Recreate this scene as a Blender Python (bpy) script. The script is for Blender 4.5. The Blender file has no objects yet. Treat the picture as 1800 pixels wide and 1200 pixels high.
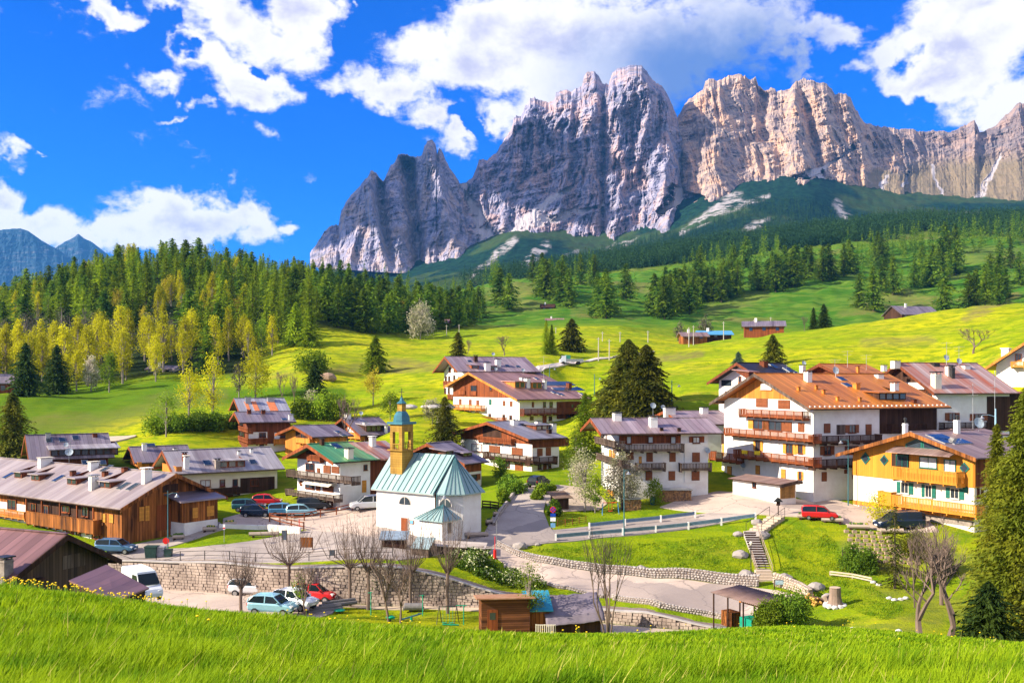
import bpy, bmesh, math, random
import numpy as np
from mathutils import Vector, Matrix
R = math.radians
F = 1750.0; CX = 900.0; CY = 670.0          # the photograph's focal length and centre, used to turn measured points into places
rng = np.random.default_rng(7); random.seed(7)
scn = bpy.context.scene
C = scn.collection
# ---------------------------------------------------------------- camera
cam = bpy.data.objects.new('camera', bpy.data.cameras.new('camera')); C.objects.link(cam)
cam.data.sensor_width = 36; cam.data.lens = 35.0; cam.data.clip_start = 0.1; cam.data.clip_end = 30000
cam.data.shift_y = 70.0/1800.0; cam.location = (0, 0, 0); cam.rotation_euler = (R(90), 0, 0)
scn.camera = cam
scn.view_settings.view_transform = 'Standard'; scn.view_settings.look = 'None'
scn.view_settings.gamma = 1.0; scn.view_settings.exposure = 1.25
scn.cycles.max_bounces = 6; scn.cycles.diffuse_bounces = 2; scn.cycles.glossy_bounces = 2
scn.cycles.transparent_max_bounces = 8; scn.cycles.volume_bounces = 0
# ---------------------------------------------------------------- sun
SUN = Vector((-0.86, -0.25, 0.48)).normalized()
sl = bpy.data.lights.new('sun', 'SUN'); sl.energy = 4.6; sl.angle = R(0.53); sl.color = (1.0, 0.88, 0.68)
so = bpy.data.objects.new('sun', sl); C.objects.link(so); so.rotation_euler = SUN.to_track_quat('Z', 'Y').to_euler()
so.location = (-200, -100, 200)
# ---------------------------------------------------------------- sky and clouds (by direction)
def mknode(nt, typ, **kw):
    n = nt.nodes.new(typ)
    for k, v in kw.items(): setattr(n, k, v)
    return n
world = bpy.data.worlds.new("World"); scn.world = world; world.use_nodes = True
nt = world.node_tree; nt.nodes.clear(); L = nt.links.new
wout = mknode(nt, 'ShaderNodeOutputWorld'); bg = mknode(nt, 'ShaderNodeBackground'); bg.inputs['Strength'].default_value = 0.085
L(bg.outputs[0], wout.inputs['Surface'])
sky = mknode(nt, 'ShaderNodeTexSky', sky_type='NISHITA', sun_disc=False)
sky.sun_elevation = math.asin(SUN.z); sky.sun_rotation = math.atan2(SUN.x, SUN.y)
sky.altitude = 1500; sky.air_density = 1.0; sky.dust_density = 0.2; sky.ozone_density = 3.0
tint = mknode(nt, 'ShaderNodeMix', data_type='RGBA', blend_type='MULTIPLY'); tint.inputs[0].default_value = 1
L(sky.outputs[0], tint.inputs[6]); tint.inputs[7].default_value = (0.02, 0.42, 1.25, 1)
tc = mknode(nt, 'ShaderNodeTexCoord'); sep = mknode(nt, 'ShaderNodeSeparateXYZ'); L(tc.outputs['Generated'], sep.inputs[0])
def M(nt, op, a, b=None, c=None, clamp=False):
    n = nt.nodes.new('ShaderNodeMath'); n.operation = op; n.use_clamp = clamp
    for i, v in enumerate((a, b, c)):
        if v is None: continue
        if isinstance(v, (int, float)): n.inputs[i].default_value = v
        else: nt.links.new(v, n.inputs[i])
    return n.outputs[0]
az = M(nt, 'ARCTAN2', sep.outputs[0], sep.outputs[1]); el = M(nt, 'ARCSINE', sep.outputs[2])
cmb = mknode(nt, 'ShaderNodeCombineXYZ'); L(az, cmb.inputs[0]); L(el, cmb.inputs[1])
def noise(nt, vec, scale, detail=6, rough=0.55, dist=0.0, dim='3D', lac=2.0):
    n = nt.nodes.new('ShaderNodeTexNoise'); n.noise_dimensions = dim
    n.inputs['Scale'].default_value = scale; n.inputs['Detail'].default_value = detail
    n.inputs['Roughness'].default_value = rough; n.inputs['Distortion'].default_value = dist
    n.inputs['Lacunarity'].default_value = lac
    if vec is not None: nt.links.new(vec, n.inputs['Vector'])
    return n
wn = noise(nt, tc.outputs['Generated'], 11, 5, .6)
wsub = mknode(nt, 'ShaderNodeVectorMath', operation='MULTIPLY_ADD'); L(wn.outputs['Color'], wsub.inputs[0])
wsub.inputs[1].default_value = (0.14, 0.11, 0); wsub.inputs[2].default_value = (-0.07, -0.055, 0)
wadd = mknode(nt, 'ShaderNodeVectorMath', operation='ADD'); L(cmb.outputs[0], wadd.inputs[0]); L(wsub.outputs[0], wadd.inputs[1])
blobs = [(400,35,150,60,10,1),(300,22,75,26,15,.9),(530,25,75,50,0,1),(370,105,110,55,20,1),(440,150,85,42,10,.9),(285,128,70,22,12,.8),
 (445,225,52,24,10,.55),(278,198,40,8,5,.45),(340,190,45,14,20,.6),(200,8,70,18,20,.7),(395,172,60,25,10,.6),(300,165,25,14,0,.5),
 (855,112,190,70,0,1.1),(690,160,95,36,8,.9),(770,205,80,38,10,.8),(860,45,110,80,0,1),(985,70,190,120,0,1.2),(790,250,50,26,5,.75),
 (1080,90,200,110,0,1.1),(1230,70,190,110,0,.8),(900,205,80,50,10,.9),(1010,170,140,80,0,1),(1170,140,110,60,0,.75),
 (1700,105,190,115,-5,1.3),(1650,175,110,60,20,1),(1460,55,100,36,-10,.95),(1400,105,34,42,0,.85),(1500,125,40,24,0,.75),(1740,20,130,60,0,1.2),
 (1780,190,90,60,0,1.1),(1575,100,85,50,0,1.0),(1435,133,40,13,0,.5),
 (335,385,120,50,0,1.25),(410,375,75,40,0,1),(250,400,70,32,0,1),(60,395,130,45,8,1.1),(15,345,48,38,0,.9),(515,415,60,19,0,.8),(445,405,60,45,0,1),
 (150,420,90,32,0,1),(48,280,30,14,0,.55),(95,294,16,6,0,.4),(-200,200,160,90,0,1),(2100,250,200,100,0,1),(2300,60,250,120,0,1),(-500,380,300,50,0,1),(620,20,16,7,0,.4)]
dens = None
for (bx, by, rx, ry, ro, w) in blobs:
    k = (bx-CX)/F; a = math.atan(k); e = math.atan((CY-by)/F*math.cos(a))
    m = mknode(nt, 'ShaderNodeMapping', vector_type='TEXTURE'); L(wadd.outputs[0], m.inputs[0])
    m.inputs['Location'].default_value = (a, e, 0); m.inputs['Rotation'].default_value = (0, 0, -R(ro))
    m.inputs['Scale'].default_value = (rx/F*1.25*math.cos(a)**2, ry/F*1.25*math.cos(a), 1)
    ln = mknode(nt, 'ShaderNodeVectorMath', operation='LENGTH'); L(m.outputs[0], ln.inputs[0])
    v = M(nt, 'MULTIPLY_ADD', ln.outputs['Value'], -w, w)
    dens = v if dens is None else M(nt, 'SMOOTH_MAX', dens, v, 0.12)
holes = [(1612,108,42,36,0,1.1),(1560,225,60,28,30,.7),(345,98,24,11,15,.8),(300,62,22,12,0,.7),(452,112,12,8,0,.6),(835,232,40,12,10,.7),(1690,70,26,14,0,.45),(1640,215,40,20,0,.6)]
neg = None
for (bx, by, rx, ry, ro, w) in holes:
    k = (bx-CX)/F; a = math.atan(k); e = math.atan((CY-by)/F*math.cos(a)); m = mknode(nt, 'ShaderNodeMapping', vector_type='TEXTURE'); L(wadd.outputs[0], m.inputs[0])
    m.inputs['Location'].default_value = (a, e, 0); m.inputs['Rotation'].default_value = (0, 0, -R(ro)); m.inputs['Scale'].default_value = (rx/F*1.4, ry/F*1.4, 1)
    ln = mknode(nt, 'ShaderNodeVectorMath', operation='LENGTH'); L(m.outputs[0], ln.inputs[0]); v = M(nt, 'MULTIPLY_ADD', ln.outputs['Value'], -w, w, clamp=True)
    neg = v if neg is None else M(nt, 'MAXIMUM', neg, v)
dens = M(nt, 'SUBTRACT', dens, M(nt, 'MULTIPLY', neg, .85))
# a little generic cloud over the rest of the dome, behind and above the camera
gn = noise(nt, tc.outputs['Generated'], 2.2, 2)
behind = M(nt, 'MULTIPLY', M(nt, 'GREATER_THAN', M(nt, 'ABSOLUTE', az), 0.95), M(nt, 'SUBTRACT', gn.outputs[0], 0.36))
dens = M(nt, 'MAXIMUM', dens, M(nt, 'MULTIPLY', behind, 3.0))
strm = mknode(nt, 'ShaderNodeMapping'); L(tc.outputs['Generated'], strm.inputs[0]); strm.inputs['Scale'].default_value = (1, 1, 1.5)
n1 = noise(nt, strm.outputs[0], 9, 10, 0.62, 0.15)
n2 = noise(nt, strm.outputs[0], 34, 6, 0.62, 0.4)
d2 = M(nt, 'ADD', dens, M(nt, 'MULTIPLY_ADD', n1.outputs[0], 1.75, -0.96))
d2 = M(nt, 'ADD', d2, M(nt, 'MULTIPLY_ADD', n2.outputs[0], 0.75, -0.375))
mr = mknode(nt, 'ShaderNodeMapRange', interpolation_type='SMOOTHSTEP'); L(d2, mr.inputs[0]); mr.inputs[1].default_value = 0.06; mr.inputs[2].default_value = 0.46
# shading: thick parts go a cooler grey
n3 = noise(nt, strm.outputs[0], 13, 6, 0.6, 0.3)
sh = mknode(nt, 'ShaderNodeMapRange', interpolation_type='SMOOTHSTEP')
L(M(nt, 'ADD', M(nt, 'MULTIPLY', d2, 0.50), M(nt, 'MULTIPLY_ADD', n3.outputs[0], 1.5, -0.75)), sh.inputs[0]); sh.inputs[1].default_value = 0.26; sh.inputs[2].default_value = 0.80
# darker blue-grey belly right of the summit cloud
gm = mknode(nt, 'ShaderNodeMapping', vector_type='TEXTURE'); L(wadd.outputs[0], gm.inputs[0])
gm.inputs['Location'].default_value = (math.atan(350/F), math.atan(525/F), 0); gm.inputs['Scale'].default_value = (0.17, 0.085, 1)
gl = mknode(nt, 'ShaderNodeVectorMath', operation='LENGTH'); L(gm.outputs[0], gl.inputs[0])
gsm = mknode(nt, 'ShaderNodeMapRange', interpolation_type='SMOOTHSTEP'); L(gl.outputs['Value'], gsm.inputs[0])
gsm.inputs[1].default_value = 1.2; gsm.inputs[2].default_value = 0.2
c1 = mknode(nt, 'ShaderNodeMix', data_type='RGBA'); L(sh.outputs[0], c1.inputs[0]); c1.inputs[6].default_value = (5.9, 5.75, 5.95, 1); c1.inputs[7].default_value = (3.5, 3.5, 4.7, 1)
c2 = mknode(nt, 'ShaderNodeMix', data_type='RGBA'); L(gsm.outputs[0], c2.inputs[0]); L(c1.outputs[2], c2.inputs[6]); c2.inputs[7].default_value = (.9, 1.6, 3.7, 1)
cm = mknode(nt, 'ShaderNodeMix', data_type='RGBA'); L(mr.outputs[0], cm.inputs[0]); L(tint.outputs[2], cm.inputs[6]); L(c2.outputs[2], cm.inputs[7])
L(cm.outputs[2], bg.inputs['Color'])
world.cycles.sampling_method = 'MANUAL'; world.cycles.sample_map_resolution = 256
# ---------------------------------------------------------------- numeric helpers
def _h(ix, iy, s):
    h = (ix.astype(np.int64)*374761393 + iy.astype(np.int64)*668265263 + s*1442695041) & 0x7fffffff
    h = ((h ^ (h >> 13))*1274126177) & 0x7fffffff
    return ((h ^ (h >> 16)) & 0xffff)/65535.0
def vnoise(x, y, s=0, lin=False):
    x = np.asarray(x, float); y = np.asarray(y, float)
    ix = np.floor(x); iy = np.floor(y); fx = x-ix; fy = y-iy
    
    if not lin: fx = fx*fx*fx*(fx*(fx*6-15)+10); fy = fy*fy*fy*(fy*(fy*6-15)+10)
    a = _h(ix, iy, s); b = _h(ix+1, iy, s); c = _h(ix, iy+1, s); d = _h(ix+1, iy+1, s)
    return (a+(b-a)*fx)*(1-fy)+(c+(d-c)*fx)*fy
def fbm(x, y, o=5, s=0, g=0.5):
    t = 0; a = 1; n = 0
    for i in range(o):
        t = t+a*vnoise(x*2**i+17.3*i, y*2**i-9.1*i, s+i); n += a; a *= g
    return t/n
def ridged(x, y, o=5, s=0, g=0.5):
    t = 0; a = 1; n = 0
    for i in range(o):
        v = 1-np.abs(2*vnoise(x*2**i+31.7*i, y*2**i+3.3*i, s+i)-1); t = t+a*v*v; n += a; a *= g
    return t/n
def facet(x, y, o=4, s=0, g=0.55):
    """angular broken rock: folded linear noise, octaves turned against each other"""
    t = 0; a = 1; n = 0
    for i in range(o):
        c, q = math.cos(i*1.1), math.sin(i*1.1); k = 2.1**i; u = (x*c-y*q)*k if i > 1 else x*k; w = (x*q+y*c)*k if i > 1 else y*k
        t = t+a*(1-np.abs(2*vnoise(u+31.7*i, w+3.3*i, s+i, True)-1)); n += a; a *= g
    return t/n
def sstep(a, b, x):
    t = np.clip((x-a)/(b-a), 0, 1); return t*t*(3-2*t)
def strokes(X, Y, segs):
    m = np.zeros(np.shape(X))
    for (x0, y0, x1, y1, w0, w1) in segs:
        dx, dy = x1-x0, y1-y0
        t = np.clip(((X-x0)*dx+(Y-y0)*dy)/(dx*dx+dy*dy+1e-9), 0, 1)
        d = np.hypot(X-x0-t*dx, Y-y0-t*dy); w = w0+(w1-w0)*t
        m = np.maximum(m, 1-sstep(0.55, 1.25, d/w))
    return m
def tag(o, label=None, cat=None, group=None, kind=None):
    if label: o['label'] = label
    if cat: o['category'] = cat
    if group: o['group'] = group
    if kind: o['kind'] = kind
    return o
def mesh_np(name, V, Fq, mat=None, smooth=False, attrs=None, parent=None, link=True):
    me = bpy.data.meshes.new(name); V = np.asarray(V, np.float32); Fq = np.asarray(Fq, np.int32)
    me.vertices.add(len(V)); me.vertices.foreach_set('co', V.ravel())
    n = Fq.shape[1]; me.loops.add(Fq.size); me.loops.foreach_set('vertex_index', Fq.ravel())
    me.polygons.add(len(Fq)); me.polygons.foreach_set('loop_start', np.arange(0, Fq.size, n, dtype=np.int32))
    me.polygons.foreach_set('loop_total', np.full(len(Fq), n, np.int32))
    me.polygons.foreach_set('use_smooth', np.full(len(Fq), smooth))
    me.update(calc_edges=True)
    for k, a in (attrs or {}).items():
        a = np.asarray(a, np.float32)
        at = me.attributes.new(k, 'FLOAT', 'POINT'); at.data.foreach_set('value', a.ravel())
    if mat: me.materials.append(mat)
    if not link: return me
    o = bpy.data.objects.new(name, me); C.objects.link(o); o.parent = parent
    return o
def grid_faces(nu, nv):
    i = np.arange(nv-1)[:, None]*nu+np.arange(nu-1)[None, :]; i = i.ravel()
    return np.stack([i, i+1, i+nu+1, i+nu], 1)
# ---------------------------------------------------------------- materials
MATS = {}
def mat(name, col, rough=0.8, spec=0.3, metal=0.0, var=0.25, scale=3.0, stretch=None, col2=None, bump=0.0, bscale=None, coord='Object', wave=None):
    """principled material: two colours mixed by noise; wave=(axis, scale, depth) adds plank or seam lines"""
    if name in MATS: return MATS[name]
    m = bpy.data.materials.new(name); m.use_nodes = True; nt = m.node_tree; b = nt.nodes['Principled BSDF']
    b.inputs['Roughness'].default_value = rough; b.inputs['Metallic'].default_value = metal
    b.inputs['Specular IOR Level'].default_value = spec
    tc = nt.nodes.new('ShaderNodeTexCoord'); mp = nt.nodes.new('ShaderNodeMapping'); nt.links.new(tc.outputs[coord], mp.inputs[0])
    if stretch: mp.inputs['Scale'].default_value = stretch
    n = noise(nt, mp.outputs[0], scale, 8, 0.62)
    c2 = col2 or tuple(c*(1-var) for c in col); c1 = col if col2 else tuple(min(1, c*(1+var)) for c in col)
    r = nt.nodes.new('ShaderNodeMapRange'); r.inputs[1].default_value = 0.33; r.inputs[2].default_value = 0.67
    nt.links.new(n.outputs[0], r.inputs[0])
    mx = nt.nodes.new('ShaderNodeMix'); mx.data_type = 'RGBA'; nt.links.new(r.outputs[0], mx.inputs[0])
    mx.inputs[6].default_value = (*c1, 1); mx.inputs[7].default_value = (*c2, 1); out = mx.outputs[2]; hgt = n.outputs[0]
    if wave:
        ax, ws, dep = wave
        sp = nt.nodes.new('ShaderNodeSeparateXYZ'); nt.links.new(tc.outputs[coord], sp.inputs[0])
        if ax == 'H': src = M(nt, 'ADD', sp.outputs[0], sp.outputs[1])
        else: src = sp.outputs['XYZ'.index(ax)]
        sc_ = M(nt, 'MULTIPLY', src, ws); fr = M(nt, 'FRACT', sc_)
        line = M(nt, 'LESS_THAN', fr, 0.14)
        wn_ = nt.nodes.new('ShaderNodeTexWhiteNoise'); wn_.noise_dimensions = '1D'; nt.links.new(M(nt, 'FLOOR', sc_), wn_.inputs['W'])
        vv = M(nt, 'MULTIPLY_ADD', wn_.outputs[0], 0.7*dep, 1-0.4*dep)
        vv = M(nt, 'MULTIPLY', vv, M(nt, 'MULTIPLY_ADD', line, -0.65*dep, 1.0))
        vm = nt.nodes.new('ShaderNodeVectorMath'); vm.operation = 'SCALE'; nt.links.new(out, vm.inputs[0]); nt.links.new(vv, vm.inputs['Scale'])
        out = vm.outputs[0]
    nt.links.new(out, b.inputs['Base Color'])
    if bump:
        bn = nt.nodes.new('ShaderNodeBump'); bn.inputs['Strength'].default_value = bump
        n_b = noise(nt, mp.outputs[0], bscale or scale*4, 4); nt.links.new(n_b.outputs[0], bn.inputs['Height']); nt.links.new(bn.outputs[0], b.inputs['Normal'])
    MATS[name] = m; return m
# ---------------------------------------------------------------- the lie of the land
# measured points of the ground: x and y in the photograph, distance in metres
LOW = [(-300,1200,5.2),(300,1200,5.2),(900,1200,5.2),(1500,1200,5.2),(2100,1200,5.2),
 (0,1100,11),(500,1120,13),(900,1135,15),(1400,1140,16),(1800,1160,15),
 (-300,1012,20),(0,1036,21),(120,1052,22.5),(255,1072,25),(460,1092,29),(600,1106,33),(840,1126,38),(1100,1129,40),(1200,1119,41),(1320,1111,42),(1430,1110,43),(1520,1124,45),(1600,1141,48),(1640,1158,52),(1750,1158,50),(1900,1148,50),
 (-300,1090,34),(0,1120,34),(255,1120,38),(460,1130,42),(840,1140,52),(1200,1140,54),(1430,1150,55),
 (-300,1190,60),(0,1190,62),(255,1170,64),(500,1150,68),(840,1140,70),(1200,1135,70),(1430,1150,66),(1640,1172,63),(1900,1150,65),
 (-300,1110,88),(0,1115,88),(255,1100,90),(480,1082,93),(700,1092,92),(840,1102,90),(1000,1110,87),(1150,1118,86),(1300,1118,85),
 (-300,1020,112),(200,1029,107),(280,1033,105.5),(400,1043,102.5),(500,1052,100.5),(600,1058,99),(740,1064,97.8),(860,1066,97.2),(1000,1086,94.5),(1150,1102,91),(1300,1110,88.5),
 (0,1000,120),(500,1010,120),(860,1010,115),(1200,1010,115)]
SHARED = [(1450,1122,82),(1470,1074,89.5),(1640,1112,78),(1560,1095,81),(1800,1110,80),(1640,1040,94),(1720,1060,90),(1780,1010,94),(1500,1040,95),(1950,1030,90),(1950,1110,78)]
UPP = [(-300,975,113),(200,986,107),(280,987,105.8),(400,988,103.5),(600,990,101),(700,993,99.8),(760,1008,98.6),(850,1036,97.8),(900,1048,97),(1000,1056,95.5),(1150,1079,92),(1300,1104,89.3),
 (1000,1036,97.5),(1150,1063,93.4),(1000,1010,102),(1150,1018,101.3),(880,965,108.5),(940,1003,103),(900,1030,99.5),(960,992,104.2),(840,1000,102.5),(780,985,104),
 (1270,1052,97),(1270,1028,100),(1345,1012,101.5),(1400,1040,97),(1060,1005,103.3),
 (1000,950,111.5),(1150,938,113.5),(1310,934,112.5),(1250,925,115),(1330,904,117),(1060,975,107),(1200,972,107.5),(1330,972,107),
 (1400,912,115),(1440,903,116.5),(1500,955,108),(1560,926,112.5),(1640,930,110),(1600,990,102),(1700,965,103),(1480,1000,102.5),(1420,975,106.5),
 (0,950,116),(150,966,111),(235,952,113.5),(300,962,111.5),(385,922,120),(-300,940,122),(450,965,110),(450,905,127),(600,950,111.5),(600,900,127.5),(700,945,112),(740,960,110),(840,946,112),(900,940,113),(870,900,121),
 (900,880,126),(935,858,132),(1000,840,140),(1060,893,125.5),(1200,880,127.5),(1110,905,121),(1380,876,126.5),(1430,885,124.5),(1480,880,126),(1250,895,122),
 (0,860,145),(200,850,145),(300,890,134),(490,885,133),(560,895,128.5),(640,893,128),(500,805,160),(430,800,165),(550,800,160),(220,790,168),(120,800,165),(0,765,185),(340,800,160),
 (650,800,158),(640,792,172),(590,788,176),(556,808,156),(720,770,172),(820,850,146),(1000,830,147),(1000,745,190),(880,748,190),(800,745,192),(1060,800,155),(1030,770,170),(1270,800,150),(1550,850,140),(1700,850,128),(1800,900,118),(1950,900,118),
 (0,700,230),(100,700,235),(200,740,195),(300,755,178),(300,700,225),(420,700,225),(450,660,265),(0,690,262),(150,688,262),(300,664,272),(560,730,200),(560,640,262),(600,700,225),(700,700,217),(640,655,262),(720,660,250),
 (760,612,330),(760,580,430),(900,620,290),(860,580,430),(900,660,228),(1000,690,228),(1000,640,246),(1080,625,262),(1100,690,190),(1100,600,330),(1100,575,430),(960,650,235),
 (1200,606,330),(1300,597,330),(1500,572,330),(1700,547,320),(1800,540,310),(2000,530,300),(1300,645,205),(1500,645,192),(1700,622,192),(1200,720,163),(1230,685,178),(1800,642,168),(2000,640,170),(1400,700,165),(1150,700,180),
 (1200,592,430),(1350,588,420),(1500,585,420),(1700,575,400),(1900,570,390),
 (850,560,560),(1000,555,560),(1200,560,540),(1400,560,560),(1600,555,560),(1800,530,540),(2000,520,540),
 (880,510,720),(1000,505,720),(1150,540,640),(1300,515,680),(1250,490,800),(1450,490,720),(1600,520,640),(1600,470,800),(1750,445,820),(1800,460,800),(1500,455,850),(1000,490,860),(2000,440,820),
 # left wooded hill
 (-400,640,300),(-400,570,420),(-400,550,560),(0,640,320),(150,625,320),(300,620,320),(420,630,320),(0,592,390),(150,550,390),(300,535,390),(420,560,380),(540,605,330),(600,620,300),(560,572,380),(650,592,370),(740,588,420),(820,574,470),
 (0,560,470),(150,508,470),(260,480,500),(400,500,480),(500,520,470),(620,540,500),(720,555,500),(800,562,540),(260,482,620),(0,552,640),(500,498,620),(650,515,640),(780,530,660),(835,545,600),
 (0,540,1000),(400,535,1000),(650,540,1000),(780,520,1000),(0,520,2500),(400,520,2500),(650,500,2500),(-400,540,1000),(-400,520,2500),
 (880,497,1000),(1000,484,1000),(1200,460,1000),(1400,432,1000),(1600,412,1000),(1800,410,1000),(2000,400,1000),
 (800,487,1500),(1000,470,1500),(1200,442,1500),(1400,415,1500),(1600,400,1500),(1800,392,1500),(2000,390,1500),
 (788,464,2500),(850,440,2500),(900,417,2500),(940,419,2500),(990,462,2200),(1060,438,2450),(1160,402,2500),(1220,366,2550),(1345,342,2550),(1440,342,2550),(1465,378,2450),(1500,386,2450),(1680,382,2500),(1800,372,2500),(2000,370,2500)]
def tps_fit(P, lam=1e-4):
    P = np.array(P, float); a = (P[:, 0]-CX)/F*4.0; b = np.log(P[:, 2])*1.6; v = P[:, 1]
    n = len(P); r2 = (a[:, None]-a)**2+(b[:, None]-b)**2
    K = 0.5*r2*np.log(r2+1e-12)+lam*np.eye(n); T = np.stack([np.ones(n), a, b], 1)
    A = np.zeros((n+3, n+3)); A[:n, :n] = K; A[:n, n:] = T; A[n:, :n] = T.T
    w = np.linalg.solve(A, np.r_[v, 0, 0, 0]); return (a, b, w)
def tps_ev(fit, x, y):
    a, b, w = fit; d = np.maximum(y, 5.0); kk = np.clip(x/d, -1.1, 1.1)
    qa = kk*4.0; qb = np.log(d)*1.6; out = np.empty(len(x))
    for s in range(0, len(x), 20000):
        e = slice(s, s+20000); r2 = (qa[e, None]-a)**2+(qb[e, None]-b)**2
        out[e] = (0.5*r2*np.log(r2+1e-12))@w[:-3]+w[-3]+w[-2]*qa[e]+w[-1]*qb[e]
    z = (CY-out)/F*d
    return z-0.24*(y-d)*(y < 5)
FL = tps_fit(LOW+SHARED, 3e-5); FU = tps_fit(UPP+SHARED, 3e-5)
BRK = np.array([(-900,116),(200,107),(280,105.6),(400,103),(500,100.9),(600,99.6),(740,98.4),(860,97.5),(1000,95.1),(1150,91.6),(1300,89.0),(1400,86),(1640,80),(2400,78)], float)
def brk(x, y):
    k = x/np.maximum(y, 5)*F+CX
    return np.interp(k, BRK[:, 0], BRK[:, 1])+.7, k
def ground(x, y):
    x = np.atleast_1d(np.asarray(x, float)); y = np.atleast_1d(np.asarray(y, float)); x, y = np.broadcast_arrays(x, y)
    D, k = brk(x.ravel(), y.ravel()); w = np.interp(k, [1290, 1400], [0.15, 9.0])
    t = sstep(-1, 1, (y.ravel()-D)/w)
    zl = tps_ev(FL, x.ravel(), y.ravel()); zu = tps_ev(FU, x.ravel(), np.maximum(y.ravel(), 40))
    z = (zl*(1-t)+zu*t).reshape(x.shape)
    n = (fbm(x/14.0, y/14.0, 3, 5)-.5)*np.clip((y-150)/300, 0, 1)*3.0*np.clip(y/400, 1, 3)
    n = n+(fbm(x/5.5, y/3.2, 3, 15)-.5)*np.clip((y-150)/60, 0, 1)*(1-np.clip((y-600)/300, 0, 1))*.9
    return z+np.where(y > 0, n, 0)
def gz(x, y): return float(ground(x, y)[0])
def P(px, py, d): return Vector(((px-CX)/F*d, d, (CY-py)/F*d))
def hit(px, py, d0=4.0, d1=3000.0):
    """first ground point seen along the direction of a measured point, between two distances"""
    ds = np.exp(np.linspace(math.log(d0), math.log(d1), 500)); k = (px-CX)/F; s = (CY-py)/F
    g = ground(k*ds, ds)-s*ds; i = np.where((g[1:] >= 0) & (g[:-1] < 0))[0]
    if len(i) == 0: j = int(np.argmin(np.abs(g))); d = ds[j]
    else:
        j = i[0]; t = -g[j]/(g[j+1]-g[j]); d = ds[j]+(ds[j+1]-ds[j])*t
    return Vector((k*d, d, gz(k*d, d)))
U0, U1 = 84.0, 190.0     # the village's range of distances
def V(px, py): return hit(px, py, U0, 240)
# ---------------------------------------------------------------- terrain sheet
def leafmix(nt, ca, cb, fac):
    mx = nt.nodes.new('ShaderNodeMix'); mx.data_type = 'RGBA'
    for s, v in ((6, ca), (7, cb)):
        if isinstance(v, tuple): mx.inputs[s].default_value = (*v, 1)
        else: nt.links.new(v, mx.inputs[s])
    nt.links.new(fac, mx.inputs[0]); return mx.outputs[2]
def attr(nt, name):
    a = nt.nodes.new('ShaderNodeAttribute'); a.attribute_name = name; return a.outputs['Fac']
def mrange(nt, v, a, b, smooth=True):
    r = nt.nodes.new('ShaderNodeMapRange'); r.interpolation_type = 'SMOOTHSTEP' if smooth else 'LINEAR'
    nt.links.new(v, r.inputs[0]); r.inputs[1].default_value = a; r.inputs[2].default_value = b; return r.outputs[0]
tm = bpy.data.materials.new('meadow'); tm.use_nodes = True; nt = tm.node_tree; b = nt.nodes['Principled BSDF']
b.inputs['Roughness'].default_value = 0.95; b.inputs['Specular IOR Level'].default_value = 0.05
geo = nt.nodes.new('ShaderNodeNewGeometry'); pos = geo.outputs['Position']
sepg = nt.nodes.new('ShaderNodeSeparateXYZ'); nt.links.new(pos, sepg.inputs[0]); nA = noise(nt, pos, 0.02, 6, 0.6); nS0 = noise(nt, pos, 0.06, 6, 0.75); nB = noise(nt, pos, 0.35, 6, 0.7); nC = noise(nt, pos, 3.5, 4, 0.7)
mpx = nt.nodes.new('ShaderNodeMapping'); nt.links.new(pos, mpx.inputs[0]); mpx.inputs['Scale'].default_value = (0.25, 1, 1.6)
nD = noise(nt, mpx.outputs[0], 0.16, 6, 0.65, 0.6)
g = leafmix(nt, (0.21, 0.30, 0.004), (0.43, 0.42, 0.005), mrange(nt, nA.outputs[0], 0.35, 0.65))
g = leafmix(nt, g, (0.34, 0.29, 0.03), M(nt, 'MULTIPLY', mrange(nt, nD.outputs[0], 0.48, 0.66), 0.65))
mpz = nt.nodes.new('ShaderNodeMapping'); nt.links.new(pos, mpz.inputs[0]); mpz.inputs['Scale'].default_value = (0.04, 0.16, 2.4); nZ = noise(nt, mpz.outputs[0], 0.9, 5, 0.7, 0.4); g = leafmix(nt, g, (0.13, 0.20, 0.006), M(nt, 'MULTIPLY', mrange(nt, nZ.outputs[0], 0.48, 0.60), 0.6)); g = leafmix(nt, g, (0.11, 0.20, 0.004), M(nt, 'MULTIPLY', mrange(nt, nB.outputs[0], 0.46, 0.62), 0.75))
g = leafmix(nt, g, (0.12, 0.17, 0.004), M(nt, 'MULTIPLY', mrange(nt, nC.outputs[0], 0.50, 0.70), 0.45))
g = leafmix(nt, g, leafmix(nt, (0.035, 0.12, 0.004), (0.075, 0.16, 0.006), nB.outputs[0]), attr(nt, 'lush'))
g = leafmix(nt, g, leafmix(nt, (0.04, 0.135, 0.008), (0.12, 0.20, 0.02), mrange(nt, nD.outputs[0], 0.4, 0.65)), attr(nt, 'cool'))  # darker cool green puts cloud shade into the far pasture colour
g = leafmix(nt, g, leafmix(nt, (0.24, 0.17, 0.07), (0.16, 0.15, 0.04), nC.outputs[0]), M(nt, 'MULTIPLY', attr(nt, 'dry'), mrange(nt, nB.outputs[0], 0.25, 0.6)))
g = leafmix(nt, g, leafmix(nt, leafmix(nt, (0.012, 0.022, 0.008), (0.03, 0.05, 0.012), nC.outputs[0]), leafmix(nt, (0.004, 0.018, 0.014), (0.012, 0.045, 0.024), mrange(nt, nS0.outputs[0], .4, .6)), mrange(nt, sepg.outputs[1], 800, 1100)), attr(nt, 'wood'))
nS = noise(nt, pos, 0.02, 8, 0.7)
g = leafmix(nt, g, leafmix(nt, (0.26, 0.24, 0.26), (0.42, 0.39, 0.40), nS.outputs[0]), M(nt, 'MULTIPLY', attr(nt, 'scree'), mrange(nt, nS.outputs[0], 0.43, 0.56)))
nt.links.new(g, b.inputs['Base Color'])
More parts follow.
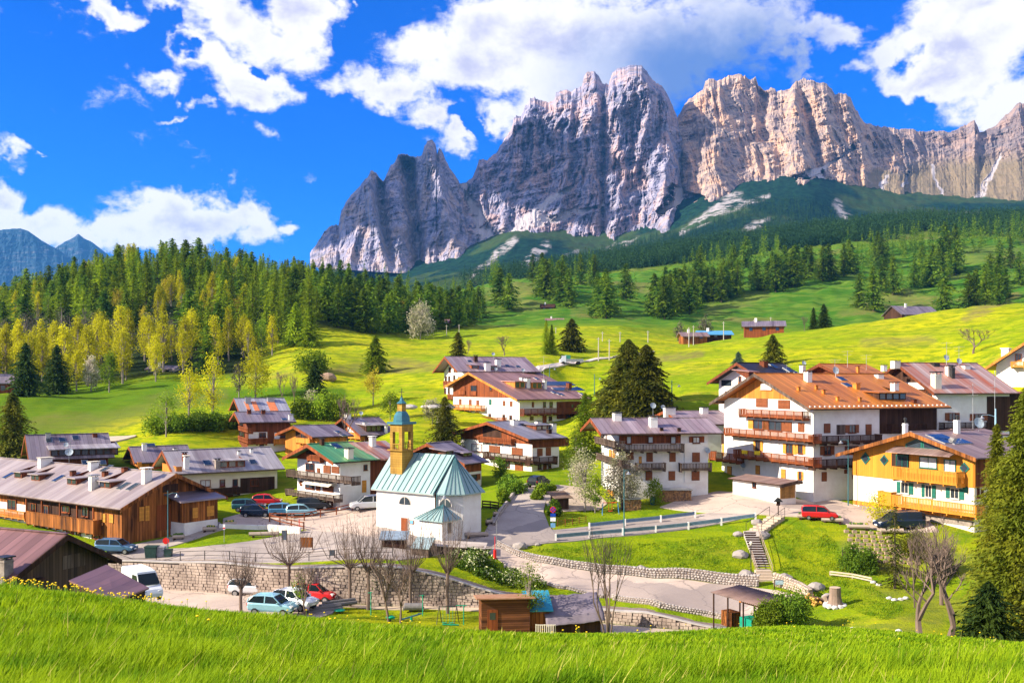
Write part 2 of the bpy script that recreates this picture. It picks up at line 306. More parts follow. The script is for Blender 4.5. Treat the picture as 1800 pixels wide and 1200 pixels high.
bp = nt.nodes.new('ShaderNodeBump'); bp.inputs['Strength'].default_value = 0.6; bp.inputs['Distance'].default_value = 0.35
nt.links.new(nC.outputs[0], bp.inputs['Height']); nt.links.new(bp.outputs[0], b.inputs['Normal'])
nu, nv = 760, 640
kk = np.tan(np.linspace(-0.86, 0.86, nu)); yy = np.exp(np.linspace(math.log(14), math.log(3000+46), nv))-46
Yg = np.repeat(yy[:, None], nu, 1); Xg = kk[None, :]*(Yg+46)
Zg = ground(Xg, Yg)
kx = Xg/np.maximum(Yg, 4)*F+CX; ky = CY-Zg/np.maximum(Yg, 4)*F
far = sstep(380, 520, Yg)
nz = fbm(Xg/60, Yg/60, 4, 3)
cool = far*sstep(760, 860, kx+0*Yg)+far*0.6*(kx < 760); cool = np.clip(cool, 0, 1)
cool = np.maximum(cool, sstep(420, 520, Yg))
lush = (1-sstep(55, 84, Yg))*1.0+0.35*(sstep(84, 90, Yg)*(1-sstep(140, 170, Yg)))
lush = np.maximum(lush, 0.8*strokes(kx, ky, [(0,740,300,690,60,30),(300,700,600,690,20,10)])*(Yg > 150)*(Yg < 320))
dry = strokes(kx+16*(nz-.5), ky+26*(fbm(Xg/20, Yg/20, 4, 73)-.5), [(60,748,190,742,14,18),(190,740,290,704,22,18),(290,704,390,700,12,12),(440,668,640,640,8,7),(650,645,770,640,9,7),(690,640,770,640,12,10),(1120,640,1230,625,10,10),(1520,610,1640,600,10,8),(1480,545,1560,540,10,10),(1680,450,1780,450,18,18),(1250,535,1340,520,18,12),(1700,560,1790,520,8,6),(1010,545,1080,545,10,10),(1430,470,1500,480,10,8)])*(Yg > 120)
dry = np.maximum(dry, strokes(kx, ky, [(1500,955,1610,985,26,30),(1530,1035,1650,1052,12,16),(1620,950,1720,1000,20,26),(1560,1110,1640,1090,22,22),(1480,1110,1560,1110,8,18),(1640,1060,1720,1080,22,22),(1420,1100,1480,1105,8,8)])*(Yg > 60)*(Yg < 112))
dry = np.maximum(dry*0.8*(.4+.6*sstep(.4,.6,nz)), 0.6*sstep(0.60, 0.72, nz)*far)
hillw = sstep(270, 285, Yg)*(ky > 400)*(1-sstep(0, 1, np.clip((kx-430)/60, 0, 1)))
wood = hillw*(Yg < 1400)
w2 = strokes(kx, ky, [(430,560,560,545,40,30),(560,545,640,560,34,26),(640,560,820,560,28,16),(480,530,820,545,30,20)])*(Yg > 350)
wood = np.maximum(wood, w2); wood = np.maximum(wood, sstep(900, 1050, Yg)*(1-sstep(0.53, 0.62, fbm(Xg/260, Yg/260, 4, 9))*0.12))
wood = wood*(1-strokes(kx, ky, [(245,472,275,478,8,8)])*(Yg > 300))
wkx = kx+9*(fbm(kx/14, ky/9, 4, 71)-.5); wky = ky+12*(fbm(kx/14+9, ky/9, 4, 72)-.5)
scree = strokes(wkx, wky, [(905,420,830,486,7,3),(870,455,838,484,5,3),(958,432,930,470,8,6),(945,440,900,485,6,4),(1015,440,990,455,4,3),(1290,350,1205,405,16,5),(1250,375,1195,412,8,4),(1470,360,1490,388,6,8),(1120,420,1060,440,3,3),(1350,345,1240,382,5,3),(1640,382,1720,376,5,5),(1310,410,1330,398,8,10),(1330,400,1350,385,5,5)])*(Yg > 1100)
terr = mesh_np('ground', np.stack([Xg, Yg, Zg], -1).reshape(-1, 3), grid_faces(nu, nv), tm, True,
  {'cool': cool*(1-wood), 'lush': np.clip(lush, 0, 1), 'dry': dry*(1-0.7*lush*(Yg < 84)), 'wood': wood, 'scree': scree})
tag(terr, kind='structure')
# ---------------------------------------------------------------- mountains
def rockmat(name, warm, c1=(0.125, 0.135, 0.235), c2=(0.39, 0.36, 0.46), wm=.75):  # violet shade and warm sunlight put into the rock's own grey and pink
    m = bpy.data.materials.new(name); m.use_nodes = True; nt = m.node_tree; b = nt.nodes['Principled BSDF']
    b.inputs['Roughness'].default_value = 0.9; b.inputs['Specular IOR Level'].default_value = 0.1
    geo = nt.nodes.new('ShaderNodeNewGeometry'); pos = geo.outputs['Position']
    mp = nt.nodes.new('ShaderNodeMapping'); nt.links.new(pos, mp.inputs[0]); mp.inputs['Scale'].default_value = (1, 1, 0.22)
    a = noise(nt, mp.outputs[0], 0.02, 8, 0.7, 0.1); c = noise(nt, pos, 0.035, 8, 0.7); d = noise(nt, pos, 0.005, 5, 0.6)
    mp2 = nt.nodes.new('ShaderNodeMapping'); nt.links.new(pos, mp2.inputs[0]); mp2.inputs['Rotation'].default_value = (0, R(18), 0); mp2.inputs['Scale'].default_value = (0.12, 0.12, 1)
    e = noise(nt, mp2.outputs[0], 0.06, 6, 0.6)
    g = leafmix(nt, c1, c2, mrange(nt, c.outputs[0], 0.35, 0.65))
    g = leafmix(nt, g, warm, M(nt, 'MULTIPLY', mrange(nt, a.outputs[0], 0.46, 0.60), wm))
    g = leafmix(nt, g, (0.15, 0.145, 0.17), M(nt, 'MULTIPLY', mrange(nt, e.outputs[0], 0.52, 0.68), 0.6))
    g = leafmix(nt, g, leafmix(nt, (0.15, 0.12, 0.06), (0.25, 0.19, 0.11), c.outputs[0]), attr(nt, 'earth'))
    g = leafmix(nt, g, (0.42, 0.38, 0.40), attr(nt, 'scree'))
    g = leafmix(nt, g, (0.03, 0.07, 0.03), attr(nt, 'green'))
    nt.links.new(g, b.inputs['Base Color'])
    bp = nt.nodes.new('ShaderNodeBump'); bp.inputs['Strength'].default_value = 1.0; bp.inputs['Distance'].default_value = 6
    nt.links.new(a.outputs[0], bp.inputs['Height'])
    bp2 = nt.nodes.new('ShaderNodeBump'); bp2.inputs['Strength'].default_value = 1.0; bp2.inputs['Distance'].default_value = 4
    nt.links.new(c.outputs[0], bp2.inputs['Height']); nt.links.new(bp.outputs[0], bp2.inputs['Normal']); nt.links.new(bp2.outputs[0], b.inputs['Normal'])
    return m
SCR = [(815,322,838,375,5,10),(838,375,860,420,13,22),(860,420,890,425,14,22),(860,420,840,440,14,10),(1190,345,1160,372,14,6),(1215,350,1190,360,8,8),(1300,345,1440,300,9,7),(1440,300,1500,260,5,3),(1440,310,1470,360,6,8),(1760,270,1725,340,4,6),(1725,340,1700,380,8,22),(1640,290,1660,370,3,3),(1560,310,1540,350,4,4),(1600,300,1590,330,3,3),(910,395,1000,330,9,5),(960,385,1060,360,8,3),(1180,330,1240,350,6,6),(900,410,960,380,8,8)]
EARTH = [(1490,360,1640,335,34,52),(1640,335,1830,325,56,60),(1540,310,1620,330,16,26),(1450,320,1500,350,8,16)]
GRN = [(1440,345,1520,380,3,8),(1730,350,1770,360,5,8),(930,420,990,440,2,2)]
def massif(name, skyl, basl, db, dr, warm, seed, amp=1.0, jag=3.0, nuu=None, nvv=230, tilt=0.0, extra=None, prof=1.0, cols=()):
    sk = np.array(skyl, float); bs = np.array(basl, float)
    x0, x1 = sk[0, 0], sk[-1, 0]; nuu = nuu or int((x1-x0)/1.0)
    px = np.linspace(x0, x1, nuu); top = np.interp(px, sk[:, 0], sk[:, 1]); bot = np.interp(px, bs[:, 0], bs[:, 1])
    top = top-jag*2.2*(ridged(px/9.0, px*0, 4, seed+40, 0.6)-.45)
    v = np.linspace(0, 1, nvv)[:, None]; PX = np.repeat(px[None, :], nvv, 0); PY = bot+(top-bot)*v
    U = PX/F*db/100; W = PY/F*db/100       # in hundreds of metres
    wx = (fbm(U*1.2, W*1.2, 4, seed+3)-.5)*1.1; tl = W*tilt
    wx = wx*.35; A = ridged((U+wx+tl)*0.75, W*0.18, 2, seed, 0.4)
    B = facet((U+wx+tl)*2.4, W*0.6, 4, seed+11, 0.55)
    S = facet((U*0.9+W*2.6)*1.2+wx, (W-U*0.8)*0.6, 4, seed+23, 0.6)
    Cn = facet((U+wx+tl)*7, W*2.4, 4, seed+31, 0.6)
    E = fbm(U*9, W*9, 4, seed+37, 0.6)
    disp = amp*((165*(A-.4)+105*(B-.5))*prof+52*(S-.5)+44*(Cn-.5)+22*(E-.5))
    if extra is not None: disp = disp+extra(PX, PY)
    disp = np.clip(disp, -160, 190)*sstep(1.0, 0.93, v)*0.9+disp*0.1
    wX = PX+14*(fbm(PX/18, PY/12, 5, 81)-.5); wY = PY+16*(fbm(PX/18+7, PY/12, 5, 82)-.5); fr_ = sstep(.30, .5, fbm(PX/5, PY/7, 4, 83)+.12); sc = np.clip(strokes(wX, wY, SCR), 0, 1)*fr_; ea = strokes(wX, wY, EARTH)
    soft = np.maximum(sc, ea*0.75)
    base_d = db+(dr-db)*v**.78
    D = base_d-disp*(1-soft*0.85)
    X = (PX-CX)/F*D; Z = (CY-PY)/F*D
    # the back of the mountain
    bk = [(1.04, 0.985), (1.10, 0.90), (1.22, 0.6), (1.35, 0.1)]
    Xs = [X]; Ys = [D]; Zs = [Z]; at = {k: [a] for k, a in (('scree', sc), ('earth', ea*0.8), ('green', strokes(PX, PY, GRN)))}
    for f_, zf in bk:
        Xs.append(X[-1:]*(1+(f_-1)*.4)); Ys.append(D[-1:]*f_); Zs.append(Z[-1:]*zf)
        for k in at: at[k].append(np.zeros((1, nuu)))
    G = [np.concatenate(q, 0) for q in (Xs, Ys, Zs)]
    o = mesh_np(name, np.stack(G, -1).reshape(-1, 3), grid_faces(nuu, nvv+len(bk)), rockmat(name+' rock', warm, *cols), False, {k: np.concatenate(a, 0) for k, a in at.items()})
    tag(o, kind='structure'); return o
sk1 = [(545,445),(556,430),(570,408),(584,395),(595,396),(600,370),(610,352),(622,338),(636,322),(646,312),(652,298),(660,303),(668,312),(674,318),(680,306),(686,290),(694,286),(700,271),(710,270),(722,274),(735,275),(742,272),(746,256),(752,247),(760,245),(766,254),(768,272),(772,260),(776,262),(782,278),(790,295),(800,308),(808,322),(825,370),(850,420),(860,470)]
bs1 = [(545,470),(700,480),(790,480),(860,475)]
bl1 = lambda X, Y: 140*np.exp(-((X-720-(Y-300)*.10)/14)**2)*-1+90*np.exp(-((X-650-(Y-350)*.25)/9)**2)-80*np.exp(-((X-668-(Y-330)*.1)/10)**2)+70*np.exp(-((X-790-(Y-400)*.25)/12)**2)
massif('mountain', sk1, bs1, 2600, 2950, (0.44, 0.33, 0.29), 100, 0.75, 2.0, 620, 300, 0.1, bl1)
sk2 = [(795,335),(810,322),(820,320),(832,310),(842,282),(858,280),(872,268),(884,250),(892,238),(900,224),(903,208),(908,203),(916,204),(924,184),(932,174),(938,171),(952,177),(965,180),(974,176),(978,164),(986,160),(996,158),(1004,163),(1012,156),(1022,152),(1027,134),(1034,126),(1044,125),(1052,132),(1060,148),(1070,147),(1076,130),(1086,121),(1096,118),(1106,116),(1118,113),(1128,117),(1136,124),(1146,138),(1156,148),(1164,152),(1174,168),(1182,186),(1190,205),(1200,240),(1215,300),(1235,370)]
bs2 = [(795,475),(860,470),(905,440),(940,432),(990,470),(1060,450),(1160,415),(1240,380)]
bl2 = lambda X, Y: 110*np.exp(-((X-1150-(Y-250)*.14)/30)**2)-70*np.exp(-((X-1195)/14)**2)+60*np.exp(-((X-1085)/25)**2)-60*np.exp(-((X-1060)/7)**2)
massif('mountain', sk2, bs2, 2580, 3050, (0.50, 0.34, 0.31), 200, 1.0, 2.6, 900, 420, 0.14, bl2)
sk3 = [(1180,215),(1192,205),(1200,188),(1212,174),(1228,164),(1238,158),(1240,142),(1250,139),(1260,142),(1275,138),(1285,132),(1300,130),(1310,134),(1320,142),(1328,136),(1333,150),(1345,160),(1356,155),(1366,160),(1380,158),(1390,154),(1400,142),(1412,138),(1425,140),(1440,148),(1450,145),(1462,156),(1468,166),(1485,164),(1495,172),(1500,184),(1512,205),(1522,217),(1545,222),(1570,226),(1580,230),(1590,240)]
bs3 = [(1180,420),(1220,385),(1300,362),(1345,355),(1440,355),(1470,390),(1600,395)]
bl3 = lambda X, Y: 80*np.exp(-((X-1395-(Y-200)*.12)/16)**2)+60*np.exp(-((X-1260)/26)**2)-70*np.exp(-((X-1340)/13)**2)*(Y < 250)-70*np.exp(-((X-1420-(Y-200)*.2)/10)**2)
massif('mountain', sk3, bs3, 2620, 3150, (0.56, 0.36, 0.25), 300, 0.75, 3.0, 760, 400, -0.2, bl3, .95, cols=((.19,.15,.17), (.49,.375,.315), .9))  # tan tones carry the warm sunlight on this massif
sk4 = [(1500,215),(1520,218),(1545,222),(1575,228),(1600,226),(1620,232),(1645,230),(1670,232),(1685,226),(1700,218),(1712,212),(1718,220),(1722,232),(1735,228),(1750,222),(1765,205),(1780,192),(1790,180),(1800,182),(1830,165),(1880,150),(1950,170),(2050,150),(2200,190),(2400,240)]
bs4 = [(1500,400),(1700,400),(1800,395),(2400,400)]
massif('mountain', sk4, bs4, 2640, 3250, (0.42, 0.29, 0.24), 400, 0.75, 2.5, 760, 320, -0.3, None, .6, cols=((.13,.105,.12), (.28,.22,.22), .6))
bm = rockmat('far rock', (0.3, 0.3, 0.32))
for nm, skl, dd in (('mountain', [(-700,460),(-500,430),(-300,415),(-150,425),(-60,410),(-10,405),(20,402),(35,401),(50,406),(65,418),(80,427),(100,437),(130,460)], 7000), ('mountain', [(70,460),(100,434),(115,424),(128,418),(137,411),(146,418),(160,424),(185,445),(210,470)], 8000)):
    massif(nm, skl, [(-700,520),(300,520)], dd, dd*1.12, (0.03, 0.05, 0.07), dd, .6, 0.8, 300, 60, 0, cols=((.008,.03,.05), (.02,.05,.08), .2))  # blue haze of the distance put into the dark slope colour

# ---------------------------------------------------------------- mesh builder
class MB:
    def __init__(s): s.v = []; s.f = []; s.m = []
    def add(s, vs, fs, mi=0):
        o = len(s.v); s.v += [tuple(v) for v in vs]; s.f += [tuple(i+o for i in f) for f in fs]; s.m += [mi]*len(fs); return s
    def box(s, x0, x1, y0, y1, z0, z1, mi=0):
        return s.add([(x0,y0,z0),(x1,y0,z0),(x1,y1,z0),(x0,y1,z0),(x0,y0,z1),(x1,y0,z1),(x1,y1,z1),(x0,y1,z1)],
                     [(0,3,2,1),(4,5,6,7),(0,1,5,4),(1,2,6,5),(2,3,7,6),(3,0,4,7)], mi)
    def obox(s, c, ax, ay, az, mi=0):
        c = Vector(c); q = [c+sx*ax+sy*ay+sz*az for sz in (-1, 1) for sx, sy in ((-1,-1),(1,-1),(1,1),(-1,1))]
        return s.add(q, [(0,3,2,1),(4,5,6,7),(0,1,5,4),(1,2,6,5),(2,3,7,6),(3,0,4,7)], mi)
    def beam(s, a, b, w, h=None, mi=0, up=(0,0,1)):
        a = Vector(a); b = Vector(b); d = b-a; h = h or w
        u = Vector(up); n = d.cross(u)
        if n.length < 1e-5: n = d.cross(Vector((1,0,0)))
        n.normalize(); t = n.cross(d).normalized()
        return s.obox((a+b)/2, d/2, n*w/2, t*h/2, mi)
    def hexa(s, lo, hi, mi=0):
        n = len(lo); vs = list(lo)+list(hi)
        fs = [tuple(range(n))[::-1], tuple(range(n, 2*n))]+[(i, (i+1) % n, n+(i+1) % n, n+i) for i in range(n)]
        return s.add(vs, fs, mi)
    def tube(s, pts, rad, n=6, mi=0, cap=True):
        pts = [Vector(p) for p in pts]; rad = rad if hasattr(rad, '__len__') else [rad]*len(pts); o = len(s.v)
        for i, p in enumerate(pts):
            d = (pts[min(i+1, len(pts)-1)]-pts[max(i-1, 0)]); d = d.normalized() if d.length > 0 else Vector((0,0,1))
            a = d.cross(Vector((0,0,1)) if abs(d.z) < .9 else Vector((1,0,0))).normalized(); b2 = d.cross(a)
            for j in range(n):
                t = 2*math.pi*j/n; s.v.append(tuple(p+(a*math.cos(t)+b2*math.sin(t))*rad[i]))
        for i in range(len(pts)-1):
            for j in range(n):
                s.f.append((o+i*n+j, o+i*n+(j+1) % n, o+(i+1)*n+(j+1) % n, o+(i+1)*n+j)); s.m.append(mi)
        if cap:
            s.f.append(tuple(o+j for j in range(n))[::-1]); s.m.append(mi)
            s.f.append(tuple(o+(len(pts)-1)*n+j for j in range(n))); s.m.append(mi)
        return s
    def lathe(s, prof, c=(0,0,0), n=12, mi=0):
        return s.tube([(c[0], c[1], c[2]+z+1e-4*i) for i, (r, z) in enumerate(prof)], [r for r, z in prof], n, mi)
    def build(s, name, mats, parent=None, smooth=False, recalc=True):
        me = bpy.data.meshes.new(name); me.from_pydata(s.v, [], s.f)
        for m in (mats if isinstance(mats, (list, tuple)) else [mats]): me.materials.append(m)
        me.polygons.foreach_set('material_index', s.m)
        if recalc:
            bm = bmesh.new(); bm.from_mesh(me); bmesh.ops.recalc_face_normals(bm, faces=bm.faces); bm.to_mesh(me); bm.free()
        if smooth: me.polygons.foreach_set('use_smooth', [True]*len(me.polygons))
        me.update(); o = bpy.data.objects.new(name, me); C.objects.link(o); o.parent = parent; return o
def thing(name, label, cat, loc=(0,0,0), rotz=0.0, group=None):
    o = bpy.data.objects.new(name, None); C.objects.link(o); o.location = loc; o.rotation_euler = (0, 0, rotz)
    o.empty_display_size = 0.3; return tag(o, label, cat, group)
# ---------------------------------------------------------------- materials of the village
white = mat('white plaster', (0.80, 0.79, 0.78), 0.9, 0.1, var=0.05, scale=0.6, col2=(0.66, 0.62, 0.60), bump=0.15)
cream = mat('cream plaster', (0.74, 0.68, 0.58), 0.9, 0.1, var=0.05, scale=0.5, col2=(0.62, 0.56, 0.48), bump=0.15)
orangew = mat('orange board', (0.56, 0.20, 0.035), 0.7, 0.2, scale=1.2, stretch=(1,1,.15), var=0.3, wave=('H', 3.2, .6))
yelloww = mat('yellow board', (0.56, 0.225, 0.022), 0.6, 0.25, scale=1.0, stretch=(1,1,.15), var=0.12, wave=('H', 3.2, .35))
brownw = mat('brown board', (0.155, 0.042, 0.017), 0.75, 0.2, scale=1.2, stretch=(1,1,.15), var=0.35, wave=('H', 3.2, .7))
redw = mat('red brown board', (0.23, 0.06, 0.018), 0.75, 0.2, scale=1.2, stretch=(1,1,.15), var=0.35, wave=('H', 3.2, .7))
oldw = mat('weathered board', (0.46, 0.16, 0.04), 0.85, 0.1, scale=1.3, stretch=(1,1,.12), col2=(0.05, 0.022, 0.014), wave=('H', 2.7, 1.0), bump=0.3)
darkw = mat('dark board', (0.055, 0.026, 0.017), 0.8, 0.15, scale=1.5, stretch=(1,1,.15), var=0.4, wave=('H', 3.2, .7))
greyw = mat('grey weathered board', (0.16, 0.12, 0.10), 0.85, 0.1, scale=1.5, stretch=(1,1,.12), col2=(0.07,0.045,0.035), wave=('H', 3.2, .9))
shutm = mat('shutter brown', (0.21, 0.062, 0.02), 0.6, 0.3, var=0.15, scale=2, wave=('Z', 14.0, .5))
shuty = mat('shutter larch', (0.58, 0.25, 0.035), 0.6, 0.3, var=0.15, scale=2, wave=('Z', 12.0, .5))
shutg = mat('shutter green', (0.01, 0.13, 0.10), 0.5, 0.3, var=0.1, scale=2, wave=('Z', 12.0, .5))
glass = mat('window glass', (0.025, 0.035, 0.05), 0.08, 0.8, var=0.5, scale=0.35)
curt = mat('window curtain', (0.55, 0.55, 0.58), 0.25, 0.6, var=0.3, scale=1.5)
stonew = mat('rubble stone', (0.34, 0.29, 0.26), 0.95, 0.1, scale=2.2, col2=(0.17, 0.14, 0.13), bump=0.6)
concm = mat('concrete', (0.40, 0.37, 0.36), 0.95, 0.1, scale=1.0, var=0.15, bump=0.2)
metal = mat('grey metal', (0.35, 0.36, 0.38), 0.4, 0.5, metal=0.7, var=0.2)
tealm = mat('teal painted steel', (0.03, 0.13, 0.16), 0.5, 0.4, var=0.15)
blackm = mat('black metal', (0.02, 0.02, 0.022), 0.5, 0.4, var=0.2)
def roofm(name, col, col2, ax, seam=1.6, rough=0.5, metal_=0.35, dep=.30, sc=0.35, st=None):
    return mat(name+' '+ax, col, rough, 0.4, metal_, scale=sc, stretch=st or ((1.6,.25,.25) if ax == 'X' else (.25,1.6,.25)), col2=col2, wave=(ax, seam, dep))
RC = {'purple': ((0.42,0.33,0.36), (0.23,0.15,0.17)), 'slate': ((0.33,0.32,0.37),(0.19,0.17,0.21)), 'pink': ((0.46,0.26,0.23),(0.27,0.14,0.12)), 'orange': ((0.68,0.25,0.045),(0.48,0.15,0.03)),
      'rust': ((0.36,0.12,0.06),(0.44,0.35,0.34)), 'dark': ((0.055,0.05,0.06),(0.03,0.028,0.035)), 'green': ((0.07,0.42,0.20),(0.20,0.33,0.12)), 'silver': ((0.50,0.46,0.47),(0.27,0.22,0.24)),
      'streak': ((0.45,0.44,0.50),(0.33,0.32,0.38)), 'shingle': ((0.44,0.37,0.36),(0.27,0.21,0.21)), 'church': ((0.30,0.50,0.47),(0.22,0.40,0.39)), 'brown': ((0.36,0.26,0.24),(0.24,0.15,0.14)), 'plum': ((0.27,0.14,0.14),(0.17,0.085,0.085)), 'lead': ((0.33,0.28,0.32),(0.16,0.12,0.15))}
def rmat(key, ax, seam=1.6, dep=.30):
    if key == 'rust': return roofm('rust sheet roof', (.40,.11,.045), (.50,.40,.38), ax, seam, sc=.5, dep=dep, st=(2.2,.06,.06) if ax == 'X' else (.06,2.2,.06))
    a, b_ = RC[key]; return roofm(key+' sheet roof', a, b_, ax, seam, dep=dep)
TILE = {1: (0,660), 2: (380,660), 3: (740,600), 4: (1000,600), 5: (1380,580), 6: (0,880), 7: (380,880), 8: (740,840), 9: (1060,840), 10: (1380,800)}
TS = 420/1800.0
DBG = False
class House:
    """a building set out from measured points of its near corner, its two visible walls and its ridge"""
    def __init__(h, tile, label, corner, d, th, xl, xr, ridge, eave, gable='L', af=0.5, oe=1.0, og=1.2, wall=white, roof='purple', top=None, topm=None, rake=None, seam=1.6, ob=0.8, cat='house', name='chalet', sink=2.5, roofdep=.5, thick=.2, og2=None):
        h.o = TILE[tile]; px, py = h.t(*corner); h.P0 = P(px, py, d); h.d = d
        if th < 0:      # given the width of the left wall instead of the angle
            k_ = (h.t(xl, 0)[0]-CX)/F; th = math.degrees(math.atan(k_)+math.acos(min(1, (h.P0.x-k_*d)/-th/math.sqrt(1+k_*k_))))
        h.th = R(th)
        x0, y0 = h.P0.x, h.P0.y; ct, st = math.cos(h.th), math.sin(h.th); h.ct, h.st = ct, st
        kl = (h.t(xl, 0)[0]-CX)/F; kr = (h.t(xr, 0)[0]-CX)/F
        h.W = (x0-kl*y0)/(ct+kl*st); h.L = (kr*y0-x0)/(st-kr*ct)
        h.root = thing(name, label, cat, h.P0, math.pi/2-h.th)
        h.g = gable; h.wall = wall
        if DBG: print('HOUSE', label[:40], 'th %.0f W %.1f L %.1f' % (th, h.W, h.L), 'ground', round(gz(x0, y0)-h.P0.z, 2))
        span = h.W if gable == 'L' else h.L; h.span = span; h.ax = 'X' if gable == 'L' else 'Y'
        h.a = span*af; yr = y0+(h.a*st if gable == 'L' else h.a*ct)
        h.zr = (CY-h.t(0, ridge)[1])/F*yr-h.P0.z
        ye = y0-oe*(ct if gable == 'L' else st)
        ze = (CY-h.t(0, eave)[1])/F*ye-h.P0.z
        h.tp = max(0.12, (h.zr-ze)/(h.a+oe)); h.oe = oe; h.og = og
        h.ht = h.zr-h.tp*h.a; h.hb = h.zr-h.tp*(span-h.a)    # wall tops at the near and far eave
        ln = h.L if gable == 'L' else h.W; h.len = ln
        sw = (lambda r, s, z: (r, s, z)) if gable == 'L' else (lambda r, s, z: (s, r, z)); h.sw = sw   # r along the ridge, s across it
        for (a_, b_) in ((0, 0), (1, 0), (0, 1), (1, 1)):
            q_ = h.root.matrix_basis @ Vector((a_*h.L, b_*h.W, 0)); sink = max(sink, -(gz(q_.x, q_.y)-h.P0.z)+.6)
        m = MB(); pent = [(0, -sink), (span, -sink), (span, h.hb-.05), (h.a, h.zr-.05), (0, h.ht-.05)]
        m.hexa([sw(0, s, z) for s, z in pent], [sw(ln, s, z) for s, z in pent]); m.build('wall', wall, h.root)
        if top is not None:     # boards on the upper part of the gable
            zt = h.zat(top, 'L' if gable == 'L' else 'R'); h.zt = zt; m = MB(); e = 0.07
            def sl(z, side): return max(0, h.a-(h.zr-.06-z)/h.tp) if side == 0 else min(span, h.a+(h.zr-.06-z)/h.tp)
            poly = [(sl(zt, 0), zt), (sl(zt, 1), zt)]
            if zt < h.hb-.06: poly.append((span, h.hb-.06))
            poly.append((h.a, h.zr-.06))
            if zt < h.ht-.06: poly.append((0, h.ht-.06))
            m.hexa([sw(-e, s, z) for s, z in poly], [sw(-.003, s, z) for s, z in poly]); m.build('gable_boards', topm or oldw, h.root)
        m = MB(); T = thick; r0, r1 = -og, ln+(ob if og2 is None else og2)
        for sg, sp, in ((0, -oe), (1, span+oe)):
            zz = h.zr-h.tp*(h.a-sp if sg == 0 else sp-h.a)
            lo = [(h.a, h.zr), (sp, zz), (sp, zz+T), (h.a, h.zr+T)]
            m.hexa([sw(r0, s, z) for s, z in lo], [sw(r1, s, z) for s, z in lo])
        h.roof = m.build('roof', rmat(roof, h.ax, seam, roofdep), h.root)
        h.r0, h.r1, h.T = r0, r1, T
        m = MB()                # rake boards, rafters' ends, ridge cap and gutter
        for sg, sp in ((0, -oe), (1, span+oe)):
            zz = h.zr-h.tp*(h.a-sp if sg == 0 else sp-h.a)
            lo = [(h.a, h.zr-.28), (sp, zz-.24), (sp, zz+T-.02), (h.a, h.zr+T-.02)]
            m.hexa([sw(r0-.09, s, z) for s, z in lo], [sw(r0-.004, s, z) for s, z in lo])
        for s_ in (0.02, h.a, span-.02):
            z_ = h.zr-h.tp*abs(s_-h.a)-.22
            a_ = Vector(sw(r0+.02, s_, z_)); b_ = Vector(sw(-.08, s_, z_))
            if og > .5: m.beam(a_, b_, .22, .24)
        m.build('rake_board', rake or redw, h.root)
        m = MB(); zz = h.zr-h.tp*(h.a+oe); m.tube([sw(r0, -oe-.07, zz+.04), sw(r1, -oe-.07, zz+.04)], .075, 6)
        m.build('gutter', darkw, h.root)
        m = MB(); m.beam(sw(r0, h.a, h.zr+T+.03), sw(r1, h.a, h.zr+T+.03), .34, .06); m.build('ridge_cap', rmat(roof, h.ax, seam, roofdep), h.roof)
    def t(h, x, y): return (h.o[0]+x*TS, h.o[1]+y*TS)
    def uv(h, x, y, f, e=0.0):
        """measured point -> distance along facade f and height above the base; e = how far outside the wall plane"""
        px, py = h.t(x, y); k = (px-CX)/F; s = (CY-py)/F; x0, y0 = h.P0.x, h.P0.y
        if f == 'L':
            x0 -= h.st*e; y0 -= h.ct*e
            u = (x0-k*y0)/(h.ct+k*h.st); yy = y0+u*h.st
        else:
            x0 += h.ct*e; y0 -= h.st*e
            u = (k*y0-x0)/(h.st-k*h.ct); yy = y0+u*h.ct
        return u, s*yy-h.P0.z
    def zat(h, y, f):
        x0, y0 = h.P0.x, h.P0.y; return (CY-h.t(0, y)[1])/F*y0-h.P0.z
    def fr(h, f):                # facade frame: (u along, e outward, z) -> local
        return (lambda u, e, z: (-e, u, z)) if f == 'L' else (lambda u, e, z: (u, -e, z))
    def bx(h, m, f, u0, u1, e0, e1, z0, z1, mi=0):
        g = h.fr(f); a = g(u0, e0, z0); b = g(u1, e1, z1)
        m.box(min(a[0], b[0]), max(a[0], b[0]), min(a[1], b[1]), max(a[1], b[1]), z0, z1, mi)
    def win(h, f, x0, y0, x1, y1, kind='w', sm=None, e=0.0, fm=None):
        ua, _ = h.uv(x0, (y0+y1)/2, f, e); ub, _ = h.uv(x1, (y0+y1)/2, f, e); xm = (x0+x1)/2
        _, za = h.uv(xm, y1, f, e); _, zb = h.uv(xm, y0, f, e); u0, u1 = min(ua, ub), max(ua, ub)
        sm = sm or shutm; fm = fm or (white if kind == 'n' else brownw); t = .08
        if kind == 'c':
            m = MB(); h.bx(m, f, u0, u1, e+.003, e+.05, za, zb); par = m.build('window', fm, h.root)
            um = (u0+u1)/2
            for a, b in ((u0+.03, um-.01), (um+.01, u1-.03)):
                m = MB(); h.bx(m, f, a, b, e+.052, e+.10, za+.04, zb-.04); m.build('shutter', sm, par)
            return
        if kind in ('d', 'D'):
            m = MB(); h.bx(m, f, u0, u1, e+.003, e+.07, za, zb); dd = m.build('door', sm, h.root)
            m = MB(); h.bx(m, f, u0+(u1-u0)*.2, u0+(u1-u0)*.8, e+.072, e+.085, za+(zb-za)*.55, zb-(zb-za)*.1); m.build('pane' if kind == 'd' else 'panel', glass if kind == 'd' else sm, dd); return
        m = MB(); um = (u0+u1)/2
        h.bx(m, f, u0, u1, e+.003, e+.12, za, za+t); h.bx(m, f, u0, u1, e+.003, e+.12, zb-t, zb)
        h.bx(m, f, u0, u0+t, e+.003, e+.12, za+t, zb-t); h.bx(m, f, u1-t, u1, e+.003, e+.12, za+t, zb-t)
        if u1-u0 > .8: h.bx(m, f, um-.03, um+.03, e+.01, e+.09, za+t, zb-t)
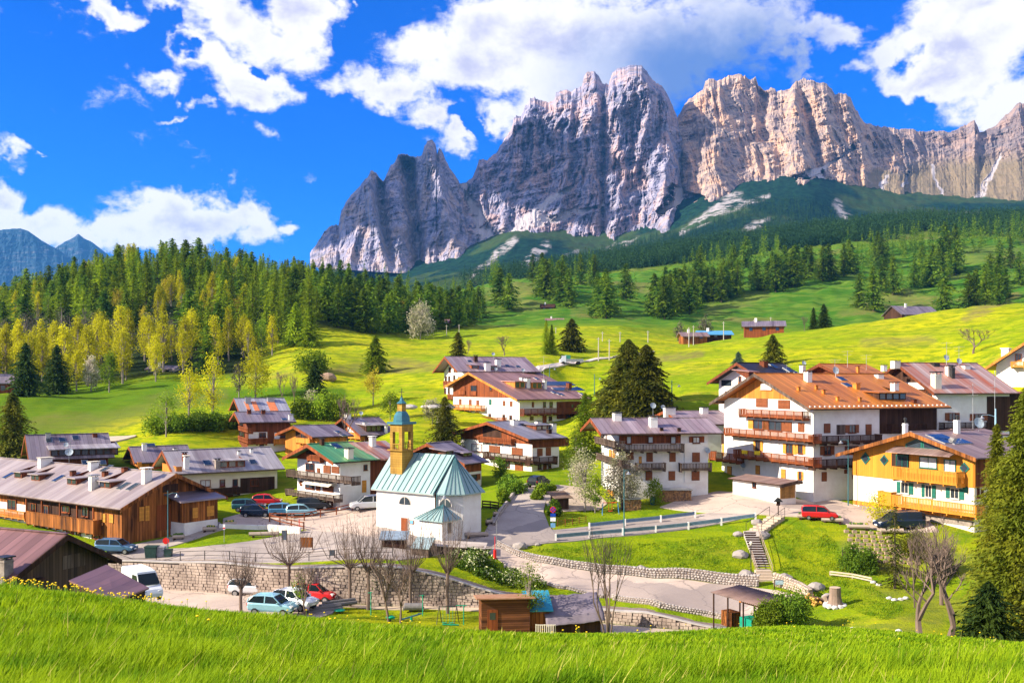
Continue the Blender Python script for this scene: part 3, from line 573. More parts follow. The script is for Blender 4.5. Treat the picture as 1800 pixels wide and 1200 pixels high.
        if zb-za > 1.7: h.bx(m, f, u0+t, u1-t, e+.012, e+.088, (za+zb)/2-.03, (za+zb)/2+.03)
        w = m.build('window', fm, h.root)
        m = MB(); h.bx(m, f, u0+t, u1-t, e+.004, e+.05, za+t, zb-t); m.build('pane', curt if kind == 'k' else glass, w)
        m = MB(); h.bx(m, f, u0-.08, u1+.08, e+.003, e+.2, za-.07, za-.003); m.build('sill', concm if fm is white else fm, w)
        if kind in ('s', 'S'):
            q = (u1-u0)*.5
            for a, b in ((u0-q-.02, u0-.02), (u1+.02, u1+q+.02)):
                m = MB(); h.bx(m, f, a, b, e+.02, e+.09, za, zb); m.build('shutter', sm, w)
    def wins(h, f, lst, kind='w', sm=None, e=0.0, fm=None):
        for r in lst: h.win(f, *r[:4], r[4] if len(r) > 4 else kind, r[5] if len(r) > 5 else sm, e, fm)
    def panel(h, f, x0, y0, x1, y1, m_, e=.05, name='cladding', full=False):
        ua, _ = h.uv(x0, (y0+y1)/2, f); ub, _ = h.uv(x1, (y0+y1)/2, f); xm = (x0+x1)/2
        _, za = h.uv(xm, y1, f); _, zb = h.uv(xm, y0, f)
        if y0 < -900: zb = h.ht-.07
        m = MB(); h.bx(m, f, min(ua, ub), max(ua, ub), .002, e, za, zb); return m.build(name, m_, h.root)
    def balc(h, f, x0, x1, yt, yb, dep=1.2, m_=None, style='bal', u0=None, u1=None, wrap=None, gap=.09, xt=None):
        """yt, yb: measured top and bottom of the railing at x = xt (default x1)"""
        m_ = m_ or redw; xt = x1 if xt is None else xt
        ua, _ = h.uv(x0, yt, f, dep); ub, _ = h.uv(x1, yt, f, dep)
        a0, a1 = min(ua, ub), max(ua, ub)
        if u0 is not None: a0 = u0
        if u1 is not None: a1 = u1
        _, zt = h.uv(xt, yt, f, dep); _, zb = h.uv(xt, yb, f, dep)
        m = MB(); h.bx(m, f, a0, a1, .08, dep+.03, zb-.10, zb+.06)
        n = max(1, int((a1-a0)/1.6))
        for i in range(n+1):
            u = a0+.08+(a1-a0-.16)*i/n; h.bx(m, f, u-.07, u+.07, .08, dep-.05, zb-.32, zb-.10)
            h.bx(m, f, u-.05, u+.05, dep-.06, dep+.04, zb+.06, zt)
        bo = m.build('balcony', m_, h.root)
        m = MB(); h.bx(m, f, a0-.03, a1+.03, dep-.07, dep+.09, zt, zt+.08); h.bx(m, f, a0, a1, dep-.03, dep+.03, zb+.14, zb+.22)
        h.bx(m, f, a0-.03, a0+.07, .08, dep-.07, zt, zt+.08); h.bx(m, f, a1-.07, a1+.03, .08, dep-.07, zt, zt+.08)
        if style == 'solid':
            h.bx(m, f, a0, a1, dep+.005, dep+.045, zb-.05, zt); h.bx(m, f, a0-.02, a0+.02, .08, dep+.003, zb-.05, zt); h.bx(m, f, a1-.02, a1+.02, .08, dep+.003, zb-.05, zt)
        else:
            st = .20; n = int((a1-a0)/st)
            for i in range(n+1):
                u = a0+(a1-a0)*(i+.5)/(n+1); h.bx(m, f, u-st/2+gap/2, u+st/2-gap/2, dep+.035, dep+.06, zb+.08, zt)
            n = int(dep/st)
            for i in range(n):
                e_ = .1+(dep-.1)*(i+.5)/n
                for u in (a0, a1): h.bx(m, f, u-.02, u+.02, e_-.06, e_+.06, zb+.08, zt)
        m.build('railing', m_, bo); return bo, (a0, a1, zb, zt)
    def rp(h, x, y):
        """measured point -> local point on the visible roof slope (upper surface)"""
        px, py = h.t(x, y); d = Vector(((px-CX)/F, 1, (CY-py)/F)); o = -h.P0
        rot = Matrix.Rotation(-(math.pi/2-h.th), 3, 'Z'); o = rot @ o; d = rot @ d
        # plane: z = zr+T - tp*(a - s), s = y (gable L) or x (gable R)
        i = 1 if h.g == 'L' else 0
        t = (h.zr+h.T-h.tp*h.a+h.tp*o[i]-o.z)/(d.z-h.tp*d[i]); return o+d*t
    def chim(h, x, yb, yt, w=.7, cap='slab', m_=None, cm=None, w2=None):
        p = h.rp(x, yb); hh = max(.3, (yb-yt)*TS/F*h.dist(p)*.88); w *= .78; w2 = w2*.78 if w2 else w; m = MB()
        m.box(p.x-w/2, p.x+w/2, p.y-w2/2, p.y+w2/2, p.z-.6, p.z+hh*.82)
        m.box(p.x-w/2-.04, p.x+w/2+.04, p.y-w2/2-.04, p.y+w2/2+.04, p.z+hh*.70, p.z+hh*.74, 0)
        if cap == 'slab':
            for a in (-1, 1):
                for b_ in (-1, 1): m.box(p.x+a*(w/2-.09)-.05, p.x+a*(w/2-.09)+.05, p.y+b_*(w2/2-.09)-.05, p.y+b_*(w2/2-.09)+.05, p.z+hh*.82, p.z+hh*.93, 0)
            m.box(p.x-w/2-.12, p.x+w/2+.12, p.y-w2/2-.12, p.y+w2/2+.12, p.z+hh*.93, p.z+hh, 1)
        else:
            m.lathe([(.12, 0), (.12, hh*.2), (.2, hh*.2), (.2, hh*.28), (.05, hh*.34)], (p.x, p.y, p.z+hh*.82), 8, 1)
        return m.build('chimney', [m_ or white, cm or blackm], h.roof)
    def dist(h, p): return h.P0.y+p.x*h.ct+p.y*h.st
    def sky(h, x, y, w=.8, l=1.1, m_=None, name='skylight'):
        p = h.rp(x, y); m = MB(); s = (Vector((1,0,0)), Vector((0,1,h.tp)).normalized()) if h.g == 'L' else (Vector((0,1,0)), Vector((1,0,h.tp)).normalized())
        n = s[0].cross(s[1]); n = n if n.z > 0 else -n
        m.obox(p+n*.04, s[0]*(w/2+.06), s[1]*(l/2+.06), n*.05, 0); m.obox(p+n*.095, s[0]*w/2, s[1]*l/2, n*.012, 1)
        return m.build(name, [metal, m_ or glass], h.roof)
    def dormer(h, x, y, w=2.2, l=3.0, hh=.9, bm_=None, rmk='purple', slope=.12):
        """shed dormer: front face's foot at the measured point, w wide, running l up the slope"""
        p = h.rp(x, y); m = MB(); sl = h.tp
        f_ = (lambda r, s, z: (p.x+r, p.y+s, p.z+z)) if h.g == 'L' else (lambda r, s, z: (p.x+s, p.y+r, p.z+z))
        pr = [(0, -.1), (0, hh), (l, hh+slope*l), (l, sl*l-.1)]
        m.hexa([f_(-w/2, s, z) for s, z in pr], [f_(w/2, s, z) for s, z in pr], 0)
        o = .35; pr = [(-o, hh-slope*o), (-o, hh-slope*o+.12), (l+o*1.5, hh+slope*(l+o*1.5)+.12), (l+o*1.5, hh+slope*(l+o*1.5))]
        pr = [(s, z+.01) for s, z in pr]
        m.hexa([f_(-w/2-.3, s, z) for s, z in pr], [f_(w/2+.3, s, z) for s, z in pr], 1)
        n = max(1, int(w/1.0))
        for i in range(n):
            r = -w/2+w*(i+.5)/n; g = w/n*.36; m.hexa([f_(r-g, -.03, .12), f_(r+g, -.03, .12), f_(r+g, -.03, hh-.12), f_(r-g, -.03, hh-.12)], [f_(r-g, .01, .12), f_(r+g, .01, .12), f_(r+g, .01, hh-.12), f_(r-g, .01, hh-.12)], 2)
        return m.build('dormer', [bm_ or brownw, rmat(rmk, h.ax), glass], h.roof)
    def dish(h, x, y, r=.45, up=.6):
        p = h.rp(x, y); return dish_at(h.root.matrix_basis @ p, r, up)
    def guards(h, n=24, e=.45):
        m = MB(); s = -h.oe+e; z = h.zr+h.T-h.tp*(h.a-s)+.06
        for i in range(n):
            r = h.r0+(h.r1-h.r0)*(i+.5)/n; c = h.sw(r, s, z); m.box(c[0]-.09, c[0]+.09, c[1]-.09, c[1]+.09, z-.1, z+.07)
        m.build('snow_guard', mat('snow guard', (.7,.68,.66), .4), h.roof)
    def dish(h, x, y, r=.45, up=.6, p=None):
        r *= .74; up *= .8
        p = h.rp(x, y) if p is None else Vector(p); m = MB(); rot = Matrix.Rotation(-(math.pi/2-h.th), 3, 'Z')
        n = (rot @ Vector((.25, -1, .45))).normalized(); a = n.cross(Vector((0,0,1))).normalized(); b = n.cross(a); c = p+Vector((0,0,up+r))
        m.tube([p-Vector((0,0,.3)), p+Vector((0,0,up+r))-n*.12], .03, 5)
        o = len(m.v); N = 14
        for k, (q, dz) in enumerate(((.02, 0), (.6, .06), (1, .17))):
            for j in range(N): t = 2*math.pi*j/N; m.v.append(tuple(c+n*(dz*r*1.3-.1)+(a*math.cos(t)+b*math.sin(t))*r*q))
        for k in range(2):
            for j in range(N): m.f.append((o+k*N+j, o+k*N+(j+1) % N, o+(k+1)*N+(j+1) % N, o+(k+1)*N+j)); m.m.append(1)
        m.tube([c-b*-r*.9, c+n*r*1.1], .02, 4); m.obox(c+n*r*1.1, a*.05, b*.05, n*.08)
        return m.build('satellite_dish', [metal, mat('dish paint', (.30,.36,.42), .5)], h.roof, recalc=False)
    def aerial(h, x, y, H=2.2):
        p = h.rp(x, y); m = MB(); m.tube([p, p+Vector((0,0,H))], .03, 5)
        rot = Matrix.Rotation(-(math.pi/2-h.th), 3, 'Z'); a = rot @ Vector((1, .3, .05)); b = rot @ Vector((.3, -1, 0))
        for zz, l in ((H*.95, .8), (H*.75, .55)):
            c = p+Vector((0,0,zz)); m.beam(c-a*l, c+a*l, .035)
            for k in range(6): e = c+a*l*(k/2.5-1); m.beam(e-b*.28, e+b*.28, .025)
        return m.build('aerial', metal, h.roof)
# ---------------------------------------------------------------- the houses
# 1: long weathered barn house, lower left
h = House(1, 'long weathered timber house with grey shingle roof and row of dormers at left', (918,1251), 112, 36, -420, 1625, 745, 1008, 'R', af=.5, oe=.9, og=1.1, wall=oldw, roof='shingle', rake=oldw, seam=1.1, name='timber_house', og2=.5, roofdep=.25, thick=.22)
hA = h
mm = MB(); ua, _ = h.uv(-420, 1000, 'L'); ub, _ = h.uv(190, 1000, 'L')
h.panel('L', -420, 930, 195, 1036, white, .04, 'plaster_panel'); h.panel('L', -420, 1072, 690, 1235, white, .04, 'plaster_panel')
h.panel('L', 200, 935, 700, 1050, darkw, .03, 'loggia_shade')  # flat dark panel stands in for the shade inside the loggia
for x in (195, 312, 448, 577, 700):
    u, z0 = h.uv(x, 1060, 'L', .9); m = MB(); h.bx(m, 'L', u-.08, u+.08, .75, .92, z0-.3, h.ht-.35); m.build('loggia_post', redw, h.root)
h.wins('L', [(60,930,125,1010),(235,960,275,1040),(330,975,370,1050),(470,975,530,1030),(620,985,670,1060)], 'w', fm=redw, e=.04)
h.wins('L', [(768,1035,800,1105,'c',shuty),(825,1040,858,1110,'c',shuty)])
h.balc('L', 198, 705, 1096, 1188, 1.1, oldw, 'solid'); h.balc('L', -420, 185, 1030, 1080, 1.0, orangew, 'bal')
h.wins('L', [(75,1095,120,1170),(132,1105,170,1175),(205,1110,245,1200,'d',redw),(300,1120,340,1200,'c',shutm),(500,1140,560,1215,'d',redw),(575,1158,610,1225,'w'),(715,1190,750,1230,'w')], 'w', e=.04)
h.wins('R', [(1045,985,1085,1095,'c',shuty),(1090,975,1125,1095,'c',shuty)])
h.win('R', 1180, 970, 1300, 1160, 'D', redw)
m = MB(); (u0, z0), (u1, z1) = h.uv(1225, 870, 'R'), h.uv(1340, 822, 'R'); zz = (z0+z1)/2+.1
h.bx(m, 'R', u0, u1, .01, .06, zz-.55, zz+.35); m.build('attic_shade', darkw, h.root)  # dark panel painted for the shade inside the attic opening
u0, _ = h.uv(1385, 1000, 'R', 2.6); u1, _ = h.uv(1640, 1000, 'R', 2.6); _, zt = h.uv(1400, 950, 'R', 2.6); _, zb = h.uv(1500, 1095, 'R', 2.6)
m = MB(); h.bx(m, 'R', u0, u1, 0.01, 2.6, zb, zt); an = m.build('annex', oldw, h.root)
m = MB(); h.bx(m, 'R', u0+.05, u1-.02, 0.01, 2.62, zb-2.2, zb-.003); m.build('plinth', white, an)
m = MB(); g = h.fr('R'); m.hexa([g(u0-.9, -.1, zt+.75), g(u1+.7, -.1, zt+.75), g(u1+.7, 3.3, zt-.02), g(u0-.9, 3.3, zt-.02)], [g(u0-.9, -.1, zt+.9), g(u1+.7, -.1, zt+.9), g(u1+.7, 3.3, zt+.14), g(u0-.9, 3.3, zt+.14)]); m.build('annex_roof', rmat('lead', 'Y'), an)
for a_, b_ in ((1.2, 1.9), (3.2, 3.7), (3.72, 4.2)):
    m = MB(); h.bx(m, 'R', u0+a_, u0+b_, 2.603, 2.65, zt-2.0, zt-.8); m.build('shutter', shuty, an)
for a in ((135,770,1.5,3.6),(265,790,1.6,3.9),(540,820,1.7,4.1),(790,845,1.8,4.3)): h.dormer(a[0], a[1], a[2]*1.25, a[3], .75, brownw, 'shingle', .02)
h.chim(340, 672, 605, 2.1, cm=cream, w2=.9); h.chim(705, 702, 636, 1.5, cm=cream, w2=.8); h.chim(705, 850, 730, 1.2, w2=.8, cm=metal); h.chim(1105, 800, 675, 1.3, w2=.8, cm=white)
for x, y in ((550,735),(792,740),(940,708)): h.chim(x, y+12, y-25, .75, m_=brownw, cm=darkw)
for x, y in ((65,752),(440,775),(930,832),(1000,838),(800,700)): h.sky(x, y, .8, 1.5)
# 2: house behind it, left
h = House(1, 'purple metal roofed house with wide dormer behind the long shingle roof', (275,830), 148, -10, 225, 815, 455, 640, 'L', oe=.9, og=1.1, wall=brownw, roof='lead', name='house')
h.dormer(640, 600, 9.5, 3.4, 1.0, darkw, 'silver', .15); h.dish(520, 640, .8, .9); h.dish(497, 560, .5); h.chim(362, 468, 425, .8, m_=metal); h.chim(715, 455, 430, .8, m_=brownw); h.chim(400, 600, 545, .6, m_=metal)
for x, y in ((370,488),(468,485),(568,468),(640,655),(775,655)): h.sky(x, y)
h.aerial(530, 610, 2.5); h.wins('L', [(232,560,250,610)], 'w')
# 4: small brown roof house
h = House(1, 'small dark house with plain purple roof and orange timber gable among the left roofs', (1060,790), 152, -8.5, 985, 1420, 543, 662, 'L', oe=.8, og=1.0, wall=orangew, roof='lead', name='house')
h.win('L', 990, 590, 1025, 640, 'w'); h.balc('L', 982, 1040, 655, 680, .6, orangew, 'solid'); h.chim(1087, 560, 500, .8, cm=metal); h.chim(1318, 570, 540, .7); h.sky(1135, 525, 1.2)
# 5
h = House(1, 'low house with purple roof and shed dormer behind the silver roofed house', (1545,720), 186, -9, 1352, 1855, 473, 565, 'L', oe=.8, og=1.2, wall=redw, roof='lead', name='house')
h.win('L', 1440, 530, 1475, 560, 'w'); h.dormer(1700, 550, 3.2, 2.8, .8, brownw, 'silver'); h.chim(1470, 500, 455, .8, cm=metal); h.chim(1550, 570, 515, 1.4, m_=stonew); h.dish(1605, 515); h.chim(1365, 480, 462, .8)
for x, y in ((1655,470),(1680,490)): h.sky(x, y, 1.3)
# 3: silver blue roof house with parking in front
h = House(1, 'cream house with dark wooden balcony band under silvery seamed roof beside the parked cars', (1370,985), 134, -10, 1225, 2088, 572, 745, 'L', oe=.9, og=1.3, wall=cream, roof='silver', name='house', seam=1.3)
h.panel('R', 1810, 765, 2068, 880, darkw, .06); h.panel('R', 1240, 845, 2068, 885, darkw, .05)
h.balc('R', 1370, 1810, 842, 884, 1.0, darkw, 'bal'); h.balc('L', 1225, 1330, 690, 740, .8, orangew, 'solid')
h.wins('R', [(1510,785,1585,838,'k'),(1655,780,1695,835,'w'),(1752,778,1790,832,'w'),(1885,780,1950,830,'k'),(1700,898,1755,955,'c',shutm),(1775,912,1820,955,'c',shutm),(1847,893,1880,985,'D',shutm),(1887,893,1950,945,'w'),(1650,905,1672,955,'c',shutm)])
h.win('L', 1235, 600, 1290, 690, 'w')
h.chim(1405, 695, 585, .8, cm=cream); h.chim(1390, 640, 565, .7, m_=brownw); h.chim(1638, 695, 612, .8, m_=stonew); h.dormer(1750, 690, 3.6, 3.2, .9, redw, 'silver', .02); h.sky(1905, 650); h.sky(1560, 658, .9, 1.3); h.chim(1895, 575, 545, .5); h.chim(1800, 590, 560, .5)
# 6b, 6: brown house with two roofs
h = House(2, 'upper roof with orange rust stripes behind the brown chalet on the meadow edge', (215,450), 178, -9, 148, 520, 178, 275, 'L', oe=.8, og=1.1, wall=brownw, roof='streak', name='house')
h.chim(238, 205, 148, 1.2, m_=metal, cm=glass); h.chim(410, 190, 155, 1.5, m_=metal, cm=glass)
for x, c in ((235,0),(295,1),(405,0),(435,1)):
    m = MB(); i = 1
    p = h.rp(x, 230); w = .28+.15*c; s = Vector((0,1,h.tp)); m.obox(p+Vector((0,0,.03)), Vector((w,0,0)), s*(h.a*.42), Vector((0,0,.012))); m.build('rust_stripe', mat('rust stripe', (.55,.17,.07), .7), h.roof)
h = House(2, 'red brown chalet with purple roof and white panels below the meadow', (240,575), 165, -10, 172, 560, 280, 358, 'L', oe=.9, og=1.5, wall=brownw, roof='lead', name='chalet')
h.panel('R', 240, 512, 560, 660, white, .05, 'plaster_panel'); h.panel('R', 245, 425, 385, 475, white, .05, 'plaster_panel'); h.panel('R', 438, 428, 560, 475, white, .05, 'plaster_panel')
h.wins('R', [(322,428,375,465),(480,430,530,470),(325,515,360,540)], 'w', e=.05); h.wins('L', [(180,335,205,380),(178,420,215,465)], 'w')
h.balc('R', 235, 385, 475, 510, 1.0, redw); h.balc('R', 438, 560, 478, 510, .8, orangew, 'solid'); h.balc('L', 168, 240, 400, 425, .9, redw); h.balc('L', 165, 240, 480, 505, .9, redw)
m = MB(); 
h.chim(248, 285, 250, .8, m_=brownw); h.chim(355, 285, 252, .8, m_=brownw); h.chim(562, 330, 285, .9, cm=metal); h.sky(513, 330)
# 7
h = House(2, 'chalet with dark gable opening between the brown chalet and the green roof', (758,720), 156, 50, 520, 980, 383, 468, 'L', oe=1.0, og=1.3, wall=orangew, roof='lead', name='chalet', sink=3)
h.panel('L', 600, 420, 690, 482, darkw, .04, 'loggia_shade'); h.balc('L', 598, 705, 478, 510, .8, orangew, 'solid'); h.wins('L', [(640,425,670,475),(705,440,735,480)], 'w', e=.04)  # dark gable panel drawn for the shaded recess
h.sky(918, 425); h.sky(960, 450, .8); h.wins('R', [(790,500,820,540)], 'w')
# 8
h = House(2, 'chalet with glazed gable, flower balcony and wide dormer behind the bell tower', (1118,700), 182, 52, 880, 1325, 325, 455, 'L', oe=1.0, og=1.4, wall=redw, roof='lead', name='chalet', sink=3)
h.panel('L', 905, 395, 975, 445, darkw, .04, 'loggia_shade'); h.wins('L', [(990,385,1050,435,'k')], e=.02); h.balc('L', 940, 1085, 435, 475, 1.0, orangew, 'solid')  # dark panel paints the shade of the gable recess
h.dormer(1205, 420, 4.2, 3.0, 1.1, darkw, 'silver', .08); h.chim(1122, 395, 342, .9, cm=metal); h.chim(990, 320, 280, 1.2, cm=metal); h.chim(1278, 430, 365, .6, cm=metal); h.dish(1092, 325, .5, .9)
h.panel('L', 1115, 470, 1120, 560, white)
# 9: green roof chalet
h = House(2, 'white chalet with green metal roof and three levels of dark balconies beside the church', (933,975), 128, 45, 612, 1160, 520, 657, 'L', af=.5, oe=1.0, og=1.7, wall=white, roof='green', top=655, topm=redw, rake=redw, seam=1.5, name='chalet', og2=.9, ob=.8)
# rusted right part of the roof, wooden rear part
mr_ = MB(); s = h.a+h.oe
x0_ = h.rp(1080, 560).x; x1_ = h.r1-.02
for i in range(9):
    xa = x0_+(x1_-x0_)*i/9; t0 = .02; t1 = .25+.75*min(1, i/6+.1*(i % 2))
    f_ = lambda x, q: (x, h.a-s*q, h.zr+h.T+.018-h.tp*s*q)
    mr_.add([f_(xa, t0), f_(xa+(x1_-x0_)/9*.93, t0), f_(xa+(x1_-x0_)/9*.93, t1), f_(xa, t1)], [(0,1,2,3)])
mr_.build('rusted_sheets', mat('rust sheet', (.42,.12,.05), .7, col2=(.45,.40,.36), scale=1.0, stretch=(1.5,.3,.3)), h.roof, recalc=False)
m = MB(); m.box(h.L+.01, h.L+5.5, .4, h.W-.4, -2, h.ht-.1); m.build('rear_barn', brownw, h.root)
m = MB(); m.hexa([(h.L+.9, -.6, h.ht-.42), (h.L+6.3, -.6, h.ht-.42), (h.L+6.3, h.a, h.zr-.1), (h.L+.9, h.a, h.zr-.1)], [(h.L+.9, -.6, h.ht-.22), (h.L+6.3, -.6, h.ht-.22), (h.L+6.3, h.a, h.zr+.1), (h.L+.9, h.a, h.zr+.1)])
m.hexa([(h.L+.9, h.W+.6, h.ht-.42), (h.L+6.3, h.W+.6, h.ht-.42), (h.L+6.3, h.a+.001, h.zr-.1), (h.L+.9, h.a+.001, h.zr-.1)], [(h.L+.9, h.W+.6, h.ht-.22), (h.L+6.3, h.W+.6, h.ht-.22), (h.L+6.3, h.a+.001, h.zr+.1), (h.L+.9, h.a+.001, h.zr+.1)]); m.build('rear_roof', rmat('rust', 'X'), h.root)
h.panel('L', 680, 525, 760, 590, darkw, .09, 'attic_shade'); h.balc('L', 682, 782, 605, 640, .7, redw)  # dark attic panel stands for the shade within
h.wins('L', [(678,658,742,715),(762,695,785,730,'c',shutm),(810,675,865,735,'c',shutm),(872,683,930,735,'c',shutm),(632,790,650,830,'c'),(675,805,740,850),(755,825,785,868,'c',shutm),(805,830,885,875,'c',shutm),(665,925,700,975,'k'),(702,925,732,980,'c',shutm),(740,940,765,980,'c',shutm),(822,935,880,1015,'D',redw)], 'w')
h.wins('R', [(1110,670,1137,712),(1098,788,1130,878,'D',shuty)], 'w')
h.balc('L', 528, 1020, 765, 810, 1.5, greyw, 'bal'); h.balc('L', 520, 885, 905, 940, 1.5, greyw, 'bal')
m = MB(); u0, z0 = h.uv(680, 790, 'L', .5); u1, z1 = h.uv(885, 822, 'L', .5); g = h.fr('L')
m.hexa([g(u0, .06, z0+.3), g(u1, .06, z0+.3), g(u1, 1.3, z0-.35), g(u0, 1.3, z0-.35)], [g(u0, .06, z0+.34), g(u1, .06, z0+.34), g(u1, 1.3, z0-.31), g(u0, 1.3, z0-.31)]); m.build('awning', cream, h.root)
h.chim(1000, 618, 530, 1.1, m_=cream); h.chim(797, 520, 465, .6, m_=darkw); h.chim(1178, 520, 445, .9, cm=white); h.sky(905, 530, 1.0, 1.5)
hG = h
# 10: behind the church
h = House(3, 'low house with purple seamed roof and two small dormers just behind the church roof', (340,1080), 140, -12, -150, 455, 772, 928, 'L', af=.5, oe=.8, og=1.3, wall=redw, roof='lead', name='house')
h.panel('R', 345, 980, 452, 1090, white, .05, 'plaster_panel'); h.wins('R', [(370,1000,420,1045,'s')], e=.05); h.dormer(215, 850, 1.8, 2.2, .5, darkw, 'lead', .1); h.dormer(350, 865, 2.2, 2.6, .5, darkw, 'lead', .05)
# 12
h = House(3, 'tall white house with clipped purple gable roof and small windows on the hillside', (342,560), 205, 68, 175, 860, 120, 232, 'L', oe=1.0, og=2.3, wall=white, roof='purple', name='house', seam=1.2)
h.wins('L', [(212,195,226,232),(248,195,262,228),(182,262,196,300),(208,262,222,300),(246,255,260,298),(280,265,292,285),(178,350,190,390),(205,350,218,392)], 'w'); h.balc('L', 168, 235, 300, 330, 1.0, redw); h.balc('L', 200, 240, 402, 430, 1.0, redw)
h.dormer(408, 205, 1.6, 2.0, .7, redw, 'purple'); h.dormer(545, 210, 1.6, 2.0, .7, redw, 'purple'); h.chim(412, 150, 95, .9, m_=darkw); h.chim(500, 215, 148, 1.4); h.chim(580, 185, 122, 1.3); h.dish(545, 140, .5, 1.2); h.dish(565, 235); h.dish(770, 245, .5)
for x, y in ((365,150),(650,185),(730,190)): h.sky(x, y)
# 11
h = House(3, 'big white farmhouse with pink metal roof, wooden gable and long right balcony', (742,640), 190, -21, 243, 1225, 238, 443, 'L', af=.66, oe=1.2, og=1.6, wall=white, roof='pink', top=425, topm=redw, rake=orangew, name='farmhouse', seam=1.2)
h.wins('L', [(288,432,306,478,'c'),(362,437,382,482,'c'),(418,442,438,486,'c'),(514,435,532,478,'c',shutg),(618,446,636,486,'c'),(670,450,690,490,'c'),(282,525,306,598,'D',shuty),(330,552,346,598,'D'),(356,527,382,580,'c'),(410,530,438,605,'D',shuty),(510,543,528,580),(616,550,634,586),(668,556,686,588)], 'w')
h.wins('L', [(376,330,422,376),(300,335,335,370,'c',redw),(518,325,536,368)], 'w', e=.08)
h.balc('L', 243, 453, 482, 515, 1.2, orangew); h.balc('L', 445, 620, 575, 602, 1.0, redw)
h.panel('L', 372, 375, 424, 405, redw, .3, 'flower_box'); h.panel('L', 290, 370, 340, 400, redw, .3, 'flower_box')
h.panel('R', 1022, 452, 1215, 580, brownw, .07); h.balc('R', 775, 1220, 500, 538, 1.3, brownw, 'bal')
h.wins('R', [(835,455,850,495,'c'),(920,455,938,495),(968,455,990,495),(820,565,845,590),(915,555,945,612,'D',redw),(962,562,985,595)], 'w')
h.wins('R', [(1130,470,1150,500),(1100,540,1130,580)], 'w', e=.07)
h.dormer(745, 350, 2.6, 3.6, 1.2, orangew, 'pink', .03); h.dormer(875, 355, 2.6, 3.4, 1.2, orangew, 'pink', .05)
h.chim(800, 345, 258, 1.2); h.chim(760, 290, 265, 1.0); h.chim(932, 355, 275, .8, cm=metal); h.chim(1115, 350, 300, 1.1, m_=brownw); h.aerial(925, 290, 5)
for x, y, w, l in ((1020,318,9,2.2),(1110,360,8,1.6)): h.sky(x, y, w, l, glass, 'solar_panel')
for x, y in ((870,280),(1035,395),(1060,400),(1000,385),(1210,395),(1180,350),(1225,425)): h.sky(x, y)
# 13
h = House(3, 'dark timbered chalet with wide low grey roof and continuous balcony in the centre', (838,1010), 150, 54, 300, 1040, 612, 740, 'L', af=.5, oe=1.1, og=1.5, wall=white, roof='slate', top=775, topm=redw, rake=redw, name='chalet', seam=1.3)
h.panel('R', 838, 735, 1115, 795, brownw, .06); h.panel('L', 470, 625, 610, 720, darkw, .1, 'attic_shade'); h.balc('L', 432, 680, 738, 770, .8, redw, 'bal')  # attic shade drawn as a dark panel on the gable
h.wins('L', [(385,770,462,828,'k'),(515,785,598,842,'c',shutm),(685,800,768,860,'c',shutm),(710,918,770,980,'c',shutm),(615,900,670,945,'w')], 'w')
h.wins('R', [(875,805,915,862,'c',shutm),(940,797,978,860,'c',shutm),(880,925,905,960),(920,925,945,985,'D',shutm),(958,920,978,950)], 'w')
h.balc('L', 465, 845, 870, 912, 1.3, darkw, 'bal'); h.balc('R', 820, 1030, 868, 910, 1.3, darkw, 'bal')
h.panel('L', 775, 925, 838, 1000, cream, .05, 'stone_cladding')
h.dormer(930, 665, 3.2, 3.4, .7, brownw, 'slate', .03); h.chim(703, 625, 580, 1.2); h.chim(880, 640, 590, .9); h.chim(995, 665, 605, 1.0); h.chim(965, 690, 655, .8, m_=darkw)
# 15
h = House(4, 'low house with violet roof between the big spruces and the orange roofed house', (905,760), 147, 77, 625, 1262, 532, 632, 'L', oe=.8, og=1.0, wall=white, roof='purple', rake=redw, name='house')
h.chim(1018, 540, 485, 1.3); h.chim(758, 545, 485, 2.2, w2=1.0); h.dish(710, 530, .5, .5); h.wins('R', [(1080,650,1110,685)], 'w')
# 14
h = House(4, 'white three storey house with purple roof, brown shutters and dark balconies behind the blossom tree', (375,1215), 128, 81, 243, 1048, 588, 700, 'L', af=.5, oe=1.2, og=2.6, wall=white, roof='purple', rake=redw, name='house', seam=1.3, ob=1.6)
h.panel('R', 378, 705, 842, 768, redw, .06); h.panel('R', 870, 760, 1046, 1060, white, .12, 'plaster_panel'); h.panel('R', 905, 715, 1018, 765, redw, .1)
h.wins('R', [(432,712,470,770,'k'),(595,715,635,765,'k'),(765,715,805,770,'k')], e=.06)
h.wins('R', [(932,718,985,765,'k')], e=.12)
h.wins('R', [(428,832,488,890,'c'),(583,835,632,905,'c'),(756,835,804,905,'c'),(577,975,628,1045,'c'),(750,975,800,1045,'c'),(527,865,548,920,'D',shuty)])
h.wins('R', [(928,835,986,908,'c'),(924,976,984,1046,'c')], e=.12)
h.balc('R', 352, 870, 775, 820, 1.3, greyw, 'bal'); h.balc('R', 515, 732, 918, 962, 1.1, greyw, 'bal'); h.balc('R', 845, 1078, 918, 964, 1.1, greyw, 'bal'); h.balc('L', 195, 352, 738, 775, 1.3, greyw, 'bal', xt=280)
h.wins('L', [(305,815,325,890,'c',shuty),(332,820,352,895,'c',shuty),(265,700,290,760,'k')]); h.wins('L', [(292,1120,345,1195,'D',shuty)])
h.balc('L', 205, 400, 870, 905, 1.2, greyw, 'bal', xt=300)
h.chim(362, 590, 522, 1.3); h.chim(635, 640, 545, 1.2); h.dish(635, 590, .55, 1.9); h.chim(698, 670, 645, .5, m_=darkw); h.chim(830, 675, 645, .5, m_=darkw)
p = h.rp(1040, 700); h.dish(0, 0, .55, .2, (h.L-.2, -.4, h.uv(1040, 850, 'R')[1]))
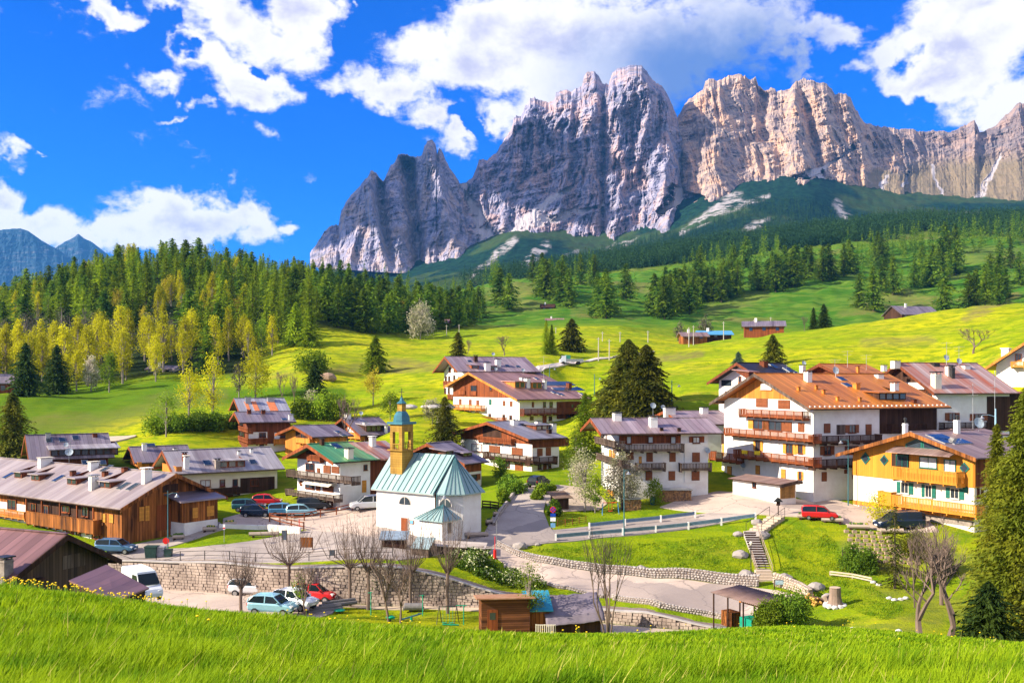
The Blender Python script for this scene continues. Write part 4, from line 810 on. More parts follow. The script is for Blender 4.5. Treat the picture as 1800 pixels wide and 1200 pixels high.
# 17
h = House(4, 'white house with dark charcoal roof behind the big orange roofed house', (1530,640), 152, 55, 1130, 1800, 168, 330, 'L', af=.52, oe=1.1, og=1.6, wall=white, roof='dark', rake=brownw, name='house', seam=.8)
h.wins('L', [(1315,205,1332,238),(1280,262,1300,308),(1178,375,1196,425),(1172,475,1194,525),(1340,255,1360,300)]); h.balc('L', 1275, 1345, 315, 345, .9, orangew); h.panel('L', 1150, 290, 1225, 335, glass, .06, 'glazing')
h.dormer(1385, 285, 1.8, 2.6, 1.1, brownw, 'pink', .1); h.chim(1468, 185, 135, 1.2, m_=brownw); h.chim(1760, 235, 165, .9); h.dish(1772, 200, .5, .6); h.aerial(1640, 250, 1.6)
for x, y in ((1545,188),(1650,215),(1725,245)): h.sky(x, y, .9, 1.5)
# 18
h = House(5, 'small house with bright orange roof and shaded gable behind the big orange roof', (430,560), 152, 60, 212, 720, 262, 345, 'L', af=.6, oe=.9, og=1.2, wall=brownw, roof='orange', rake=brownw, name='house')
h.dish(383, 345, .65, .6); h.chim(548, 320, 262, .5, m_=orangew); h.aerial(375, 300, 1.6); h.aerial(470, 280, 2.6); h.aerial(612, 300, 2.4); h.chim(570, 362, 340, 1.2, m_=orangew)
# 19
h = House(5, 'white house with rust streaked red roof and black chimneys behind the yellow chalet', (1147,900), 139, 76, 700, 1690, 255, 483, 'L', af=.55, oe=1.0, og=1.2, wall=white, roof='rust', top=480, topm=darkw, rake=brownw, name='house', seam=.9, roofdep=.45)
h.panel('R', 1520, 500, 1700, 760, darkw, .06); h.wins('R', [(1232,622,1285,680,'s'),(1425,630,1490,682,'s')]); h.balc('R', 1198, 1600, 695, 740, 1.2, darkw); h.panel('L', 900, 395, 1060, 445, white, .3, 'awning'); h.wins('L', [(1035,455,1065,490),(1075,470,1110,500)])
m = MB(); m.box(h.L+.01, h.L+3.5, .3, h.W-.3, -2, h.ht-.2); m.build('side_wing', darkw, h.root)
m = MB(); m.box(h.L+.9, h.L+5.5, -1.0, h.a, h.ht-.4, h.ht-.2); m.build('wing_roof', rmat('rust', 'X'), h.root)
h.chim(1138, 430, 295, 1.3, m_=cream); h.chim(1262, 360, 255, .6, m_=blackm); h.chim(1232, 340, 252, .9, m_=cream); h.chim(832, 260, 222, 1.3, m_=cream); h.chim(1130, 265, 245, 1.2, m_=blackm); h.dish(1217, 262, .6, .8); h.dish(1313, 280, .6, .6); h.aerial(1217, 262, 3.4); h.aerial(1310, 262, 2.8)
h.chim(708, 365, 325, 1.2); h.chim(745, 280, 260, .8); h.chim(1360, 285, 262, 1.2)
# 20
h = House(5, 'white house with broad overhanging larch eaves at the right edge of the picture', (2300,700), 152, 45, 1590, 2700, 10, 250, 'L', af=.45, oe=1.5, og=1.6, wall=white, roof='brown', rake=orangew, name='house')
h.wins('L', [(1735,178,1782,230)], fm=orangew); h.balc('L', 1700, 2100, 240, 275, 1.2, yelloww, xt=1700)
u, _ = h.uv(1645, 100, 'L'); z = h.zr-h.tp*(u-h.a); m = MB(); m.box(.6, 1.7, u-.55, u+.55, z-.5, z+1.7); m.box(.45, 1.85, u-.7, u+.7, z+1.7, z+1.85); m.build('chimney', white, h.roof)
# 16: the big white house
h = House(4, 'biggest white house, four storeys with bright orange roof and carved wooden balconies', (1842,1225), 125, 67, 1170, 2770, 250, 515, 'L', af=.52, oe=1.3, og=1.6, wall=white, roof='orange', top=440, topm=orangew, rake=greyw, seam=1.4, name='chalet', ob=1.2)
hB = h
h.panel('R', 2340, -1000, 2768, 690, darkw, .07)
h.win('L', 1450, 318, 1530, 362, 'k', e=.08, fm=white)
h.wins('L', [(1412,432,1500,495,'c'),(1578,440,1668,508,'c'),(1392,590,1470,660,'s',shuty),(1508,600,1606,672,'s',shutm),(1635,605,1682,682,'c'),(1728,612,1776,682,'c'),(1410,745,1445,822,'s',shuty),(1640,770,1690,845,'s',shuty),(1730,775,1765,845,'s',shuty),(1195,938,1228,1005,'c',shuty),(1408,932,1440,1000,'c',shuty),(1600,960,1635,1030,'c',shuty),(1735,978,1757,1040,'s',shuty)])
def T5to4(l): return [(x+1628.6, y-85.7, X+1628.6, Y-85.7)+tuple(r) for x, y, X, Y, *r in l]
h.wins('R', T5to4([(292,703,340,775,'c'),(388,712,452,785,'D',greyw),(478,712,528,773,'s'),(606,708,650,790,'c'),(290,872,342,940,'s'),(475,872,525,915,'s'),(585,870,645,895,'c'),(275,1068,313,1138,'c'),(445,1050,470,1080,'c'),(505,1035,545,1120,'D',redw)]))
h.balc('L', 1278, 1760, 530, 580, 1.2, redw, 'bal', gap=.08); h.balc('L', 1170, 1842, 703, 752, 1.4, redw, 'bal', gap=.08); h.balc('L', 1240, 1842, 878, 932, 1.4, redw, 'bal', gap=.08)
h.balc('R', 1825, 2360, 703, 752, 1.4, darkw, 'bal', u0=-.9, gap=.08); h.balc('R', 1825, 2340, 875, 932, 1.4, darkw, 'bal', u0=-.9, gap=.08)
h.balc('R', 2430, 2700, 622, 670, .9, darkw, 'bal')
for x, y in ((1325,829),(1420,836)):
    u, z = h.uv(x, y, 'L', 1.5); m = MB(); h.bx(m, 'L', u-.6, u+.6, 1.5, 1.56, z-.3, z+.2); m.build('yellow_cloth', mat('yellow cloth', (.75,.55,.02), .8), h.root)
# left winter garden wing
m = MB(); ua, _ = h.uv(1270, 900, 'L'); m.box(.3, 6, ua+.02, ua+4.2, -2, h.uv(1200, 690, 'L')[1]); wg = m.build('side_wing', white, h.root)
m = MB(); zt = h.uv(1200, 690, 'L')[1]; zm = h.uv(1200, 780, 'L')[1]; m.box(.22, .298, ua+.05, ua+4.2, zm, zt-.05); m.box(.2, 6.1, ua-.02, ua+4.4, zt, zt+.15); m.build('cladding', darkw, wg)
m = MB(); z_ = h.uv(1200, 860, 'L')[1]
for k in range(4): m = MB(); m.box(.16, .217, ua+.3+k, ua+.95+k, z_-.1, z_+1.6); m.build('shutter', shuty, wg)
h.balc('L', 1055, 1262, 850, 905, 1.4, redw, 'bal', xt=1240)
h.dish(0, 0, .5, .1, (-.4, h.uv(1330, 945, 'L')[0], h.uv(1330, 955, 'L')[1]))
# garage in front
(u0, _), (u1, _) = h.uv(1235, 1100, 'L', 3.2), h.uv(1588, 1150, 'L', 3.2)
h.guards(30)
hx = lambda x, y: (x+1628.6, y-85.7)
h.chim(*hx(172,385), hx(0,292)[1], 1.0); h.chim(*hx(825,475), hx(0,375)[1], 1.0); h.chim(*hx(538,440), hx(0,390)[1], .9, m_=orangew, cm=orangew); h.dish(*hx(383,350), .6, .4)
for x, y in ((102,455),(235,445),(290,478),(395,530),(563,535)): h.chim(*hx(x, y), hx(0, y-35)[1], .45, m_=orangew, cm=orangew)
h.sky(*hx(425,368), 1.0, 1.3); h.sky(*hx(468,415), 1.0, 1.3)
h.dormer(*hx(810,525), 4.6, 5.0, .9, darkw, 'orange', .05); h.chim(*hx(970,545), hx(0,515)[1], .7, m_=brownw)
# garage
g_ = House(4, 'white garage with grey plank roof and brown door against the big white house', (1588,1222), 121.5, 62, 1235, 1710, 1052, 1068, 'R', af=.9, oe=.5, og=.6, wall=white, roof='brown', rake=greyw, name='garage', og2=.3, thick=.12)
g_.win('L', 1385, 1052, 1412, 1100, 'w'); g_.win('R', 1592, 1068, 1700, 1180, 'D', mat('garage door wood', (.30,.16,.045), .7, wave=('H', 3.0, .5)))
# 21 yellow chalet
h = House(5, 'yellow boarded chalet with green framed windows and carved balconies on the right', (1425,1420), 108, 62, 515, 1800, 775, 970, 'L', af=.42, oe=1.4, og=1.5, wall=cream, roof='brown', rake=oldw, name='chalet', seam=1.2, ob=1.0)
hY = h
# yellow boards: full upper floor
zt = h.uv(900, 1130, 'L')[1]; m = MB(); e = .10
pr = [(0, zt), (h.W, zt), (h.W, h.hb-.08), (h.a, h.zr-.08), (0, h.ht-.08)]
m.hexa([(-e, s, z) for s, z in pr], [(-.003, s, z) for s, z in pr]); m.box(0, h.L, -e, -.003, zt, h.ht-.08); m.build('upper_boards', yelloww, h.root)
h.panel('L', 518, 1340, 1425, 1372, orangew, .14, 'band'); h.panel('L', 560, 1380, 1420, 1420, stonew, .05, 'stone_base')
zt2 = h.uv(900, 1350, 'L')[1]
for pts, nm in ((((925,855),(1030,808),(1030,885),(925,880)), 'window'), (((1052,812),(1162,860),(1162,895),(1055,885)), 'window')):
    q = [h.uv(x, y, 'L') for x, y in pts]; c = sum((Vector(a) for a in q), Vector((0,0)))/4
    o_ = [tuple(c+(Vector(a)-c)*1.18) for a in q]
    m = MB(); m.hexa([(-.20, a, b) for a, b in o_], [(-.103, a, b) for a, b in o_]); w = m.build(nm, shutg, h.root)
    m = MB(); m.hexa([(-.215, a, b) for a, b in q], [(-.203, a, b) for a, b in q]); m.build('pane', glass, w)
for x, y, r_ in ((612,965,.75),(753,978,.65),(1358,1038,.65)):
    u, z = h.uv(x, y, 'L'); m = MB(); d4 = [(1,0),(0,1),(-1,0),(0,-1)]
    m.hexa([(-.19, u+a*r_, z+b*r_) for a, b in d4], [(-.103, u+a*r_, z+b*r_) for a, b in d4]); w = m.build('window', shutg, h.root)
    m = MB(); m.hexa([(-.205, u+a*r_*.72, z+b*r_*.72) for a, b in d4], [(-.193, u+a*r_*.72, z+b*r_*.72) for a, b in d4]); m.build('pane', glass, w)
h.panel('L', 808, 930, 940, 1040, darkw, .125, 'loggia_shade')  # recess shade behind the balcony painted as a dark panel
h.wins('L', [(840,940,930,1040,'w'),(1015,955,1148,1040,'k'),(1200,975,1290,1075,'k')], e=.10, fm=shutg)
m = MB(); u0, z0 = h.uv(805, 905, 'L', .8); u1, z1 = h.uv(1290, 950, 'L', .8); g = h.fr('L'); zz = (z0+z1)/2
m.hexa([g(min(u0,u1), .11, zz+.45), g(max(u0,u1), .11, zz+.45), g(max(u0,u1), 1.9, zz-.12), g(min(u0,u1), 1.9, zz-.12)], [g(min(u0,u1), .11, zz+.55), g(max(u0,u1), .11, zz+.55), g(max(u0,u1), 1.9, zz-.02), g(min(u0,u1), 1.9, zz-.02)]); m.build('canopy', rmat('brown', 'Y'), h.root)
h.balc('L', 808, 1295, 1075, 1165, 1.5, yelloww, 'bal', gap=.07); h.balc('L', 805, 1440, 1300, 1378, 1.6, yelloww, 'bal', xt=1250, gap=.07)
h.balc('L', 700, 800, 1225, 1320, .9, yelloww, 'solid')
h.wins('L', [(875,1145,935,1230,'s',shutg),(1058,1165,1110,1260,'s',shutg),(1248,1190,1315,1270,'s',shutg)], fm=cream)
h.wins('L', [(1340,1172,1380,1225,'c',shutg)])
h.panel('R', 1430, 975, 1500, 1175, brownw, .13); h.wins('R', [(1445,1180,1460,1260),(1475,1190,1490,1270)])
h.wins('L', [(620,1385,680,1440,'w'),(870,1385,940,1440,'w'),(1010,1395,1050,1450,'w')], fm=orangew)
h.chim(*(1295,775), 640, .7, cap='pot'); h.sky(1170, 808, 2.6, 1.8); h.sky(1300, 840, 3.0, 1.6); h.sky(1200, 835, 1.8, 1.6)
for x, y in ((712,880),(865,850),(1215,870)):
    pass
# 22 brick block behind
h = House(5, 'low brown block with flat roofs, antenna mast and large dish right behind the yellow chalet', (1440,1010), 122, 72, 1100, 1640, 755, 790, 'L', oe=.3, og=.3, wall=stonew, roof='brown', name='outbuilding', thick=.15)
h.dish(1460, 770, .95, .6); h.chim(1298, 770, 640, .5, cap='pot'); h.chim(905, 810, 660, .6, cap='pot'); h.aerial(1415, 760, 6); h.aerial(1580, 800, 8); h.win('R', 1470, 825, 1530, 880, 'w'); h.win('R', 1560, 820, 1600, 860, 'w')
# bottom left dark barn
h = House(6, 'dark timber barn with plum seamed metal roof at the lower left corner', (75,760), 72, 24, -600, 815, 262, 590, 'R', af=.47, oe=.5, og=.9, wall=mat('black brown board', (.045,.03,.026), .85, col2=(.12,.07,.04), scale=.9, stretch=(1,1,.1), wave=('H', 3.5, 1.0)), roof='plum', rake=darkw, name='barn', seam=1.15, og2=.4, sink=4)
h.chim(38, 560, 395, 1.0, m_=stonew, w2=1.0); h.panel('R', 140, 590, 310, 610, darkw, .5, 'canopy')
h.panel('R', 470, 400, 640, 500, greyw, .05); hD = h
q = [P(121,1022,64.0), P(187,994,70.0), P(262,1035,66.0), P(203,1058,60.5)]; root = thing('lean_to', 'plum roofed lean-to shelter joined below the dark barn beside the white van', 'shelter', q[0]); q = [v-q[0] for v in q]; U = Vector((0,0,1))
m = MB(); m.hexa(q, [v+U*.1 for v in q]); m.build('roof', rmat('plum', 'X', 1.4), root)
m = MB(); c = sum(q, Vector())/4; w_ = [c+(v-c)*.9-U*.05 for v in q]; m.hexa([v-U*3.5 for v in w_], w_); m.build('wall', darkw, root)
# ---------------------------------------------------------------- roads and paving, laid on the ground
asph = mat('asphalt', (0.42, 0.36, 0.33), 0.92, 0.15, scale=0.25, col2=(0.31, 0.265, 0.245), coord='Object')
pave = mat('pinkish paving', (0.54, 0.43, 0.37), 0.92, 0.15, scale=0.3, col2=(0.42, 0.335, 0.29))
sand = mat('sandy drive', (0.52, 0.42, 0.33), 0.95, 0.1, scale=0.4, col2=(0.42, 0.34, 0.27))
def wear(m, cs=.16):
    nt = m.node_tree; b = nt.nodes['Principled BSDF']; src = b.inputs['Base Color'].links[0].from_socket; geo = nt.nodes.new('ShaderNodeNewGeometry'); n = noise(nt, geo.outputs['Position'], .5, 5); ad = nt.nodes.new('ShaderNodeVectorMath'); ad.operation = 'MULTIPLY_ADD'; nt.links.new(n.outputs['Color'], ad.inputs[0]); ad.inputs[1].default_value = (2.5,)*3; nt.links.new(geo.outputs['Position'], ad.inputs[2])
    v = nt.nodes.new('ShaderNodeTexVoronoi'); v.feature = 'DISTANCE_TO_EDGE'; v.inputs['Scale'].default_value = cs; nt.links.new(ad.outputs[0], v.inputs['Vector']); v2 = nt.nodes.new('ShaderNodeTexVoronoi'); v2.inputs['Scale'].default_value = cs*.8; nt.links.new(ad.outputs[0], v2.inputs['Vector']); sp = nt.nodes.new('ShaderNodeSeparateColor'); nt.links.new(v2.outputs['Color'], sp.inputs[0])
    g = leafmix(nt, src, (.13,.11,.11), M(nt, 'MULTIPLY', mrange(nt, v.outputs[0], .02, .0), .6)); g = leafmix(nt, g, (.22,.19,.19), M(nt, 'MULTIPLY', mrange(nt, sp.outputs[0], .72, .78), .55)); nf = noise(nt, geo.outputs['Position'], 6, 4, .7); g = leafmix(nt, g, (.20,.16,.14), M(nt, 'MULTIPLY', mrange(nt, nf.outputs[0], .5, .8), .5)); nt.links.new(g, b.inputs['Base Color'])
wear(asph); wear(pave)
def resample(pts, n):
    p = np.array([(v.x, v.y) for v in pts]); s = np.r_[0, np.cumsum(np.hypot(*np.diff(p, axis=0).T))]
    q = np.linspace(0, s[-1], n); return np.stack([np.interp(q, s, p[:, 0]), np.interp(q, s, p[:, 1])], 1), s[-1]
def strip(name, A, B, m, dz=0.07, fn=None, step=0.7, kind='structure', skirt=True):
    fn = fn or V; a = [fn(*p) for p in A]; b = [fn(*p) for p in B]
    L_ = max(resample(a, 3)[1], resample(b, 3)[1]); nu_ = max(4, int(L_/step)); pa, _ = resample(a, nu_); pb, _ = resample(b, nu_)
    wd = np.max(np.hypot(*(pa-pb).T)); nv_ = max(3, int(wd/step)+1); t = np.linspace(0, 1, nv_)[:, None, None]
    G = pa[None]*(1-t)+pb[None]*t; z = ground(G[..., 0], G[..., 1])+dz
    if skirt:
        G = np.concatenate([G[:1], G, G[-1:]]); z = np.concatenate([z[:1]-.25, z, z[-1:]-.25]); nv_ += 2
    o = mesh_np(name, np.concatenate([G, z[..., None]], -1).reshape(-1, 3), grid_faces(nu_, nv_), m, False); return tag(o, kind=kind)
strip('road', [(150,988),(300,985.5),(420,986.5),(560,986.5),(700,985),(780,972),(868,964)], [(150,972),(290,964),(350,962),(400,957),(470,946),(560,928),(868,936)], asph)
strip('parking_area', [(392,927),(440,926),(520,929),(600,936),(665,946)], [(392,912),(440,898),(520,890),(600,892),(664,895)], pave, .10)
strip('road', [(240,973),(310,958),(352,945),(397,930)], [(236,958),(296,945),(340,932),(386,918)], asph, .09)
strip('road', [(800,968),(850,940),(868,905),(893,880),(915,862),(940,852)], [(985,952),(965,925),(955,900),(960,880),(985,865),(1000,856)], asph, .12)
strip('driveway', [(935,852),(958,880),(968,902)], [(1045,860),(1068,885),(1052,897)], sand, .09)
strip('road', [(868,966),(985,953),(1150,937),(1300,913),(1340,900)], [(890,937),(975,932),(1100,916),(1250,901),(1300,893)], asph, .09)
strip('plaza', [(1160,892),(1240,901),(1330,904),(1400,908),(1480,920),(1560,934),(1650,935)], [(1200,877),(1262,864),(1330,868),(1400,878),(1470,880),(1540,900),(1620,905)], pave, .12)
strip('road', [(858,972),(885,990),(925,1010),(985,1031),(1078,1051),(1200,1072),(1290,1090),(1345,1096)], [(870,960),(905,977),(960,992),(1060,1009),(1160,1018),(1300,1030),(1370,1039),(1420,1052)], pave, .10)
YD = lambda px, py: hit(px, py, 86, 106)
strip('parking_area', [(180,1095),(300,1095),(440,1100),(540,1092),(585,1078)], [(180,1022),(280,1034),(405,1045),(560,1058),(600,1062)], pave, .08, YD)
strip('path', [(590,1066),(740,1070),(862,1074),(960,1095),(1100,1118),(1290,1122)], [(590,1060),(740,1065.5),(862,1068),(1000,1088.5),(1150,1104.5),(1290,1112)], sand, .07, YD)
HF = lambda px, py: hit(px, py, 190, 400)
strip('road', [(905,668),(945,657),(970,647),(1000,641),(1042,635),(1090,627),(1150,620)], [(890,660),(925,652),(960,643),(995,637),(1040,632),(1088,625),(1150,618)], mat('pale road', (.60,.52,.48), .95, .1, scale=.3, var=.1), .35, HF, 2.0)
strip('path', [(184,784),(205,777),(238,769)], [(184,770),(205,769),(240,767)], sand, .3)
# ---------------------------------------------------------------- stone walls
blockm = mat('rusticated stone', (0.48, 0.39, 0.34), 0.95, 0.1, scale=0.55, col2=(0.22, 0.17, 0.15), bump=0.9, bscale=9)
rubm = mat('rubble wall stone', (0.50, 0.45, 0.42), 0.95, 0.1, scale=2.8, col2=(0.24, 0.215, 0.22), bump=0.7, bscale=12)
morm = mat('mortar', (0.22, 0.175, 0.155), 0.98, 0.05, scale=3)
bxs = np.r_[np.linspace(190, 860, 60), np.linspace(872, 1320, 46)]
W1 = []
for px in bxs:
    D = float(np.interp(px, BRK[:, 0], BRK[:, 1])); k = (px-CX)/F
    zl = float(tps_ev(FL, np.array([k*(D-1)]), np.array([D-1.0]))[0]); zu = float(tps_ev(FU, np.array([k*(D+.8)]), np.array([D+.8]))[0])
    W1.append((k*(D-.75), D-.75, zl, zu+.05))
root = thing('retaining_wall', 'long rough block stone retaining wall above the lower parking yard', 'wall', (W1[0][0], W1[0][1], W1[0][2]))
def wl(p): return (p[0]-W1[0][0], p[1]-W1[0][1], p[2]-W1[0][2])
m = MB()
for (a, b) in zip(W1[:-1], W1[1:]):
    m.hexa([wl((a[0], a[1]+.12, a[2]-.6)), wl((b[0], b[1]+.12, b[2]-.6)), wl((b[0], b[1]+2.2, b[2]-.6)), wl((a[0], a[1]+2.2, a[2]-.6))], [wl((a[0], a[1]+.12, a[3])), wl((b[0], b[1]+.12, b[3])), wl((b[0], b[1]+2.2, b[3])), wl((a[0], a[1]+2.2, a[3]))])
m.build('core', morm, root)
m = MB(); seg = np.array([(a[0], a[1]) for a in W1]); ss = np.r_[0, np.cumsum(np.hypot(*np.diff(seg, axis=0).T))]
tot = ss[-1]; row = 0
while row < 19:
    s = -random.random()*.6
    while s < tot:
        w = random.uniform(.30, .66); sm = min(max(s+w/2, 0), tot)
        x, y, zl, zu = [float(np.interp(sm, ss, [q[i] for q in W1])) for i in range(4)]
        z0 = zl-.3+row*.30
        if z0+.2 < zu and s+w > 0:
            z1 = min(z0+.285, zu); e = random.uniform(.02, .10); i = min(np.searchsorted(ss, sm), len(seg)-1)-1; t = Vector((*(seg[i+1]-seg[i]), 0)).normalized(); n = Vector((t.y, -t.x, 0))
            c = Vector(wl((x, y, (z0+z1)/2)))+n*(e/2-.06); hw = w/2-.012; hh = (z1-z0)/2
            o_ = [c-t*hw-n*.1, c+t*hw-n*.1]; f_ = random.uniform(.84, .96)
            q = []
            for dz in (-1, 1):
                for (tt, nn, sc2) in ((-1, 0, 1), (1, 0, 1), (1, 1, f_), (-1, 1, f_)): q.append(c+t*(tt*hw*sc2)+n*(nn*(e+.1)-.06)+Vector((0, 0, dz*hh*(1 if nn == 0 else f_))))
            m.add(q, [(0,3,2,1),(4,5,6,7),(0,1,5,4),(1,2,6,5),(2,3,7,6),(3,0,4,7)])
        s += w
    row += 1
m.build('stone_face', blockm, root)
m = MB()
for (a, b) in zip(W1[:-1], W1[1:]):
    m.hexa([wl((a[0], a[1]-.08, a[3]+.002)), wl((b[0], b[1]-.08, b[3]+.002)), wl((b[0], b[1]+.5, b[3]+.002)), wl((a[0], a[1]+.5, a[3]+.002))], [wl((a[0], a[1]-.08, a[3]+.12)), wl((b[0], b[1]-.08, b[3]+.12)), wl((b[0], b[1]+.5, b[3]+.12)), wl((a[0], a[1]+.5, a[3]+.12))])
m.build('coping', concm, root)
def ico(m, c, r, sx=1, sy=1, sz=1, mi=0, rnd=.15, sub=False):
    t = (1+5**.5)/2; vs = [(-1,t,0),(1,t,0),(-1,-t,0),(1,-t,0),(0,-1,t),(0,1,t),(0,-1,-t),(0,1,-t),(t,0,-1),(t,0,1),(-t,0,-1),(-t,0,1)]
    fs = [(0,11,5),(0,5,1),(0,1,7),(0,7,10),(0,10,11),(1,5,9),(5,11,4),(11,10,2),(10,7,6),(7,1,8),(3,9,4),(3,4,2),(3,2,6),(3,6,8),(3,8,9),(4,9,5),(2,4,11),(6,2,10),(8,6,7),(9,8,1)]
    v2 = [Vector(v).normalized() for v in vs]
    if sub:
        cache = {}; nf = []
        def mid(a, b):
            k = (min(a, b), max(a, b))
            if k not in cache: v2.append((v2[a]+v2[b]).normalized()); cache[k] = len(v2)-1
            return cache[k]
        for a, b, c_ in fs: x, y, z = mid(a, b), mid(b, c_), mid(c_, a); nf += [(a,x,z),(b,y,x),(c_,z,y),(x,y,z)]
        fs = nf
    a = random.random()*6.28; ca, sa = math.cos(a), math.sin(a); out = []
    for v in v2:
        q = v*r*(1+random.uniform(-rnd, rnd)); x, y = q.x*ca-q.y*sa, q.x*sa+q.y*ca; out.append((c[0]+x*sx, c[1]+y*sy, c[2]+q.z*sz))
    m.add(out, fs, mi)
def rubble_wall(label, pts, h, th=.45, size=.34, fn=None, mt=None, name='stone_wall', top=True, facing=1):
    fn = fn or V; P_ = [fn(*p) for p in pts]; q, L_ = resample(P_, max(3, int(sum((P_[i+1]-P_[i]).length for i in range(len(P_)-1))/.8)))
    z = ground(q[:, 0], q[:, 1]); root = thing(name, label, 'wall', (q[0][0], q[0][1], z[0])); o = Vector((q[0][0], q[0][1], z[0])); m = MB(); hh = h if hasattr(h, '__len__') else (h, h)
    for i in range(len(q)-1):
        t = Vector((*(q[i+1]-q[i]), 0)).normalized(); n = Vector((-t.y, t.x, 0)); a = Vector((*q[i], z[i]))-o; b = Vector((*q[i+1], z[i+1]))-o
        ha = hh[0]+(hh[1]-hh[0])*i/len(q); hb = hh[0]+(hh[1]-hh[0])*(i+1)/len(q); U = Vector((0,0,1))
        m.hexa([a-n*th/2-U*.4, b-n*th/2-U*.4, b+n*th/2-U*.4, a+n*th/2-U*.4], [a-n*th/2+U*ha, b-n*th/2+U*hb, b+n*th/2+U*hb, a+n*th/2+U*ha])
    m.build('core', morm, root); m = MB()
    s = np.r_[0, np.cumsum(np.hypot(*np.diff(q, axis=0).T))]; zrow = 0
    while zrow*size*.72 < max(hh):
        p = random.random()*size
        while p < s[-1]:
            H = hh[0]+(hh[1]-hh[0])*p/s[-1]; x, y, zz = np.interp(p, s, q[:, 0]), np.interp(p, s, q[:, 1]), np.interp(p, s, z)
            i = min(max(np.searchsorted(s, p)-1, 0), len(q)-2); t = Vector((*(q[i+1]-q[i]), 0)).normalized(); n = Vector((t.y, -t.x, 0))
            if n.y > 0: n = -n
            zc = zrow*size*.72+size*.3
            if zc < H: c = Vector((x, y, zz+zc))-o+n*th*.42; ico(m, c, size*.5*random.uniform(.8, 1.15), 1.0, .8, .72, rnd=.22)
            p += size*random.uniform(.75, 1.05)
        zrow += 1
    if top:
        for p in np.arange(0, s[-1], size*1.05):
            H = hh[0]+(hh[1]-hh[0])*p/s[-1]; x, y, zz = np.interp(p, s, q[:, 0]), np.interp(p, s, q[:, 1]), np.interp(p, s, z); ico(m, Vector((x, y, zz+H))-o, size*.6, 1.1, .9, .4, rnd=.2)
    m.build('stones', mt or rubm, root); return root
rubble_wall('grey rubble wall holding the grassy bank along the lower road up to the stair foot', [(875,958),(905,974),(960,989),(1060,1006),(1160,1015),(1250,1022),(1334,1030)], (.5, 1.15))
rubble_wall('pale stone wall curving right from the foot of the garden stairs', [(1362,1028),(1385,1034),(1410,1043),(1425,1052)], (1.2, .9), mt=mat('pale wall stone', (.60,.50,.40), .95, .1, scale=1.2, col2=(.45,.36,.29), bump=.4))
rubble_wall('low rubble parapet along the near edge of the lower road', [(1078,1053),(1160,1067),(1250,1082),(1335,1099)], .45, .35, .3)
rubble_wall('rough stone edging below the flowering bank left of the lower road', [(888,996),(925,1014),(985,1034),(1060,1050)], .25, .3, .28)
rubble_wall('low stone garden wall along the street bend right of the church', [(868,925),(878,905),(893,885),(905,868),(925,856)], .5, .3, .3)
